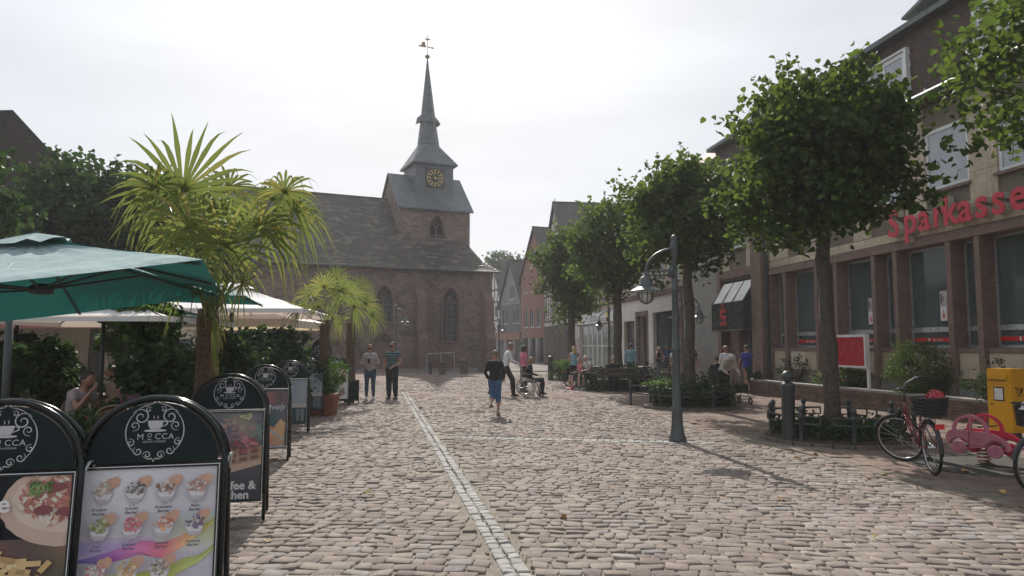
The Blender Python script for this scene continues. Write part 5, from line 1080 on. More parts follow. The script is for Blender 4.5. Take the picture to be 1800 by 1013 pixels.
YQ = 17.4; q_ = [(at(u, v, YQ+dy), r_, n_, d_) for u, v, dy, r_, n_, d_ in ((545, 520, .2, .62, (-.4, -.8, .4), .9), (570, 505, -.3, .6, (0, -1, .4), .6), (600, 512, 0, .62, (.4, -.8, .4), .9), (525, 545, .1, .5, (-.6, -.6, .3), 1.4), (560, 540, -.4, .5, (0, -1, .1), 1.0), (622, 540, .2, .5, (.6, -.6, .3), 1.5), (590, 490, .4, .55, (.2, -.8, .6), .4), (585, 560, -.2, .4, (.2, -1, 0), 1.6))]
palm('shorter fan palm growing from the terracotta pot', at(571, 600, YQ).x, YQ, .5, 2.15, .13, q_, 4)
YS = 21.5; q_ = [(at(u, v, YS+dy), r_, n_, d_) for u, v, dy, r_, n_, d_ in ((600, 530, .2, .65, (-.4, -.8, .4), .9), (618, 518, -.3, .65, (0, -1, .4), .6), (642, 535, 0, .65, (.5, -.8, .4), 1.0), (655, 555, .1, .5, (.6, -.6, .3), 1.6), (620, 560, -.4, .5, (0, -1, .1), 1.2), (600, 565, .2, .5, (-.6, -.6, .3), 1.5), (632, 505, .4, .6, (.2, -.8, .6), .5))]
palm('farthest fan palm, right of the potted one, before the church wall', at(616, 600, YS).x, YS, 0, 2.3, .14, q_, 5)
pot = thing('plant_pot', 'square terracotta planter with a leafy green shrub around the palm', 'plant pot', (at(568, 700, 17.4).x, 17.4, 0)); m_terra = mat('terracotta', (.26, .085, .045), (.20, .065, .035), 3, .75, .25, 30)
p = MB(); p.add([(-.26, -.26, 0), (.26, -.26, 0), (.26, .26, 0), (-.26, .26, 0), (-.32, -.32, .42), (.32, -.32, .42), (.32, .32, .42), (-.32, .32, .42)], [(3, 2, 1, 0), (0, 1, 5, 4), (1, 2, 6, 5), (2, 3, 7, 6), (3, 0, 4, 7), (4, 5, 6, 7)]); p.build('body', m_terra, pot); MB().box(-.345, .345, -.345, .345, .425, .50).build('rim', m_terra, pot)
rg_ = np.random.default_rng(71); C, _c = crown_pts((.5, .48, .42), 3600, rg_, 2.2, .3, 5); C = C[C[:, 2] > -.42]; V, Q = leafgeo(C+np.array([.02, 0, .86]), .06, rg_, asp := .35, .6, .45); sh_ = fastmesh('pot_shrub', V, Q, m_leaf_b, None); sh_.location = pot.location; tag(sh_, 'bright green feathery shrub filling the terracotta planter', 'shrub')
# ================================================================ A-BOARDS
m_print = vcol_mat('poster_print', .3, .12); m_hdr = mat('board_header', (.010, .019, .021), None, 4, .5, spec=.12); m_logo = MM('logo_silver', (.50, .50, .52), None, 4, .5); m_back = mat('board_back', (.115, .115, .095), (.09, .09, .075), 2, .5); m_silver = mat('silver_trim', (.6, .62, .63), None, 3, .3, metal=.7)
m_frame = mat('board_frame', (.006, .011, .011), None, 3, .2, spec=.35)
class Art:
    def __init__(s, T, w, h, z0): s.mb = MB(); s.T = T; s.w = w; s.h = h; s.z0 = z0; s.k = 0
    def P(s, u, v): return ((u-.5)*s.w, -.0004*s.k-.002, s.z0+v*s.h)
    def poly(s, pts, col, up=True):
        if up: s.k += 1
        s.mb.add([s.P(*p) for p in pts], [tuple(range(len(pts)))], 0, s.T, col)
    def grid(s, u0, u1, v0, v1, fn, n=12, m=12):
        s.k += 1; vs = [s.P(u0+(u1-u0)*i/n, v0+(v1-v0)*j/m) for j in range(m+1) for i in range(n+1)]; cols = [fn(i/n, j/m) for j in range(m+1) for i in range(n+1)]
        for j in range(m):
            for i in range(n):
                q = (j*(n+1)+i, j*(n+1)+i+1, (j+1)*(n+1)+i+1, (j+1)*(n+1)+i); o = len(s.mb.v); s.mb.add([vs[a] for a in q], [(0, 1, 2, 3)], 0, s.T, [cols[a] for a in q])
    def disc(s, u, v, r, col, n=10, sx=1, sy=1, jit=0, rr=None, rot=0, up=True):
        a_ = s.w/s.h; pts = []
        for i in range(n):
            a = 2*math.pi*i/n; q = r*(1+(rr.uniform(-jit, jit) if rr else 0)); x, y = q*sx*math.cos(a), q*sy*math.sin(a); pts.append((u+x*math.cos(rot)-y*math.sin(rot), v+(x*math.sin(rot)+y*math.cos(rot))*a_))
        s.poly(pts, col, up)
    def text(s, t, u, v, size, col, shear=0, bold=0, align='LEFT'):
        s.k += 1; vs, fs = text_geo(t, size, 0, bold, shear, 1, align); o = s.P(u, v); s.mb.add([(o[0]+a[0], o[1], o[2]+a[1]) for a in vs], fs, 0, s.T, col)
    def done(s, parent, name='poster'): return s.mb.build(name, m_print, parent)
def cupicon(A, u, v, s, cols, rr):
    A.disc(u+.045*s, v+.052*s, .036*s, (.52, .26, .16), 8, rot=.4); A.disc(u+.085*s, v+.062*s, .036*s, (.55, .28, .17), 8, rot=.4); A.poly([(u+.01*s, v+.05*s), (u+.118*s, v+.04*s), (u+.035*s, v-.01*s)], (.53, .27, .16))
    A.poly([(u-.078*s, v+.0), (u+.078*s, v), (u+.055*s, v-.055*s), (u+.03*s, v-.075*s), (u-.03*s, v-.075*s), (u-.055*s, v-.055*s)], (.46, .43, .47)); A.poly([(u-.07*s, v-.02*s), (u+.07*s, v-.02*s), (u+.045*s, v-.05*s), (u-.045*s, v-.05*s)], (.62, .6, .63))
    A.k += 1
    for i in range(46):
        a = rr.uniform(0, 6.28); q = math.sqrt(rr.random()); x = q*math.cos(a)*.07*s; y = q*math.sin(a)*.034*s; c = rr.choice(cols); f = rr.uniform(.75, 1.15); A.k += .12 if i % 4 == 0 else 0
        A.disc(u+x, v+.012*s+y*(1 if abs(x) > .04 else 1.25), rr.uniform(.008, .02)*s, tuple(min(1, k*f) for k in c), 6, sy=rr.uniform(.5, 1), jit=.3, rr=rr, rot=rr.uniform(0, 3), up=(i % 6 == 0))
    A.k = round(A.k+1)
def wave(A, rr):
    def band(pts, cols, w):
        for k in range(5):
            A.k += 1; n = 26
            for i in range(n):
                a, b = i/n, (i+1)/n; f = lambda q: (q, np.interp(q, [p[0] for p in pts], [p[1] for p in pts])+.012*math.sin(q*9+k*1.3)+(k-2)*w*math.sin(math.pi*q*1.1+k*.5)); C = lambda q: tuple(float(np.interp(q, np.linspace(0, 1, len(cols)), [c[j] for c in cols]))*(.85+.08*k) for j in range(3)); p, q_ = f(a), f(b); w0 = .004+.009*math.sin(math.pi*a)*(1+k % 3); w1 = .004+.009*math.sin(math.pi*b)*(1+k % 3)
                A.mb.add([A.P(p[0], p[1]-w0), A.P(q_[0], q_[1]-w1), A.P(q_[0], q_[1]+w1), A.P(p[0], p[1]+w0)], [(0, 1, 2, 3)], 0, A.T, [C(a), C(b), C(b), C(a)])
    band([(0, .455), (.2, .47), (.45, .53), (.6, .50), (.8, .57), (1, .66)], [(.08, .10, .45), (.30, .08, .42), (.62, .12, .42), (.65, .06, .15), (.75, .38, .12), (.45, .55, .1)], .012)
    band([(.6, .34), (.75, .41), (.9, .44), (1, .5)], [(.7, .68, .3), (.5, .52, .05), (.4, .5, .1)], .012)
def art_menu(A):
    rr = random.Random(5); W_ = (.60, .59, .64)
    A.grid(0, 1, 0, 1, lambda a, b: tuple(min(1, max(0, c+.04*math.sin(a*5)+.03*math.cos(b*7))) for c in (.57, .56, .62)), 10, 12)
    A.grid(0, .95, .47, .59, lambda a, b: (.60-.25*math.sin(math.pi*b)*(1-a), .5-.2*math.sin(math.pi*b), .62), 12, 6); A.grid(.55, 1, .48, .72, lambda a, b: (.58-.1*a*b, .58, .62-.35*a*math.sin(math.pi*b)), 8, 8)
    wave(A, rr); cream = (.62, .55, .5)
    rows = [(.87, [[cream, (.45, .3, .2), (.6, .5, .38)], [(.12, .10, .09), (.5, .48, .46), (.2, .17, .15)], [cream, (.55, .4, .34), (.3, .15, .1)], [(.5, .25, .2), (.6, .55, .48), (.4, .2, .16)]]),
            (.655, [[(.35, .38, .12), (.5, .52, .35), (.25, .3, .08)], [(.6, .12, .15), (.65, .3, .33), (.55, .08, .1)], [(.6, .12, .08), (.7, .3, .08), (.6, .5, .48)], [(.15, .12, .2), (.6, .56, .6), (.25, .18, .28)]]),
            (.40, [[(.55, .1, .12), (.6, .45, .45), (.6, .5, .45)], [(.6, .35, .1), (.62, .5, .3), (.55, .3, .1)], [(.2, .17, .15), (.6, .55, .5), (.4, .3, .2)]])]
    for v, cs in rows:
        for i, c in enumerate(cs): cupicon(A, .15+.235*i, v, .98, c, rr)
    for i, (a, p_) in enumerate((('Krokant', '4,50'), ('Schoko', '5,50'), ('Amaretto', '5,50'), ('Nuss', '5,50'))):
        A.text(p_, .15+.235*i, .778, .016, (.2, .18, .22), .3, 0, 'CENTER'); A.text(a, .15+.235*i, .757, .02, (.09, .08, .1), .35, .0006, 'CENTER'); A.text('Becher', .15+.235*i, .733, .02, (.09, .08, .1), .35, .0006, 'CENTER')
    for i, a in enumerate(('Kiwi', 'Erdbeer', 'Früchte', 'Amarena')): A.text(a, .15+.235*i, .545, .019, (.12, .1, .14), .35, .0005, 'CENTER'); A.text('Becher', .15+.235*i, .523, .019, (.12, .1, .14), .35, .0005, 'CENTER')
    A.disc(.85, .27, .05, (.5, .3, .36), 14)
    for i, c in enumerate([[(.5, .2, .3), cream], [(.3, .2, .15), cream], [(.55, .4, .15), cream]]): cupicon(A, .15+.235*i, .17, .98, c, rr)
def art_pizza(A):
    rr = random.Random(8); A.grid(0, 1, .62, 1, lambda a, b: (.012, .014, .018), 2, 2)
    A.grid(0, 1, .19, .64, lambda a, b: (.17+.06*math.sin(a*9+b*5), .10+.03*math.sin(a*7), .065), 12, 10)
    A.disc(1.0, .79, .47, (.50, .33, .24), 40, sx=1, sy=.78, jit=.03, rr=rr, rot=-.3) if False else None
    def half(cx, cy, r, sy, col, jit=.02):
        pts = [(min(cx+r*math.cos(a)*(1+rr.uniform(-jit, jit)), .995), cy+r*sy*math.sin(a)*(1+rr.uniform(-jit, jit))) for a in np.linspace(math.pi*.42, math.pi*1.62, 30)]; pts = [(min(x, .995), min(max(y, .3), .998)) for x, y in pts]+[(.995, max(.3, cy-r*sy*.7)), (.995, .998)]; A.poly(pts, col)
    half(.98, .83, .46, .52, (.52, .36, .27)); half(.99, .85, .40, .46, (.60, .46, .36)); half(1.0, .87, .35, .38, (.42, .13, .08), .07)
    for i in range(120):
        x = rr.uniform(.66, .98); y = rr.uniform(.72, .99)
        if ((x-1)/.36)**2+((y-.87)/.17)**2 < 1: A.disc(x, y, rr.uniform(.012, .04), rr.choice([(.6, .5, .38), (.45, .12, .07), (.55, .3, .2), (.62, .55, .45), (.35, .08, .06)]), 7, jit=.35, rr=rr, sy=.5, rot=rr.uniform(0, 3), up=(i % 6 == 0))
    for x, y, r in ((.90, .93, .07), (.82, .80, .07), (.97, .79, .06)): A.disc(x, y, r, (.22, .04, .05), 12, sy=.5)
    for i in range(40): A.disc(rr.uniform(.72, .86), rr.uniform(.89, .96), rr.uniform(.012, .028), rr.choice([(.12, .22, .05), (.2, .32, .08), (.08, .15, .03)]), 5, jit=.4, rr=rr, sy=.5, rot=rr.uniform(0, 3), up=(i % 6 == 0))
    A.disc(.5, .37, .62, (.33, .20, .15), 30, sy=.26, rot=-.12) if False else None
    A.grid(0, 1, .2, .29, lambda a, b: (.42-.1*b, .26-.05*b, .2), 6, 3); 
    for i in range(70):
        x, y = rr.uniform(.0, .88), rr.uniform(.3, .55)
        if y < .36+.2*(1-abs(x-.5)*1.0):
            a = rr.choice([-.5, -.25, 0, .9, 1.1, -.15]); l_ = rr.uniform(.1, .17); w_ = .022; c = rr.choice([(.62, .40, .10), (.55, .33, .08), (.68, .48, .15), (.42, .24, .06), (.70, .52, .2)]); dx, dy = math.cos(a)*l_, math.sin(a)*l_*.7; nx, ny = -math.sin(a)*w_, math.cos(a)*w_*.7
            A.poly([(max(0, x-dx/2-nx), y-dy/2-ny), (min(1, x+dx/2-nx), y+dy/2-ny), (min(1, x+dx/2+nx), y+dy/2+ny), (max(0, x-dx/2+nx), y-dy/2+ny)], c, i % 3 == 0)
    A.grid(0, 1, .0, .19, lambda a, b: (.35+.1*a, .36, .36), 6, 3)
    for i in range(40): A.disc(rr.uniform(.4, .8), rr.uniform(.02, .15), rr.uniform(.02, .05), rr.choice([(.2, .08, .1), (.3, .15, .12), (.2, .28, .1), (.5, .45, .4)]), 7, jit=.3, rr=rr, sy=.6, up=(i % 6 == 0))
    A.text('re', .60, .80, .115, (.66, .66, .66), 0, .002, 'RIGHT'); A.text('en', .55, .655, .115, (.66, .66, .66), 0, .002, 'RIGHT')
def art_waffle(A):
    rr = random.Random(9); A.grid(0, 1, .0, 1, lambda a, b: (.05+.12*b, .055+.09*b, .07+.08*b), 6, 8); A.grid(0, 1, .68, .98, lambda a, b: (.2+.08*math.sin(a*11), .17+.05*math.sin(a*7+b*4), .17), 14, 6)
    for i in range(50): A.disc(rr.random()*.9+.05, rr.uniform(.7, .93), rr.uniform(.02, .05), rr.choice([(.3, .2, .18), (.16, .1, .1), (.35, .28, .22), (.4, .18, .16)]), 7, jit=.3, rr=rr, sy=.7, up=(i % 6 == 0))
    A.poly([(0, .30), (.35, .33), (1, .44), (1, .62), (0, .5)], (.34, .19, .11)); A.poly([(0, .26), (.4, .28), (1, .40), (1, .45), (0, .33)], (.45, .29, .19))
    for i in range(6):
        for j in range(3): x = .04+.16*i; y = .345+.065*j+.022*i; A.poly([(x, y), (x+.11, y+.015), (x+.115, y+.055), (x+.005, y+.04)], (.17, .085, .06), (i+j) % 4 == 0)
    for i in range(26): A.disc(rr.uniform(.35, .95), rr.uniform(.52, .68), rr.uniform(.03, .06), rr.choice([(.35, .05, .08), (.45, .1, .13), (.25, .04, .06)]), 9, jit=.2, rr=rr, sy=.7, up=(i % 5 == 0))
    for i in range(4): A.disc(.72+.03*i, .95, .045, (.5, .5, .25), 9, sx=1.3, sy=.5, rot=.4*i, up=i == 0)
    A.text('Kaffee &', .93, .125, .105, (.55, .55, .55), 0, .003, 'RIGHT'); A.text('Kuchen', .84, .02, .105, (.55, .55, .55), 0, .003, 'RIGHT')
def art_cocktail(A):
    rr = random.Random(10); A.grid(0, 1, 0, 1, lambda a, b: (.08+.05*math.sin(a*6+b*3), .09+.03*b, .11+.04*b), 8, 10); A.grid(0, 1, .75, .97, lambda a, b: (.2+.08*math.sin(a*13), .09, .1), 12, 3); A.text('lovely', .95, .66, .12, (.5, .5, .52), .4, 0, 'RIGHT')
    for i in range(12): A.text('~~~~', .9, .45+.015*i, .03, (.2, .2, .23), .3, 0, 'RIGHT') if i % 4 == 0 else None
    A.disc(.55, .2, .3, (.5, .14, .05), 20, sy=.8); A.disc(.5, .24, .2, (.62, .2, .07), 20, sy=.8); A.poly([(.68, .2), (.95, .18), (.98, .42), (.88, .5), (.75, .38)], (.5, .28, .1)); A.poly([(.72, .05), (.95, .03), (.97, .2), (.7, .2)], (.45, .22, .09)); A.poly([(.3, .5), (.34, .5), (.95, .15), (.93, .12)], (.35, .36, .38)); A.grid(0, 1, 0, .04, lambda a, b: (.35, .35, .36), 1, 1)
def art_latte(A):
    A.grid(0, 1, .45, 1, lambda a, b: (.17+.12*a, .22+.12*a, .27+.12*a), 8, 8); A.grid(0, 1, .36, .46, lambda a, b: (.40, .38, .35), 4, 2); A.grid(0, 1, 0, .36, lambda a, b: (.02+.05*math.sin(a*9)**2, .06, .07), 12, 3)
    for x in (.3, .5, .72, .85): A.poly([(x, .05), (x+.08, .05), (x+.1, .33), (x-.02, .33)], (.14, .18, .19))
    A.disc(.35, .62, .2, (.33, .36, .40), 18, sy=.6)
def art_price(A):
    A.grid(0, 1, 0, 1, lambda a, b: (.55, .55, .56), 2, 2); rr = random.Random(3)
    for y in (.82, .86, .90): A.poly([(.1, y), (.55, y), (.55, y+.02), (.1, y+.02)], (.15, .2, .3))
    A.disc(.75, .85, .15, (.6, .3, .3), 12); A.disc(.6, .55, .25, (.5, .42, .35), 14); A.disc(.4, .3, .2, (.2, .3, .38), 12); A.disc(.75, .2, .15, (.5, .3, .32), 12)
def ribbon(mb, pts, w, T, y=-.006):
    n = len(pts)
    for i in range(n-1):
        (x0, z0), (x1, z1) = pts[i], pts[i+1]; dx, dz = x1-x0, z1-z0; l_ = math.hypot(dx, dz) or 1; nx, nz = -dz/l_*w/2, dx/l_*w/2; w0 = .35+.65*math.sin(math.pi*min(1, max(0, i/(n-1)))) ; w1 = .35+.65*math.sin(math.pi*(i+1)/(n-1))
        mb.add([(x0-nx*w0, y, z0-nz*w0), (x1-nx*w1, y, z1-nz*w1), (x1+nx*w1, y, z1+nz*w1), (x0+nx*w0, y, z0+nz*w0)], [(0, 3, 2, 1)], 0, T)
def spiral(cx, cz, r, a0, turns, sg=1, n=22): return [(cx+r*(1-.85*i/n)*math.cos(a0+sg*turns*2*math.pi*i/n), cz+r*(1-.85*i/n)*math.sin(a0+sg*turns*2*math.pi*i/n)) for i in range(n+1)]
def logo(parent, T, zc, s=1.0):
    mb = MB(); w = .0052*s; q = lambda pts: [(x*s, zc+z*s) for x, z in pts]
    for sg in (1, -1):
        m_ = lambda pts: q([(x*sg, z) for x, z in pts]); arc = lambda a0, a1, r=.138, n=16: [(r*math.cos(a), r*math.sin(a)) for a in np.linspace(a0, a1, n)]
        ribbon(mb, m_(arc(-.95, .85)), w, T); ribbon(mb, m_(arc(.95, 1.45, .142)), w*.8, T); ribbon(mb, m_([(.017, .141), (.01, .152), (0, .165)]), w, T)
        ribbon(mb, m_(spiral(.07, .075, .043, .5, 1.5, 1)), w*1.2, T); ribbon(mb, m_(spiral(.098, .03, .026, -1.2, 1.3, -1)), w, T); ribbon(mb, m_(spiral(.035, .112, .016, 2.5, 1.2, -1)), w*.8, T)
        ribbon(mb, m_(spiral(.112, -.055, .02, 1.2, 1.3, 1)), w, T); ribbon(mb, m_(spiral(.075, -.098, .024, 1.0, 1.3, -1)), w, T); ribbon(mb, m_(spiral(.032, -.118, .02, 0, 1.3, 1)), w, T); ribbon(mb, m_([(.05, -.125), (.025, -.14), (.008, -.135), (0, -.155)]), w, T)
    cup = [(-.037, .055), (.037, .055), (.034, .03), (.022, .012), (-.022, .012), (-.034, .03)]; mb.add([(x*s, -.0065, zc+z*s) for x, z in cup], [tuple(range(5, -1, -1))], 0, T)
    ribbon(mb, q([(.033, .048), (.055, .05), (.056, .035), (.03, .022)]), .007*s, T); mb.add([(.055*s*math.cos(a), -.0068, zc+(.004+.007*math.sin(a))*s) for a in np.linspace(0, 6.28, 14)[:-1]], [tuple(range(13))], 0, T)
    ribbon(mb, q([(-.012, .062), (-.006, .07), (-.012, .08)]), .004*s, T); ribbon(mb, q([(.006, .062), (.012, .072), (.006, .082)]), .004*s, T)
    for ch, x in zip('MCCA', (-.084, -.0, .032, .064)): vs, fs = text_geo(ch, .042*s, 0, 0); mb.add([(x*s+v[0], -.0065, zc-.040*s+v[1]) for v in vs], fs, 0, T)
    vs, fs = text_geo('O', .029*s, 0, 0); mb.add([(-.036*s+v[0], -.0065, zc-.030*s+v[1]) for v in vs], fs, 0, T); ribbon(mb, q([(-.035, -.04), (-.025, -.04), (-.015, -.04)]), .004*s, T)
    vs, fs = text_geo('EISCAFÉ & PIZZERIA', .0125*s, 0, 0, 0, 1.0, 'CENTER'); mb.add([(v[0], -.0065, zc-.056*s+v[1]) for v in vs], fs, 0, T)
    return mb.build('logo', m_logo, parent)
def aboard(label, x, y, yaw, art, Wb=.73, rect=False):
    t = thing('sandwich_board', label, 'sandwich board', (x, y, 0), yaw, 'black cafe sandwich boards along the terrace'); h = Wb/2-.02; le = R(8)
    TF = Matrix.Translation((0, -.21, 0)) @ Matrix.Rotation(-le, 4, 'X'); TB = Matrix.Translation((0, .21, 0)) @ Matrix.Rotation(le*.95, 4, 'X'); zs = 1.0
    path = lambda: [(-h, 0, .0), (-h, 0, zs)]+[(-h*math.cos(a), 0, zs+h*math.sin(a)) for a in np.linspace(0, math.pi, 22)[1:-1]]+[(h, 0, zs), (h, 0, 0)]
    MB().tube(path(), .0155, 10, T=TF).build('front_frame', m_frame, t, True); bf = MB().tube(path(), .0155, 10, T=TB).build('rear_frame', m_frame, t, True)
    hd = MB(); r_ = h-.035; hd.prism([(-r_, zs+.02)]+[(-r_*math.cos(a), zs+.02+(r_-.01)*math.sin(a)) for a in np.linspace(.05, math.pi-.05, 24)]+[(r_, zs+.02)], -.004, .004, 0, TF); hd = hd.build('header_panel', m_hdr, t); logo(hd, TF, zs+.175, 1.0)
    fr = MB(); a, b, z0, z1 = -h+.02, h-.02, .17, zs+.005
    for q in ((a, b, z1-.014, z1), (a, b, z0, z0+.014), (a, a+.014, z0+.014, z1-.014), (b-.014, b, z0+.014, z1-.014)): fr.box(q[0], q[1], -.012, .01, q[2], q[3], 0, TF)
    fr = fr.build('snap_frame', m_frame, t); sl = MB(); sl.box(a, b, -.0135, -.0122, z1-.005, z1-.001, 0, TF); sl.box(b-.006, b-.002, -.0135, -.0122, z0, z1-.006, 0, TF); sl.build('bright_edge', m_silver, fr)
    bk = MB(); bk.box(a+.014, b-.014, -.001, .008, z0+.014, z1-.014, 0, TF); bk.build('front_panel', m_back, t)
    A = Art(TF, b-a-.03, z1-z0-.03, z0+.015); art(A); A.done(t)
    bp = MB(); bp.box(a, b, -.006, .006, .17, zs+.005, 0, TB); bp.prism([(-r_, zs+.02)]+[(-r_*math.cos(a_), zs+.02+(r_-.01)*math.sin(a_)) for a_ in np.linspace(.05, math.pi-.05, 16)]+[(r_, zs+.02)], -.004, .004, 0, TB); bp.build('rear_panel', m_back, t)
    for s in (-1, 1):
        k = MB(); k.tube([TF @ Vector((s*h, -.0, zs-.02)), (s*(h+.022), -.03, zs+.03), (s*(h+.022), .05, zs+.03), TB @ Vector((s*h, 0, zs-.08))], .007, 5); k.build('hinge', m_silver, t)
    return t
for (u, Y, art, lab, yw) in ((28, 3.62, art_pizza, 'sandwich board at the left edge with pizza and fries poster', 14), (284, 3.88, art_menu, 'nearest sandwich board with the ice cream sundae menu', 15), (409, 7.05, art_waffle, 'sandwich board with waffle photo and coffee and cake lettering', 14), (470, 10.6, art_cocktail, 'third sandwich board in the row from the sundae menu, orange drink poster', 13), (513, 13.9, art_latte, 'sandwich board with blue-grey coffee glass poster left of the terracotta planter', 12), (545, 17.0, art_latte, 'farthest arched board of the row, partly behind the next board and pot', 10)):
    aboard(lab, (u-900)/FPX*Y*1.0, Y, R(yw), art)
aboard('black arched board with white price poster between the two smaller palms', (594-900)/FPX*20.3, 20.3, R(10), art_price)
cb = thing('chalkboard', 'small black chalkboard right of the white price poster', 'chalkboard', ((619-900)/FPX*21.0, 20.8, 0), R(15)); q_ = MB(); q_.box(-.24, .24, -.03, .0, .08, .62); q_.box(-.24, .24, .12, .15, .08, .62); q_.build('board', m_hdr, cb)
fr = MB(); [fr.box(*a) for a in ((-.27, -.241, -.035, .0, .0, .66), (.241, .27, -.035, 0, 0, .66), (-.24, .24, -.035, 0, .621, .66), (-.27, .27, .05, .07, .655, .675))]; fr.build('frame', m_wood, cb); text_obj('Eis', 'chalk_writing', MM('chalk', (.4, .4, .4)), cb, -.12, -.032, .32, .12, .001, 0, .3)
sw = thing('ornament_sign', 'tall round black sign with white swirls behind the potted palm', 'sign', ((566-900)/FPX*19.0, 19.0, 0)); MB().tube([(0, 0, 0), (0, 0, 1.0)], .03, 8).build('post', m_iron, sw); disc = MB(); disc.prism([(.27*math.cos(a), 1.42+.40*math.sin(a)) for a in np.linspace(0, 6.28, 25)[:-1]], -.02, .02); disc.build('panel', m_hdr, sw); logo(sw, Matrix.Translation((0, -.02, 0)), 1.42, 1.7)
# ================================================================ CAFE FURNITURE AND PLANTS
m_rat = mat('rattan', (.17, .11, .06), (.11, .07, .04), 20, .7, .6, 80); m_cfr = mat('chair_frame', (.16, .10, .055), None, 10, .5)
def chair(label, x, y, rz, grp='rattan bistro chairs on the terrace', first=[None]):
    if first[0] is None:
        t = thing('bistro_chair', label, 'chair', (x, y, 0), rz, grp); MB().lathe([(.2, .43), (.225, .45), (.2, .47), (.01, .475)], 16).build('seat', m_rat, t, True)
        b = MB(); P = [(-.2, .2, .45), (-.21, .24, .75)]+[(-.21*math.cos(a), .25, .75+.17*math.sin(a)) for a in np.linspace(0, math.pi, 12)[1:-1]]+[(.21, .24, .75), (.2, .2, .45)]; b.tube(P, .014, 6); b.build('back_frame', m_cfr, t, True)
        w = MB(); poly = [(-.19, .52)]+[(-.195*math.cos(a), .74+.15*math.sin(a)) for a in np.linspace(0, math.pi, 12)]+[(.19, .52)]; w.prism(poly, .225, .235); w.build('back_weave', m_rat, t)
        for sx in (-1, 1):
            for sy in (-1, 1): MB().tube([(sx*.16, sy*.16, .44), (sx*.2, sy*.2, 0)], .013, 6).build('leg', m_cfr, t)
        first[0] = t; return t
    c = copy_tree(first[0]); c.location = (x, y, 0); c.rotation_euler = (0, 0, rz); c['label'] = label; return c
def ctable(label, x, y, first=[None]):
    if first[0] is None:
        t = thing('cafe_table', label, 'table', (x, y, 0), .2, 'small square terrace tables'); MB().box(-.36, .36, -.36, .36, .72, .745).build('table_top', MM('table_top', (.30, .2, .14), (.24, .16, .11), 4, .4), t); MB().tube([(0, 0, 0), (0, 0, .72)], .03, 8).build('column', m_black, t); MB().box(-.24, .24, -.03, .03, 0, .03).box(-.03, .03, -.24, .24, .031, .05).build('foot', m_black, t); first[0] = t; return t
    c = copy_tree(first[0]); c.location = (x, y, 0); c['label'] = label; return c
G = lambda u, Y: ((u-900)/FPX*Y, Y)
ctable('terrace table at the left edge under the big green parasol', *G(20, 9.6)); ctable('terrace table before the man in the pale pink shirt', *G(98, 9.0)); ctable('terrace table near the dark-haired woman', *G(215, 10.6)); ctable('terrace table in the shade below the cream parasol', *G(190, 13.5)); ctable('terrace table by the hanging plants', *G(330, 13.0))
for i, (u, Y, rz, lab) in enumerate(((195, 8.3, 12, 'rattan chair with its back turned, just above the gap between the two front boards'), (68, 9.0, 190, 'rattan chair at the far left, just above the pizza board'), (122, 8.6, -60, 'rattan chair beside the pale shirt man'), (140, 9.9, 20, 'rattan chair under the man in the pale shirt'), (232, 9.4, 15, 'rattan chair under the dark-haired woman'), (28, 11.0, 0, 'rattan chair behind the left parasol mast'), (165, 12.0, 80, 'rattan chair before the second parasol pole'), (250, 12.4, 200, 'rattan chair behind the dark-haired woman'), (300, 11.2, -30, 'rattan chair among the terrace plants'), (110, 13.5, 170, 'rattan chair deep in the shade below the burgundy parasol'), (360, 12.6, 60, 'rattan chair right of the hanging plants'))): chair(lab, *G(u, Y), R(rz))
def planter(label, x, y, w=.8, d=.3, h=.4):
    t = thing('planter_box', label, 'planter', (x, y, 0), 0, 'dark planter boxes of the terrace'); MB().box(-w/2, w/2, -d/2, d/2, 0, h-.03).build('body', m_iron, t); MB().box(-w/2-.02, w/2+.02, -d/2-.02, d/2+.02, h-.028, h).build('rim', m_iron, t); return t
FL = ([(.6, .10, .04), (.65, .5, .08)], 26, .05)
for i, (u, Y, zc, rx, rz, n, lf, fl, lab) in enumerate(((165, 8.6, .62, .45, .22, 1700, .055, FL, 'flowering planter bush with red and yellow blooms between chairs'), (262, 9.0, .70, .32, .22, 1200, .05, FL, 'small flowering bush behind the dark-haired woman'), (282, 10.0, 1.0, .42, .6, 3000, .10, None, 'broad-leaved climbing plant left of the tall palm, lower part'), (262, 10.4, 1.95, .42, .32, 2200, .09, None, 'round leafy head of the climber just under the green parasol'), (70, 12.5, 1.1, .55, .6, 3000, .10, None, 'large dark shrub deep in the terrace, left of the parasol pole'), (30, 14.0, 1.15, .7, .65, 3000, .10, None, 'dark shrub behind the left parasol mast'), (440, 14.8, 1.1, .45, .75, 3400, .10, None, 'tall leafy shrub behind the arched boards, beside the palm trunk'), (500, 15.8, 1.25, .55, .75, 4000, .10, None, 'drooping dark green shrub before the church, left of the potted palm'), (410, 12.6, 1.1, .42, .7, 2800, .09, None, 'narrow dark shrub between the palm trunk and the boards'), (215, 16.0, 1.7, .5, .3, 1300, .08, None, 'light yellow-green bush beneath the cream parasol'), (338, 11.5, .9, .4, .55, 2800, .09, None, 'leafy plant directly left of the palm trunk'), (-20, 10.0, 1.0, .5, .6, 2000, .08, None, 'dark bush at the left picture edge'), (118, 17.5, .9, .4, .35, 1200, .1, None, 'far dark shrub between the terrace and the parked car'), (545, 20.5, 1.0, .4, .7, 1800, .09, None, 'yellow-green climber beside the round swirl sign'))):
    x, y = G(u, Y); planter('dark planter box carrying the '+' '.join(lab.split()[:10]), x, y, rx*1.3); shrub(lab, (x, y, zc), (rx, min(rx, .6), rz), n, 60+i, lf, m_leaf_b if i in (3, 9, 13) else m_leaf_d, flowers=fl, base=.38, droop=.9, grp='terrace plants')
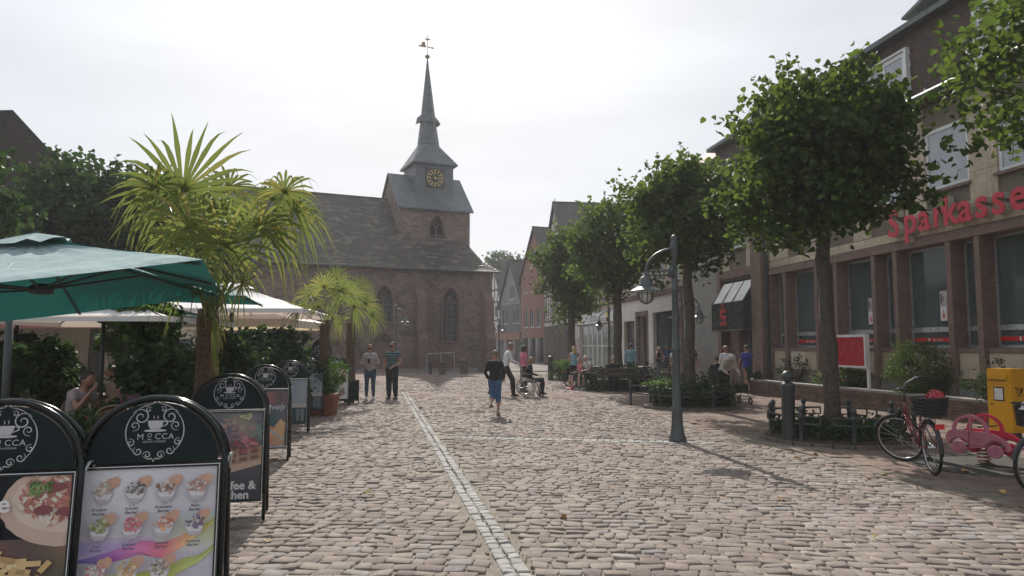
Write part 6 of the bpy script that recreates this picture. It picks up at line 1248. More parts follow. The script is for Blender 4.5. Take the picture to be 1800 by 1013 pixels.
# backdrop of clipped hedge closing the terrace at the back
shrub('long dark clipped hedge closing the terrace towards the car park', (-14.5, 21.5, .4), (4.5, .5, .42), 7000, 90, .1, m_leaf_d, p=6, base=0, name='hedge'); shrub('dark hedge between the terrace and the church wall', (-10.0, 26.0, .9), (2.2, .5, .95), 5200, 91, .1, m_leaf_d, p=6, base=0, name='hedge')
# ---- parked car far behind, white hatchback seen from the back
def car(label, x, y, rz, body, van=False):
    t = thing('parked_car' if not van else 'parked_van', label, 'car' if not van else 'van', (x, y, 0), rz); H_ = 1.5 if not van else 2.2; b = MB(); W2 = .85 if not van else .98
    prof = [(-2.0, .35), (2.0, .35), (2.05, .75), (1.2, .9), (.55, H_-.05), (-1.6, H_), (-1.95, .95), (-2.05, .6)] if not van else [(-2.6, .35), (2.4, .35), (2.45, 1.0), (1.7, 1.25), (1.2, 2.15), (-2.5, 2.2), (-2.6, .6)]
    b.prism(prof, -W2, W2); bo = b.build('body', body, t); bm = bmesh.new(); bm.from_mesh(bo.data); bmesh.ops.bevel(bm, geom=bm.edges[:], offset=.09, segments=2, affect='EDGES'); bm.to_mesh(bo.data); bm.free(); autosmooth(bo)
    MB().box(-2.0 if not van else -2.62, -1.85 if not van else -2.55, -W2+.12, W2-.12, 1.0, H_-.12, 0, None).build('rear_window', m_glass, t)
    for s in (-1, 1):
        MB().box(-1.5, .5, s*W2-.01, s*W2+.012, .98, H_-.16).build('side_window', m_glass, t); MB().box(-2.06 if not van else -2.64, -1.93, s*(W2-.1)-.07, s*(W2-.1)+.07, .75, 1.05).build('tail_light', m_red, t)
        for xx in (-1.25, 1.3):
            T = Matrix.Translation((xx, s*(W2-.08), .31)) @ Matrix.Rotation(math.pi/2, 4, 'X'); w = MB(); w.torus(.23, .085, 20, 8, 0, T); w = w.build('tyre', m_black, t, True); MB().lathe([(.2, -.03), (.2, .03), (.01, .05)], 14, 0, (0, 0, 0), T).build('rim', m_alu, w)
    MB().box(-2.1, -1.98, -.26, .26, .5, .62).build('number_plate', m_white, t); return t
m_cw = mat('car_white', (.6, .61, .62), None, 2, .25, coat=.6); x, y = G(222, 50.0); car('small white hatchback parked behind the terrace, seen from behind', x, y, R(70), m_cw); x, y = G(176, 49.0); car('light grey van beside the white hatchback, behind the terrace shrubs', x, y, R(80), mat('car_grey', (.3, .31, .32), None, 2, .3, coat=.5), True)
# ================================================================ BICYCLES
m_tyre = mat('tyre_rubber', (.014, .014, .014), None, 20, .8, .3, 80); m_chr = mat('chrome', (.5, .5, .5), None, 4, .25, metal=.9); m_rb = mat('bike_red', (.17, .010, .02), (.13, .008, .016), 5, .3, coat=.4)
def wheel(parent, T, r=.335, name='wheel', spokes=18):
    w = MB(); w.torus(r-.018, .02, 40, 8, 0, T @ Matrix.Rotation(math.pi/2, 4, 'X')); w = w.build('tyre', m_tyre, parent, True)
    q = MB(); q.torus(r-.042, .011, 40, 6, 0, T @ Matrix.Rotation(math.pi/2, 4, 'X')); q.build('rim', m_chr, w, True); s = MB()
    for k in range(spokes): a = 2*math.pi*k/spokes; s.tube([T @ Vector((.02*math.cos(a+1.2), .025*(-1)**k, .02*math.sin(a+1.2))), T @ Vector(((r-.045)*math.cos(a), 0, (r-.045)*math.sin(a)))], .0016, 3)
    s.tube([T @ Vector((0, -.045, 0)), T @ Vector((0, .045, 0))], .022, 8); s.build('spokes', m_chr, w); return w
def mudguard(parent, T, r, a0, a1, m):
    g = MB(); n = 14; vs = []
    for i in range(n+1):
        a = a0+(a1-a0)*i/n
        for y_, rr_ in ((-.026, r-.012), (-.014, r+.004), (.014, r+.004), (.026, r-.012)): vs.append(T @ Vector((rr_*math.cos(a), y_, rr_*math.sin(a))))
    g.add(vs, [(i*4+j, (i+1)*4+j, (i+1)*4+j+1, i*4+j+1) for i in range(n) for j in range(3)]); return g.build('mudguard', m, parent, True)
def bicycle(label, x, y, rz, fm, steer=0, basket=None, front_basket=False, lean=0, wb=1.08, stand=True):
    t = thing('bicycle', label, 'bicycle', (x, y, 0), rz); t.rotation_euler = (lean, 0, rz); r = .335
    Tr = Matrix.Translation((0, 0, r)); wheel(t, Tr); mudguard(t, Tr, r+.02, R(20), R(190), m_black)
    hb = Vector((wb-.16, 0, .62)); ht = Vector((wb-.235, 0, .86)); bbk = Vector((.44, 0, .29)); st = Vector((.27, 0, .74))
    f = MB(); f.tube([ht-Vector((0, 0, .02)), hb], .022, 8); f.tube([hb+Vector((-.03, 0, .05)), Vector((.62, 0, .33)), bbk], .022, 8); f.tube([bbk, st], .017, 8); f.tube([bbk+Vector((.02, 0, .1)), hb+Vector((-.045, 0, .12))], .014, 8)
    for s in (-1, 1): f.tube([bbk+Vector((0, s*.03, 0)), Vector((0, s*.055, r))], .010, 6); f.tube([Vector((0, s*.055, r)), st+Vector((0, s*.015, -.08))], .009, 6)
    f.build('frame', fm, t, True)
    s_ = MB(); s_.tube([st, st+Vector((-.04, 0, .16))], .013, 6); s_.build('seat_post', m_chr, t); sd_ = MB(); sd_.tube([(.05, 0, .93), (.14, 0, .945), (.24, 0, .94), (.36, 0, .925)], [.05, .04, .022, .014], 10, rx=[.085, .08, .035, .018], right=(0, 1, 0)); sd_.build('saddle', m_black, t, True)
    TS = Matrix.Translation(hb) @ Matrix.Rotation(R(-18), 4, 'Y') @ Matrix.Rotation(steer, 4, 'Z') @ Matrix.Rotation(R(18), 4, 'Y') @ Matrix.Translation(-hb)
    Tf = TS @ Matrix.Translation((wb, 0, r)); fw = wheel(t, Tf); mudguard(t, Tf, r+.02, R(10), R(150), m_black)
    k = MB(); k.tube([TS @ Vector(p) for p in (ht+Vector((-.04, 0, .16)), ht, hb)], .015, 8)
    for s in (-1, 1): k.tube([TS @ Vector(p) for p in (hb, hb+Vector((.015, s*.055, -.05)), Vector((wb, s*.055, r)))], .012, 6)
    k = k.build('fork', m_black, t, True); h = MB(); hc = ht+Vector((-.05, 0, .2)); P = [hc+Vector((-.20, -.29, .03)), hc+Vector((-.05, -.26, .05)), hc+Vector((.02, -.12, .02)), hc, hc+Vector((.02, .12, .02)), hc+Vector((-.05, .26, .05)), hc+Vector((-.20, .29, .03))]
    h.tube([TS @ p for p in P], .011, 8); h.build('handlebar', m_chr, k, True); g = MB()
    for s in (-1, 1): g.tube([TS @ (hc+Vector((-.09, s*.268, .047))), TS @ (hc+Vector((-.21, s*.292, .03)))], .018, 8); g.tube([TS @ (hc+Vector((-.04, s*.25, .05))), TS @ (hc+Vector((-.14, s*.26, -.01)))], .006, 5)
    g.build('grips', m_black, k, True); l_ = MB(); l_.lathe([(.01, -.03), (.035, -.02), (.045, .03), (.03, .04)], 12, 0, (0, 0, 0), TS @ Matrix.Translation(hb+Vector((.06, 0, .08))) @ Matrix.Rotation(R(90), 4, 'Y')); l_.build('headlight', m_black, k, True)
    c = MB(); c.tube([bbk+Vector((0, -.06, 0)), bbk+Vector((0, .06, 0))], .02, 8); c.tube([bbk+Vector((0, -.065, 0)), bbk+Vector((.06, -.07, -.16))], .01, 6); c.tube([bbk+Vector((0, .065, 0)), bbk+Vector((-.06, .07, .16))], .01, 6); c.lathe([(.085, -.004), (.085, .004)], 20, 0, (0, 0, 0), Matrix.Translation(bbk+Vector((0, -.05, 0))) @ Matrix.Rotation(R(90), 4, 'X')); c.build('crank', m_chr, t)
    pd = MB(); pd.box(.45, .55, -.16, -.08, .115, .14); pd.box(.33, .43, .08, .16, .435, .46); pd.build('pedals', m_black, t)
    rk = MB()
    for s in (-1, 1): rk.tube([(-.28, s*.06, .73), (.2, s*.06, .73)], .006, 5); rk.tube([(-.05, s*.06, .73), (0, s*.06, .34)], .005, 5)
    rk.tube([(-.28, -.06, .73), (-.28, .06, .73)], .006, 5); rk.build('rack', m_black, t); MB().box(-.37, -.345, -.05, .05, .60, .66).build('rear_light', m_red, t)
    if stand: MB().tube([(.40, -.03, .27), (.36, -.20, -.0)], .009, 6).build('kickstand', m_black, t)
    def bask(T, w, l, hh, parent):
        b = MB(); n = 12
        for z in np.linspace(0, 1, 6):
            f_ = .82+.18*z; P = [(x_*f_, y_*f_, z*hh) for x_, y_ in ((-l/2, -w/2), (l/2, -w/2), (l/2, w/2), (-l/2, w/2), (-l/2, -w/2))]; b.tube([T @ Vector(p) for p in P], .006 if z < .99 else .012, 5)
        for i in range(n):
            for s in (-1, 1): u = -.5+i/(n-1); b.tube([T @ Vector((u*l*.82, s*w/2*.82, 0)), T @ Vector((u*l, s*w/2, hh))], .004, 4); b.tube([T @ Vector((s*l/2*.82, u*w*.82, 0)), T @ Vector((s*l/2, u*w, hh))], .004, 4)
        b.box(-l*.41, l*.41, -w*.41, w*.41, 0, .01, 0, T); 
        for s in (-1, 1): b.add([T @ Vector(p) for p in ((-l*.40, s*w*.405, .01), (l*.40, s*w*.405, .01), (l*.47, s*w*.475, hh*.92), (-l*.47, s*w*.475, hh*.92))], [(0, 1, 2, 3)]); b.add([T @ Vector(p) for p in ((s*l*.405, -w*.40, .01), (s*l*.405, w*.40, .01), (s*l*.475, w*.47, hh*.92), (s*l*.475, -w*.47, hh*.92))], [(0, 1, 2, 3)])
        return b.build('basket', m_black, parent)
    if basket: bask(Matrix.Translation((-.10, 0, .75)), .30, .40, .22, t)
    if front_basket: bask(TS @ Matrix.Translation(hb+Vector((.20, 0, .12))), .36, .28, .24, k)
    return t, TS, hb
b1, TS1, _ = bicycle('red lady bicycle on its kickstand with red helmet in a black rear basket', 5.29, 9.32, R(79), m_rb, steer=R(48), basket=True, lean=R(-3))
hl = thing('bicycle_helmet', 'red vented bicycle helmet lying in the rear basket', 'helmet'); hl.location = b1.matrix_basis @ Vector((0, 0, 0)) if False else Vector((5.30, 9.24, .90)); hl.rotation_euler = (0, R(-12), R(79))
hm_ = MB(); n_ = 9
for k in range(n_):
    a = -math.pi/2+math.pi*(k+.5)/n_; P = [(math.cos(t_)*.145, math.sin(a)*.105*math.sin(t_)**.5, .03+abs(math.cos(a))*.13*math.sin(t_)) for t_ in np.linspace(.12, math.pi-.12, 10)]; hm_.tube(P, .013, 6)
hm_.tube([(.13*math.cos(t_), .105*math.sin(t_), .03) for t_ in np.linspace(0, 6.28, 20)], .014, 6); hm_.lathe([(.085, .03), (.08, .09), (.05, .13), (.01, .14)], 14); hm_.build('shell', MM('helmet_red', (.42, .015, .03), (.33, .012, .025), 6, .3, coat=.3), hl, True)
b2, TS2, hb2 = bicycle('dark bicycle cut off by the right edge, plastic bag in its front basket', 6.78, 7.98, R(179), m_black, steer=R(8), front_basket=True, stand=False)
pb = MB(); rg_ = np.random.default_rng(5); bm = bmesh.new(); bmesh.ops.create_icosphere(bm, subdivisions=3, radius=.14)
for v in bm.verts: v.co = Vector((v.co.x*1.05, v.co.y*1.0, v.co.z*.5))+v.co.normalized()*noise.noise(v.co*16)*.05
me = bpy.data.meshes.new('plastic_bag'); bm.to_mesh(me); bm.free(); me.materials.append(mat('plastic_bag', (.55, .57, .6), (.4, .42, .46), 9, .25)); bag = bpy.data.objects.new('plastic_bag', me); COL.objects.link(bag); bag.location = b2.matrix_basis @ (TS2 @ (hb2+Vector((.20, 0, .33)))) if False else Matrix.Translation((6.78, 7.98, 0)) @ Matrix.Rotation(R(179), 4, 'Z') @ (TS2 @ (hb2+Vector((.20, 0, .33)))); tag(bag, 'crumpled pale plastic bag in the front basket at the right edge', 'bag')
bicycle('dark bicycle leaning beside the farthest linden and the seated couple', 2.35, 29.2, R(12), m_black, steer=R(10)); bl = thing('basket_bag', 'dark saddle bag hanging on the far bicycle', 'bag', (2.3, 29.0, .62), R(12)); MB().box(-.22, .22, -.12, .0, -.2, .15).build('pouch', m_black, bl)
# ================================================================ SPRING RIDER
m_rp = island_mat('rider_pink', [(0, (.46, .16, .22)), (1, (.46, .16, .22))], .6, .1, 30, .5); m_rr = island_mat('rider_red', [(0, (.48, .03, .06)), (1, (.48, .03, .06))], .5, .1, 30, .4)
sr = thing('spring_rider', 'pink and red car-shaped spring rocker beside the red bicycle', 'spring rider', (6.42, 10.1, 0), R(-63)); sr.scale = (.80, .95, .70)
def carpanel(m, y, name):
    t = .03; body = [(-.52, .36), (-.54, .45), (-.50, .62), (-.40, .66), (-.30, .66)]
    def arc(cx, cz, r, a0, a1, n=10): return [(cx+r*math.cos(a), cz+r*math.sin(a)) for a in np.linspace(a0, a1, n)]
    b = MB(); low = [(-.53, .40), (-.53, .52), (-.47, .62), (-.40, .655)]+[(.18, .655), (.36, .60), (.50, .50), (.56, .38), (.54, .34), (.44, .33)]+arc(.31, .34, .15, .1, math.pi-.1, 9)+[(-.10, .33)]+arc(-.29, .34, .15, .1, math.pi-.1, 9)+[(-.46, .36)]
    b.prism(low, y, y+t); out = arc(-.10, .655, .31, math.pi, 0, 16); inn = arc(-.10, .655, .255, 0, math.pi, 16)
    for i in range(15): b.prism([out[i], out[i+1], inn[14-i], inn[15-i]], y, y+t)
    b.box(-.115, -.075, y+.001, y+t-.001, .655, .905)
    o = b.build(name, m, sr)
    for cx in (-.29, .31): w = MB(); w.lathe([(.125, -.012), (.125, .02), (.115, .028)], 20, 0, (0, 0, 0), Matrix.Translation((cx, y-.005, .31)) @ Matrix.Rotation(R(90), 4, 'X')); w.torus(.06, .006, 16, 5, 0, Matrix.Translation((cx, y-.034, .31)) @ Matrix.Rotation(R(90), 4, 'X')); w.build('wheel_disc', m, o)
    l_ = MB()
    for cx in (-.29, .31): l_.tube([(p[0], y-.004, p[1]) for p in arc(cx, .34, .17, .1, math.pi-.1, 12)], .006, 4)
    l_.tube([(-.12, y-.003, .65), (-.12, y-.003, .42), (-.06, y-.003, .38), (.12, y-.003, .38)], .005, 4); l_.build('engraved_line', MM('rider_line', (.12, .04, .06), None, 4, .6), o); return o
carpanel(m_rp, -.16, 'side_panel'); carpanel(m_rr, .20, 'side_panel'); q_ = MB(); q_.box(-.32, .02, -.125, .195, .50, .53); q_.box(.12, .3, -.125, .195, .33, .36); q_.build('seat', m_rr, sr); MB().tube([(.06, -.18, .74), (.06, .27, .74)], .014, 8).build('handle_bar', m_black, sr)
sp = MB(); sp.tube([(.09*math.cos(a), .09*math.sin(a), .04+.30*a/(2*math.pi*4.5)) for a in np.linspace(0, 2*math.pi*4.5, 90)], .013, 8); sp.build('spring', MM('spring_red', (.28, .03, .02), (.2, .03, .02), 5, .3, coat=.4), sr, True); q_ = MB(); q_.box(-.3, .3, -.13, .2, .345, .375); q_.lathe([(.14, .0), (.14, .03), (.1, .04)], 16); q_.build('base_plate', m_iron, sr)
mt = MB(); mt.lathe([(1.05, -.012), (1.05, .006), (.01, .007)], 40); mt = mt.build('rubber_mat', mat('play_mat', (.035, .033, .03), (.05, .048, .04), 6, .9, .5, 60), None); mt.location = (6.5, 10.1, 0); tag(mt, 'round dark rubber mat under the spring rocker', 'mat')
# ================================================================ POST BOX
m_yel = mat('post_yellow', (.72, .36, .01), (.64, .31, .01), 2, .38, coat=.2); po = thing('post_box', 'yellow post box with black horn emblem standing before the brick planter', 'post box', (8.69, 12.95, 0), R(-70)); po.scale = (.76, .74, 1)
b = MB(); b.box(-.30, .30, -.24, .24, .12, 1.22); ob = b.build('body', m_yel, po); bm = bmesh.new(); bm.from_mesh(ob.data); bmesh.ops.bevel(bm, geom=bm.edges[:], offset=.018, segments=2, affect='EDGES'); bm.to_mesh(ob.data); bm.free(); autosmooth(ob)
MB().box(-.2, .2, -.16, .16, -.01, .12).build('foot', m_iron, po); sl_ = MB(); sl_.prism([(-.25, 1.02), (.2, 1.02), (.2, 1.12), (-.25, 1.12)], -.29, -.243); sl_.build('flap', m_yel, po); MB().box(-.24, .19, -.294, -.291, 1.015, 1.03).build('slot', m_black, po)
MB().box(-.13, .11, -.252, -.243, .66, .90).build('label_frame', m_black, po); MB().box(-.11, .09, -.257, -.2525, .68, .88).build('collection_card', m_wt, po); MB().lathe([(.018, 0), (.018, .012)], 10, 0, (0, 0, 0), Matrix.Translation((-.19, -.243, .60)) @ Matrix.Rotation(R(90), 4, 'X')).build('lock', m_iron, po)
TH_ = Matrix.Translation((.303, -.02, .84)) @ Matrix.Rotation(R(90), 4, 'Z') @ Matrix.Rotation(R(90), 4, 'X'); hn = MB(); hn.torus(.055, .009, 20, 5, 0, TH_, arc=5.6, a0=1.9); hn.tube([TH_ @ Vector(p) for p in ((-.055, .02, 0), (-.095, .045, 0), (-.115, .055, 0))], [.008, .012, .02], 6); hn.tube([TH_ @ Vector(p) for p in ((.03, -.05, 0), (.08, -.03, 0), (.10, .04, 0))], [.008, .014, .026], 6); hn.tube([TH_ @ Vector(p) for p in ((-.06, -.09, 0), (.0, -.085, 0))], .007, 4); hn.tube([TH_ @ Vector(p) for p in ((.03, -.085, 0), (.09, -.09, 0))], .007, 4); hn.build('horn_emblem', m_black, po)
# ================================================================ PEOPLE
def skinm(k, c): return MM('skin_'+k, c, tuple(x*.9 for x in c), 6, .55)
SK = skinm('light', (.46, .26, .19)); SKT = skinm('tan', (.36, .19, .13)); SKE = skinm('pale', (.50, .31, .25))
def clothm(name, c, s=1): return MM('cloth_'+name, c, tuple(x*.78 for x in c), 9, .9, .5, 45)
BASE = dict(pel=(0, 0, .94), wai=(0, 0, 1.10), che=(0, 0, 1.30), nek=(0, .01, 1.46), hed=(0, -.02, 1.60), sh=.165, shz=1.40,
            eL=(-.25, .02, 1.12), wL=(-.25, -.06, .88), eR=(.25, .02, 1.12), wR=(.25, -.06, .88), kL=(-.10, -.01, .50), aL=(-.11, .03, .09), kR=(.10, -.01, .50), aR=(.11, .03, .09), hp=.09)
POSES = {
 'stand': {}, 'phone': dict(eL=(-.27, .02, 1.13), wL=(-.08, -.24, 1.12), eR=(.27, .02, 1.13), wR=(.09, -.24, 1.14), hed=(0, -.05, 1.59)),
 'hand_belly': dict(eR=(.27, .02, 1.12), wR=(.10, -.20, .99), eL=(-.26, .04, 1.1), wL=(-.27, -.04, .85)),
 'walk': dict(kL=(-.08, -.20, .52), aL=(-.09, -.30, .09), kR=(.09, .06, .50), aR=(.09, .36, .16), eL=(-.24, .12, 1.14), wL=(-.22, .10, .89), eR=(.24, -.08, 1.13), wR=(.2, -.26, .95)),
 'walk_kick': dict(kL=(-.09, -.04, .5), aL=(-.09, .0, .09), kR=(.07, -.05, .50), aR=(.05, .33, .33), eL=(-.26, .05, 1.14), wL=(-.22, -.12, .98), eR=(.25, .06, 1.14), wR=(.2, -.1, .98)),
 'push': dict(che=(0, -.08, 1.29), wai=(0, -.03, 1.10), nek=(0, -.12, 1.45), hed=(0, -.17, 1.58), kL=(-.09, -.22, .53), aL=(-.09, -.25, .09), kR=(.09, .12, .52), aR=(.09, .48, .16), eL=(-.24, -.18, 1.14), wL=(-.2, -.42, 1.02), eR=(.24, -.18, 1.14), wR=(.2, -.42, 1.02), shy=-.1),
 'bend': dict(wai=(0, -.05, 1.08), che=(0, -.22, 1.22), nek=(0, -.36, 1.30), hed=(0, -.47, 1.32), eL=(-.24, -.32, 1.0), wL=(-.2, -.52, .9), eR=(.24, -.32, 1.0), wR=(.2, -.52, .9), shy=-.32, shz=1.27),
 'sit': dict(pel=(0, 0, .50), wai=(0, .03, .66), che=(0, .02, .88), nek=(0, -.02, 1.04), hed=(0, -.06, 1.18), shz=.98, eL=(-.24, -.02, .74), wL=(-.16, -.26, .68), eR=(.24, -.02, .74), wR=(.16, -.26, .68), kL=(-.12, -.44, .52), aL=(-.12, -.42, .09), kR=(.12, -.44, .52), aR=(.12, -.42, .09)),
 'sit_face': dict(pel=(0, 0, .50), wai=(0, .0, .66), che=(0, -.08, .87), nek=(0, -.15, 1.02), hed=(0, -.21, 1.15), shz=.97, shy=-.12, eL=(-.22, -.26, .76), wL=(-.06, -.33, 1.0), eR=(.22, -.2, .76), wR=(.14, -.40, .72), kL=(-.10, -.44, .53), aL=(-.10, -.46, .09), kR=(.12, -.42, .52), aR=(.14, -.36, .09)),
 'arms_fold': dict(eL=(-.26, .0, 1.12), wL=(-.06, -.2, 1.12), eR=(.26, .0, 1.12), wR=(.1, -.22, 1.16), hed=(0, -.05, 1.59)),
}
_h = [0]
def person(label, x, y, yaw, pose='stand', H=1.75, top=None, sleeve='short', bottom='trousers', bot=None, shoes=(.02, .02, .02), hair=(.05, .03, .02), hairstyle='short', skin=SK, fat=1.0, extras=(), z=0, group=None, hem=.9, fem=False):
    P = dict(BASE, shy=0); P.update(POSES[pose]); s = H/1.75; V = {k: Vector(v) for k, v in P.items() if isinstance(v, tuple)}; f = fat; _h[0] += 1; rr = random.Random(_h[0])
    t = thing('person', label, 'person', (x, y, z), yaw, group); t.scale = (s, s, s)
    shx = P['sh']*(.9 if fem else 1)*(.5+.5*f); S_ = {sg: Vector((sg*shx, P['shy'], P['shz'])) for sg in (-1, 1)}; Hp = {sg: V['pel']+Vector((sg*P['hp'], 0, -.02)) for sg in (-1, 1)}
    E = {-1: V['eL'], 1: V['eR']}; Wr = {-1: V['wL'], 1: V['wR']}; K = {-1: V['kL'], 1: V['kR']}; A = {-1: V['aL'], 1: V['aR']}; crot = V['pel']+(V['pel']-V['wai'])*.35 if pose[:3] != 'sit' else V['pel']-Vector((0, 0, .06))
    def torso(mb, o, z0=None, upto='nek'):
        pts = [crot if z0 is None else z0, V['pel'], V['wai'], V['che'], (V['che']+V['nek'])/2+Vector((0, .0, .01)), V['nek']]; wx = [.12, .155 if not fem else .165, .128*f if not fem else .118*f, .155*f if not fem else .145*f, .15*f, .065]; wy = [.085, .105*f, .095*f*f, .115*f, .085, .055]
        mb.tube(pts, [w+o for w in wy], 14, rx=[w+o for w in wx], right=(1, 0, 0))
    def arm(mb, sg, o, end=1.0):
        p = [S_[sg]+Vector((-sg*.05, 0, .0)), S_[sg], S_[sg].lerp(E[sg], .5), E[sg], E[sg].lerp(Wr[sg], .5), Wr[sg]]; r = [.055, .056, .046, .038, .035, .025]; n = 6 if end >= 1 else (3 if end < .5 else 4); 
        if end == .75: n = 5
        mb.tube(p[:n], [q*(.6+.4*f)+o for q in r[:n]], 10)
    def leg(mb, sg, o, end=1.0, flare=0):
        p = [Hp[sg]+Vector((0, 0, .03)), Hp[sg].lerp(K[sg], .45), K[sg], K[sg].lerp(A[sg], .35), A[sg].lerp(K[sg], .18), A[sg]]; r = [.092*f, .076*f, .053, .054, .036, .036]; n = {1.0: 6, .75: 4, .5: 3, .4: 3}[end]; q = p[:n]
        if end == .4: q[-1] = Hp[sg].lerp(K[sg], .8)
        mb.tube(q, [a+o+(flare if i >= 2 else 0) for i, a in enumerate(r[:n])], 12)
    def finish(mb, name, m, parent, vox=.02, sm=6):
        o = mb.build(name, m, parent, True); md = o.modifiers.new('r', 'REMESH'); md.mode = 'VOXEL'; md.voxel_size = vox; md.use_smooth_shade = True; ms = o.modifiers.new('s', 'SMOOTH'); ms.iterations = sm; ms.factor = .5; return o
    b = MB(); torso(b, 0)
    for sg in (-1, 1):
        arm(b, sg, 0); leg(b, sg, 0); hd_ = (Wr[sg]-E[sg]).normalized(); b.tube([Wr[sg], Wr[sg]+hd_*.04, Wr[sg]+hd_*.09], [.016, .019, .014], 8, rx=[.022, .038, .036], right=(0, 1, 0) if abs(hd_.y) < .7 else (1, 0, 0))
        b.tube([A[sg]+Vector((0, .05, -.045)), A[sg]+Vector((0, -.06, -.05)), A[sg]+Vector((0, -.16, -.065))], [.035, .032, .02], 8, rx=[.034, .042, .035], right=(1, 0, 0))
    nk = V['nek']; hd = V['hed']; b.tube([nk-Vector((0, 0, .04)), nk.lerp(hd, .6)], [.055, .05], 10)
    up = (hd-nk).normalized(); yy = 0; b.tube([hd-up*.11+Vector((0, -.025, 0)), hd-up*.075+Vector((0, -.015, 0)), hd-up*.02, hd+up*.05, hd+up*.095, hd+up*.118], [.037, .077, .099, .098, .066, .01], 14, rx=[.032, .062, .079, .080, .056, .01], right=(1, 0, 0))
    fw = Vector((0, -1, 0)) if pose != 'bend' else Vector((0, -.6, -.8)).normalized()
    body = finish(b, 'body', skin, t, .019, 5)
    d = MB()
    for sg in (-1, 1):                                   # five unequal bent fingers on each hand
        hd_ = (Wr[sg]-E[sg]).normalized(); sv = (Vector((0, 1, 0)) if abs(hd_.y) < .7 else Vector((1, 0, 0))); sv = (sv-hd_*sv.dot(hd_)).normalized(); cv = hd_.cross(sv)*(-sg)
        for i, (L_, of) in enumerate(((.062, -.027), (.075, -.009), (.07, .009), (.055, .026))): q = Wr[sg]+hd_*.08+sv*of; d.tube([q, q+hd_*L_*.5+cv*.006, q+hd_*L_*.85+cv*.028], [.009, .0085, .006], 5)
        q = Wr[sg]+hd_*.03-sv*.03; d.tube([q, q+hd_*.03-sv*.02, q+hd_*.055-sv*.018+cv*.015], [.011, .01, .007], 5)
    d.build('fingers', skin, body, True)
    fc = MB(); nz_ = hd+fw*.092-up*.015; fc.tube([hd+fw*.085+up*.02, nz_+fw*.015-up*.01, nz_-up*.02], [.008, .013, .01], 6)
    for sg in (-1, 1): fc.lathe([(.005, -.006), (.024, 0), (.02, .006)], 8, 0, (0, 0, 0), Matrix.Translation(hd+Vector((sg*.078, .01, -.01))) @ Matrix.Rotation(R(90), 4, 'Y'))
    fc.build('nose_and_ears', skin, body, True); ey = MB()
    if 'glasses' not in extras:
        for sg in (-1, 1): c_ = hd+fw*.086+up*.012+Vector((sg*.03, 0, 0)); ey.tube([c_-Vector((.011, 0, 0)), c_+Vector((.011, 0, 0))], .006, 6)
        ey.build('eyes', m_black, body)
    else: ey.box(hd.x-.068, hd.x+.068, hd.y-.108, hd.y-.085, hd.z-.006, hd.z+.032); ey.box(hd.x-.08, hd.x-.07, hd.y-.09, hd.y+.02, hd.z+.012, hd.z+.022); ey.box(hd.x+.07, hd.x+.08, hd.y-.09, hd.y+.02, hd.z+.012, hd.z+.022); ey.build('sunglasses', m_black, t)
    mo = MB(); c_ = hd+fw*.082-up*.055; mo.tube([c_-Vector((.02, 0, 0)), c_+fw*.004, c_+Vector((.02, 0, 0))], .005, 6); mo.build('mouth', MM('lips', (.3, .1, .08)), body)
    hm = MB(); hs = MM('hair_%d_%d_%d' % tuple(int(c*99) for c in hair), hair, tuple(c*.6 for c in hair), 40, .6, .8, 60)
    if hairstyle == 'cap': hm.tube([hd+up*.035, hd+up*.07, hd+up*.115, hd+up*.135], [.1, .1, .075, .02], 14, rx=[.083, .083, .065, .02], right=(1, 0, 0)); hm.tube([hd+up*.045+fw*.07, hd+up*.04+fw*.16], [.008, .006], 8, rx=[.07, .05], right=(1, 0, 0)); finish(hm, 'cap', clothm('cap', (.45, .45, .45)), t, .015, 2)
    elif hairstyle != 'bald':
        bk = -fw*.018; hm.tube([hd-up*.03-fw*.045, hd+up*.01-fw*.03, hd+up*.06+bk, hd+up*.105+bk, hd+up*.135+bk*.5], [.062, .082, .098, .075, .015], 14, rx=[.075, .084, .085, .065, .015], right=(1, 0, 0))
        if hairstyle in ('bob', 'long'): L_ = .12 if hairstyle == 'bob' else .22; hm.tube([hd+up*.05-fw*.03, hd-up*.03-fw*.06, hd-up*L_-fw*.07], [.08, .06, .03], 12, rx=[.095, .1, .08], right=(1, 0, 0))
        if hairstyle == 'bun': hm.tube([hd+up*.06-fw*.08, hd+up*.06-fw*.14], [.05, .03], 10)
        if hairstyle == 'curly':
            for k in range(16): a, e_ = rr.uniform(0, 6.28), rr.uniform(.2, 1.4); p = hd+up*.03-fw*.01+Vector((math.cos(a)*math.cos(e_)*.09, math.sin(a)*math.cos(e_)*.1, math.sin(e_)*.11)); 
            hm.tube([hd+up*.0-fw*.04, hd+up*.06-fw*.01, hd+up*.12], [.1, .115, .07], 12, rx=[.1, .105, .07], right=(1, 0, 0))
        finish(hm, 'hair', hs, t, .014, 3)
    if top:
        c = MB(); torso(c, .016, z0=V['wai'].lerp(V['pel'], hem*1.35 if hem > .5 else hem));
        if sleeve != 'none':
            for sg in (-1, 1): arm(c, sg, .013 if sleeve != 'long' else .011, {'short': .4, 'three': .75, 'long': 1.0}[sleeve])
        finish(c, 'shirt', top, t, .02, 4)
    if bot:
        c = MB()
        if bottom == 'skirt': c.tube([V['wai'].lerp(V['pel'], .5), V['pel'], (K[-1]+K[1])/2+Vector((0, 0, .03))], [.11*f, .13*f, .14], 14, rx=[.14*f, .175*f, .19], right=(1, 0, 0))
        elif bottom == 'sitskirt': pass
        else:
            c.tube([crot, V['pel'], V['wai'].lerp(V['pel'], .55)], [.1, .115*f, .10*f], 14, rx=[.14, .165*f, .14*f], right=(1, 0, 0))
            for sg in (-1, 1): leg(c, sg, .014, {'trousers': 1.0, 'slim': 1.0, 'capri': .75, 'shorts': .5, 'short_shorts': .4}[bottom], .022 if bottom == 'trousers' else (.004 if bottom in ('capri', 'shorts') else 0))
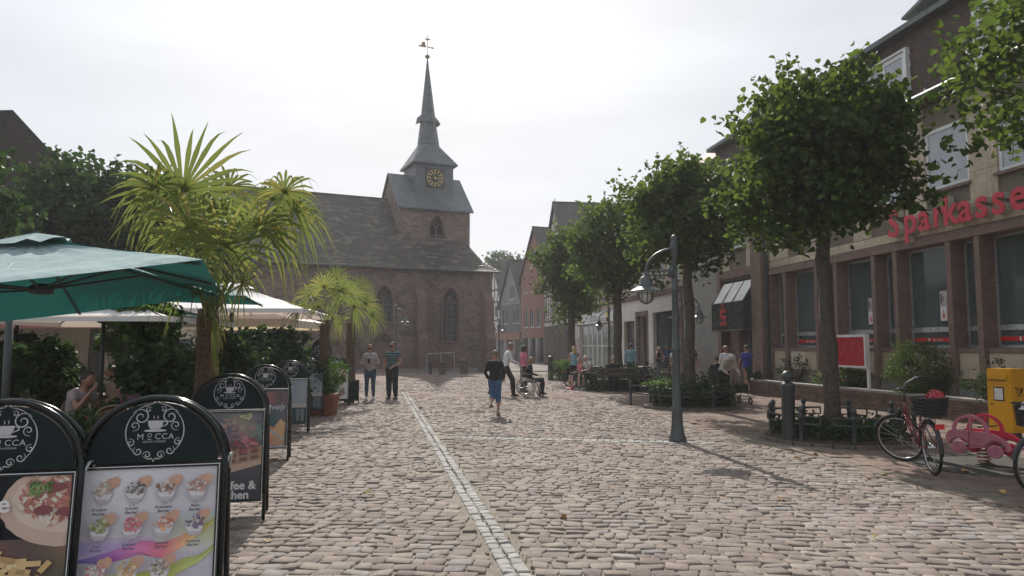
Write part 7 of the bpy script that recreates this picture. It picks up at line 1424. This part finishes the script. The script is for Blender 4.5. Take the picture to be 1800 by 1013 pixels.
        finish(c, bottom if bottom != 'slim' else 'jeans', bot, t, .02, 4)
    if shoes:
        c = MB(); sm_ = MM('shoe_%d_%d_%d' % tuple(int(q*99) for q in shoes), shoes, None, 10, .5)
        for sg in (-1, 1):
            a = A[sg]; tilt_ = Vector((0, 0, 0)); 
            c.tube([a+Vector((0, .065, -.035)), a+Vector((0, 0, -.03)), a+Vector((0, -.09, -.05)), a+Vector((0, -.18, -.068))], [.045, .052, .036, .02], 10, rx=[.038, .045, .048, .038], right=(1, 0, 0)); c.box(a.x-.042, a.x+.042, a.y-.17, a.y+.09, a.z-.09, a.z-.06)
        finish(c, 'shoes', sm_, t, .015, 2)
    return t, Wr, s
nv = clothm('navy', (.018, .02, .028)); jn = clothm('jeans', (.035, .07, .12)); wh = clothm('white', (.62, .62, .64)); gy = clothm('grey', (.34, .32, .33)); bk = clothm('black', (.014, .014, .015)); pk = clothm('pink', (.60, .16, .26)); lb_ = clothm('lightblue', (.22, .42, .50)); bl_ = clothm('blue', (.02, .05, .28)); kh = clothm('khaki', (.4, .33, .25)); bd = clothm('bluedenim', (.05, .11, .22)); tl = clothm('teal', (.03, .07, .09)); gl = clothm('greylight', (.42, .42, .45))
polo = stripe_mat('striped_polo', [(0, (.03, .055, .07)), (.72, (.03, .055, .07)), (.78, (.42, .46, .46)), (.86, (.05, .12, .13))], .075); strp = stripe_mat('striped_shirt', [(0, (.03, .03, .06)), (.5, (.5, .5, .52)), (.62, (.03, .03, .06))], .16)
fat_ = math.pi
w1, Wr, s_ = person('woman in grey sweater and blue jeans looking at her phone', -4.33, 22.45, R(4), 'phone', 1.70, gy, 'three', 'slim', jn, (.6, .6, .6), (.10, .035, .02), 'short', SKT, 1.02, ('glasses',), fem=True, hem=1.0)
ph = thing('phone', 'dark mobile phone in the hands of the woman in grey', 'phone', (-4.33, 22.45, 0), R(4)); MB().box(-.04, .04, -.33, -.318, 1.10, 1.24).build('handset', m_black, ph)
person('man in dark striped polo shirt and black trousers with sunglasses', -3.68, 22.6, R(-12), 'hand_belly', 1.77, polo, 'short', 'trousers', bk, (.03, .02, .015), (.05, .03, .02), 'short', SKT, 1.16, ('glasses',))
person('person in black top and blue capri trousers walking away towards the church', -.40, 17.15, R(172), 'walk_kick', 1.54, bk, 'long', 'capri', bd, (.16, .09, .05), (.16, .13, .11), 'short', SKT, 1.0)
person('man in white shirt pushing the wheelchair', -.22, 24.0, R(100), 'push', 1.78, wh, 'long', 'trousers', bk, (.03, .03, .03), (.2, .13, .09), 'short', SKT, 1.0)
person('dark-haired woman in pink top walking behind the wheelchair', .42, 26.2, R(120), 'stand', 1.68, pk, 'short', 'trousers', bk, (.02, .02, .02), (.03, .012, .012), 'bob', SKT, 1.0, fem=True)
person('person in black and white track jacket sitting in the wheelchair', .58, 23.9, R(95), 'sit', 1.62, bk, 'long', 'trousers', nv, (.02, .02, .02), (.25, .15, .08), 'bob', SKT, 1.0, z=.06)
person('blonde woman in light blue top and black shorts at the parked bicycle', 2.42, 28.6, R(188), 'arms_fold', 1.66, lb_, 'none', 'shorts', bk, (.02, .02, .02), (.48, .33, .16), 'long', SKT, 1.0, fem=True)
person('older bald man in grey shirt and black shorts sitting on the bench', 2.93, 27.45, R(-62), 'sit_face', 1.76, gl, 'short', 'shorts', bk, (.5, .5, .5), (.5, .5, .5), 'bald', SKE, 1.14)
person('bare-legged woman with pink shoes sitting beside the bald man', 2.6, 27.95, R(-68), 'sit', 1.62, pk, 'short', 'shorts', bk, (.65, .08, .15), (.3, .2, .12), 'bob', SKE, 1.0, fem=True)
person('older man in dark jacket sitting with his back turned on the dark bench', 3.62, 26.35, R(170), 'sit', 1.72, bk, 'long', 'trousers', bk, (.02, .02, .02), (.4, .36, .34), 'short', SKE, 1.1)
person('man in pale blue shirt and jeans seen from behind before the white shop', 5.3, 32.8, R(178), 'stand', 1.76, lb_, 'long', 'trousers', jn, (.03, .03, .03), (.03, .02, .02), 'short', SKT, 1.02)
person('woman in white cap, black top and patterned blue trousers', 6.95, 35.0, R(60), 'arms_fold', 1.64, bk, 'none', 'trousers', clothm('patblue', (.12, .17, .26)), (.03, .03, .03), (.5, .5, .5), 'cap', SKT, 1.08, fem=True)
person('man in navy t-shirt and dark shorts looking down', 7.55, 35.6, R(-30), 'arms_fold', 1.74, clothm('nvblue', (.03, .06, .13)), 'short', 'shorts', bk, (.02, .02, .02), (.02, .015, .012), 'short', SKT, 1.05)
person('white-haired woman in white t-shirt and black trousers partly behind the lamp post', 6.42, 28.9, R(20), 'stand', 1.64, wh, 'short', 'slim', bk, (.5, .5, .5), (.62, .58, .5), 'short', SKT, 1.08, fem=True)
person('man in striped shirt and pale shorts half hidden behind the linden trunk', 6.65, 27.3, R(10), 'stand', 1.76, strp, 'short', 'shorts', kh, (.45, .45, .45), (.06, .04, .03), 'short', SKT, 1.12)
person('curly grey-brown haired woman in white cardigan seen from behind', 7.35, 25.2, R(175), 'stand', 1.66, wh, 'long', 'trousers', gy, (.03, .03, .03), (.26, .17, .11), 'curly', SKT, 1.05, fem=True)
person('person in black sitting in the wheelchair by the cardigan woman', 6.85, 24.6, R(160), 'sit', 1.64, bk, 'long', 'trousers', bk, (.02, .02, .02), (.08, .04, .03), 'short', SKT, 1.0, z=.06)
person('old white-haired woman in cream cardigan bending over her rollator', 6.13, 21.3, R(14), 'bend', 1.68, clothm('cream', (.58, .53, .47)), 'long', 'trousers', bk, (.03, .03, .03), (.6, .57, .52), 'curly', SKE, 1.05, fem=True)
person('woman in bright blue shirt and dark skirt walking away with a black bag', 8.05, 25.2, R(192), 'walk', 1.68, bl_, 'short', 'skirt', clothm('dkskirt', (.03, .05, .06)), (.05, .03, .02), (.02, .015, .012), 'bun', SKT, 1.06, fem=True)
hb_ = thing('handbag', 'black shoulder bag in the right hand of the woman in blue', 'bag', (8.35, 25.0, 0)); q_ = MB(); q_.prism([(-.13, .42), (.13, .42), (.15, .62), (.08, .78), (-.08, .78), (-.15, .62)], -.05, .05); q_.tube([(-.07, 0, .77), (-.03, 0, .95), (.03, 0, .95), (.07, 0, .77)], .01, 5); q_.build('pouch', m_black, hb_)
x, y = G(138, 10.2); person('man in pale pink shirt sitting at a terrace table', x, y, R(75), 'sit_face', 1.74, clothm('palepink', (.40, .34, .35)), 'short', 'trousers', bk, (.02, .02, .02), (.04, .025, .02), 'short', SKT, 1.05)
x, y = G(232, 9.7); person('dark-haired woman in checked top sitting with her back turned on the terrace', x, y, R(150), 'sit', 1.7, clothm('plaid', (.13, .06, .09)), 'short', 'trousers', bk, (.02, .02, .02), (.015, .01, .01), 'bob', SKT, 1.0, fem=True)
x, y = G(85, 13.2); person('guest in white sitting deep in the shade of the terrace', x, y, R(40), 'sit', 1.7, wh, 'short', 'trousers', bk, (.02, .02, .02), (.1, .07, .05), 'short', SKT, 1.0)
x, y = G(205, 13.0); person('guest in brown sitting under the cream parasol', x, y, R(-40), 'sit', 1.7, kh, 'short', 'trousers', bk, (.02, .02, .02), (.1, .06, .03), 'bob', SKT, 1.0)
# ---- wheelchairs and rollator
def wheelchair(label, x, y, rz):
    t = thing('wheelchair', label, 'wheelchair', (x, y, 0), rz, 'wheelchairs'); T0 = Matrix.Identity(4)
    for s in (-1, 1):
        w = MB(); T = Matrix.Translation((s*.29, .05, .30)) @ Matrix.Rotation(R(90), 4, 'Y'); w.torus(.285, .016, 36, 8, 0, T); w = w.build('wheel', MM('grey_tyre', (.3, .3, .3), None, 9, .7), t, True); q = MB(); q.torus(.245, .009, 30, 6, 0, Matrix.Translation((s*.32, .05, .30)) @ Matrix.Rotation(R(90), 4, 'Y'))
        for k in range(14): a = 2*math.pi*k/14; q.tube([(s*.29, .05, .30), (s*.29, .05+.27*math.cos(a), .30+.27*math.sin(a))], .003, 4)
        q.build('hand_rim', m_chr, w, True); c = MB(); c.torus(.075, .02, 18, 6, 0, Matrix.Translation((s*.24, -.42, .095)) @ Matrix.Rotation(R(90), 4, 'Y')); c.build('caster', m_tyre, t, True)
    f = MB()
    for s in (-1, 1):
        x_ = s*.23; f.tube([(x_, .25, .98), (x_, .20, .92), (x_, .20, .50), (x_, .05, .30)], .012, 6); f.tube([(x_, .25, .95), (x_, .36, .97)], .016, 6); f.tube([(x_, .20, .52), (x_, -.25, .52), (x_, -.42, .16), (x_, -.55, .11)], .012, 6); f.tube([(x_, .20, .72), (x_, -.18, .72), (x_, -.22, .52)], .012, 6); f.tube([(x_, -.3, .5), (x_, -.42, .2), (x_*1.02, -.42, .1)], .011, 6)
    f.tube([(-.23, .05, .30), (.23, .05, .30)], .012, 6); f.build('frame', m_chr, t, True); MB().box(-.22, .22, -.24, .2, .50, .53).build('seat', m_black, t); MB().box(-.22, .22, .195, .215, .54, .9).build('backrest', m_black, t)
    for s in (-1, 1): MB().box(s*.12-.08, s*.12+.08, -.62, -.46, .10, .115).build('footplate', m_black, t); MB().box(s*.23-.03, s*.23+.03, -.16, .18, .73, .755).build('armrest', m_black, t)
    return t
wheelchair('wheelchair being pushed across the square by the man in white', .50, 23.9, R(95)); wheelchair('wheelchair by the hedged bed, beside the cardigan woman', 6.85, 24.65, R(160))
ro = thing('rollator', 'dark wheeled walking frame held by the bending old woman', 'rollator', (6.32, 20.75, 0), R(14)); f = MB()
for s in (-1, 1): x_ = s*.25; f.tube([(x_, .28, .92), (x_, .10, .9), (x_, -.02, .5), (x_, -.28, .12)], .013, 6); f.tube([(x_, .0, .58), (x_, .28, .1)], .013, 6)
f.tube([(-.25, -.0, .56), (.25, 0, .56)], .012, 6); f.build('frame', m_iron, ro, True); MB().box(-.22, .22, -.26, -.02, .32, .56).build('basket', m_black, ro)
for sx in (-.25, .25):
    for sy in (-.3, .28): MB().torus(.075, .022, 18, 6, 0, Matrix.Translation((sx, sy, .097)) @ Matrix.Rotation(R(90), 4, 'Y')).build('wheel', m_tyre, ro, True)
# ================================================================ fallen leaves
m_dl = island_mat('dry_leaf', [(0, (.30, .17, .05)), (.5, (.42, .30, .09)), (1, (.22, .11, .05))], .8, 0, 10, .2); rl = random.Random(12); proto = []
for k in range(3):
    V, Q = leafgeo(np.zeros((1, 3)), .085, np.random.default_rng(k+3), 0, 2.5); me = bpy.data.meshes.new('fallen_leaf'); me.from_pydata([tuple(v) for v in V], [], [tuple(q) for q in Q]); me.materials.append(m_dl); proto.append(me)
spots = [(985, 912, 'in the middle foreground, right of the grey sett line'), (1300, 760, 'between the tall street lamp and the nearest round bed'), (1348, 757, 'against the left rim of the nearest round bed'), (1430, 800, 'just in front of the nearest round bed'),
 (1560, 838, 'left of the red bicycle kickstand'), (1528, 846, 'at the pavement edge before the red bicycle'), (1610, 858, 'on the pavement below the rear wheel of the red bicycle'), (1690, 830, 'beside the spring of the car-shaped rocker'), (1765, 870, 'near the wheel of the dark bicycle at the right edge'),
 (1480, 822, 'on the cobbles below the right part of the nearest bed'), (1370, 880, 'at the end of the long shadow of the tall street lamp'), (1535, 948, 'alone on the cobbles at the lower right'), (1680, 900, 'in the dark tree shade at the lower right'), (470, 955, 'beside the rear foot of the sundae menu board'), (645, 870, 'left of the grey sett line, before the waffle board'),
 (1240, 745, 'on the smooth pavement right behind the lamp foot'), (1395, 806, 'near the foot of the thick iron bollard')]
for i, (u, v, lab) in enumerate(spots):
    p = gp(u, v); o = bpy.data.objects.new('fallen_leaf', proto[i % 3]); COL.objects.link(o); o.location = (p.x, p.y, .012); o.rotation_euler = (0, 0, rl.uniform(0, 6)); o.scale = (rl.uniform(.7, 1.1),)*3; tag(o, 'dry fallen leaf '+lab, 'leaf', 'fallen leaves on the paving')
# ================================================================ haze
if HAZE:
    hz = MB(); hz.box(-175, 175, -40, 268, -1.2, 33); m = bpy.data.materials.new('haze'); m.use_nodes = True; t = m.node_tree; t.nodes.clear(); o_ = t.nodes.new('ShaderNodeOutputMaterial'); pv = t.nodes.new('ShaderNodeVolumePrincipled'); pv.inputs['Density'].default_value = HAZE; pv.inputs['Color'].default_value = (.93, .95, 1, 1); pv.inputs['Anisotropy'].default_value = .3; t.links.new(pv.outputs[0], o_.inputs['Volume'])
    hz.build('haze', m, None, kind='stuff')
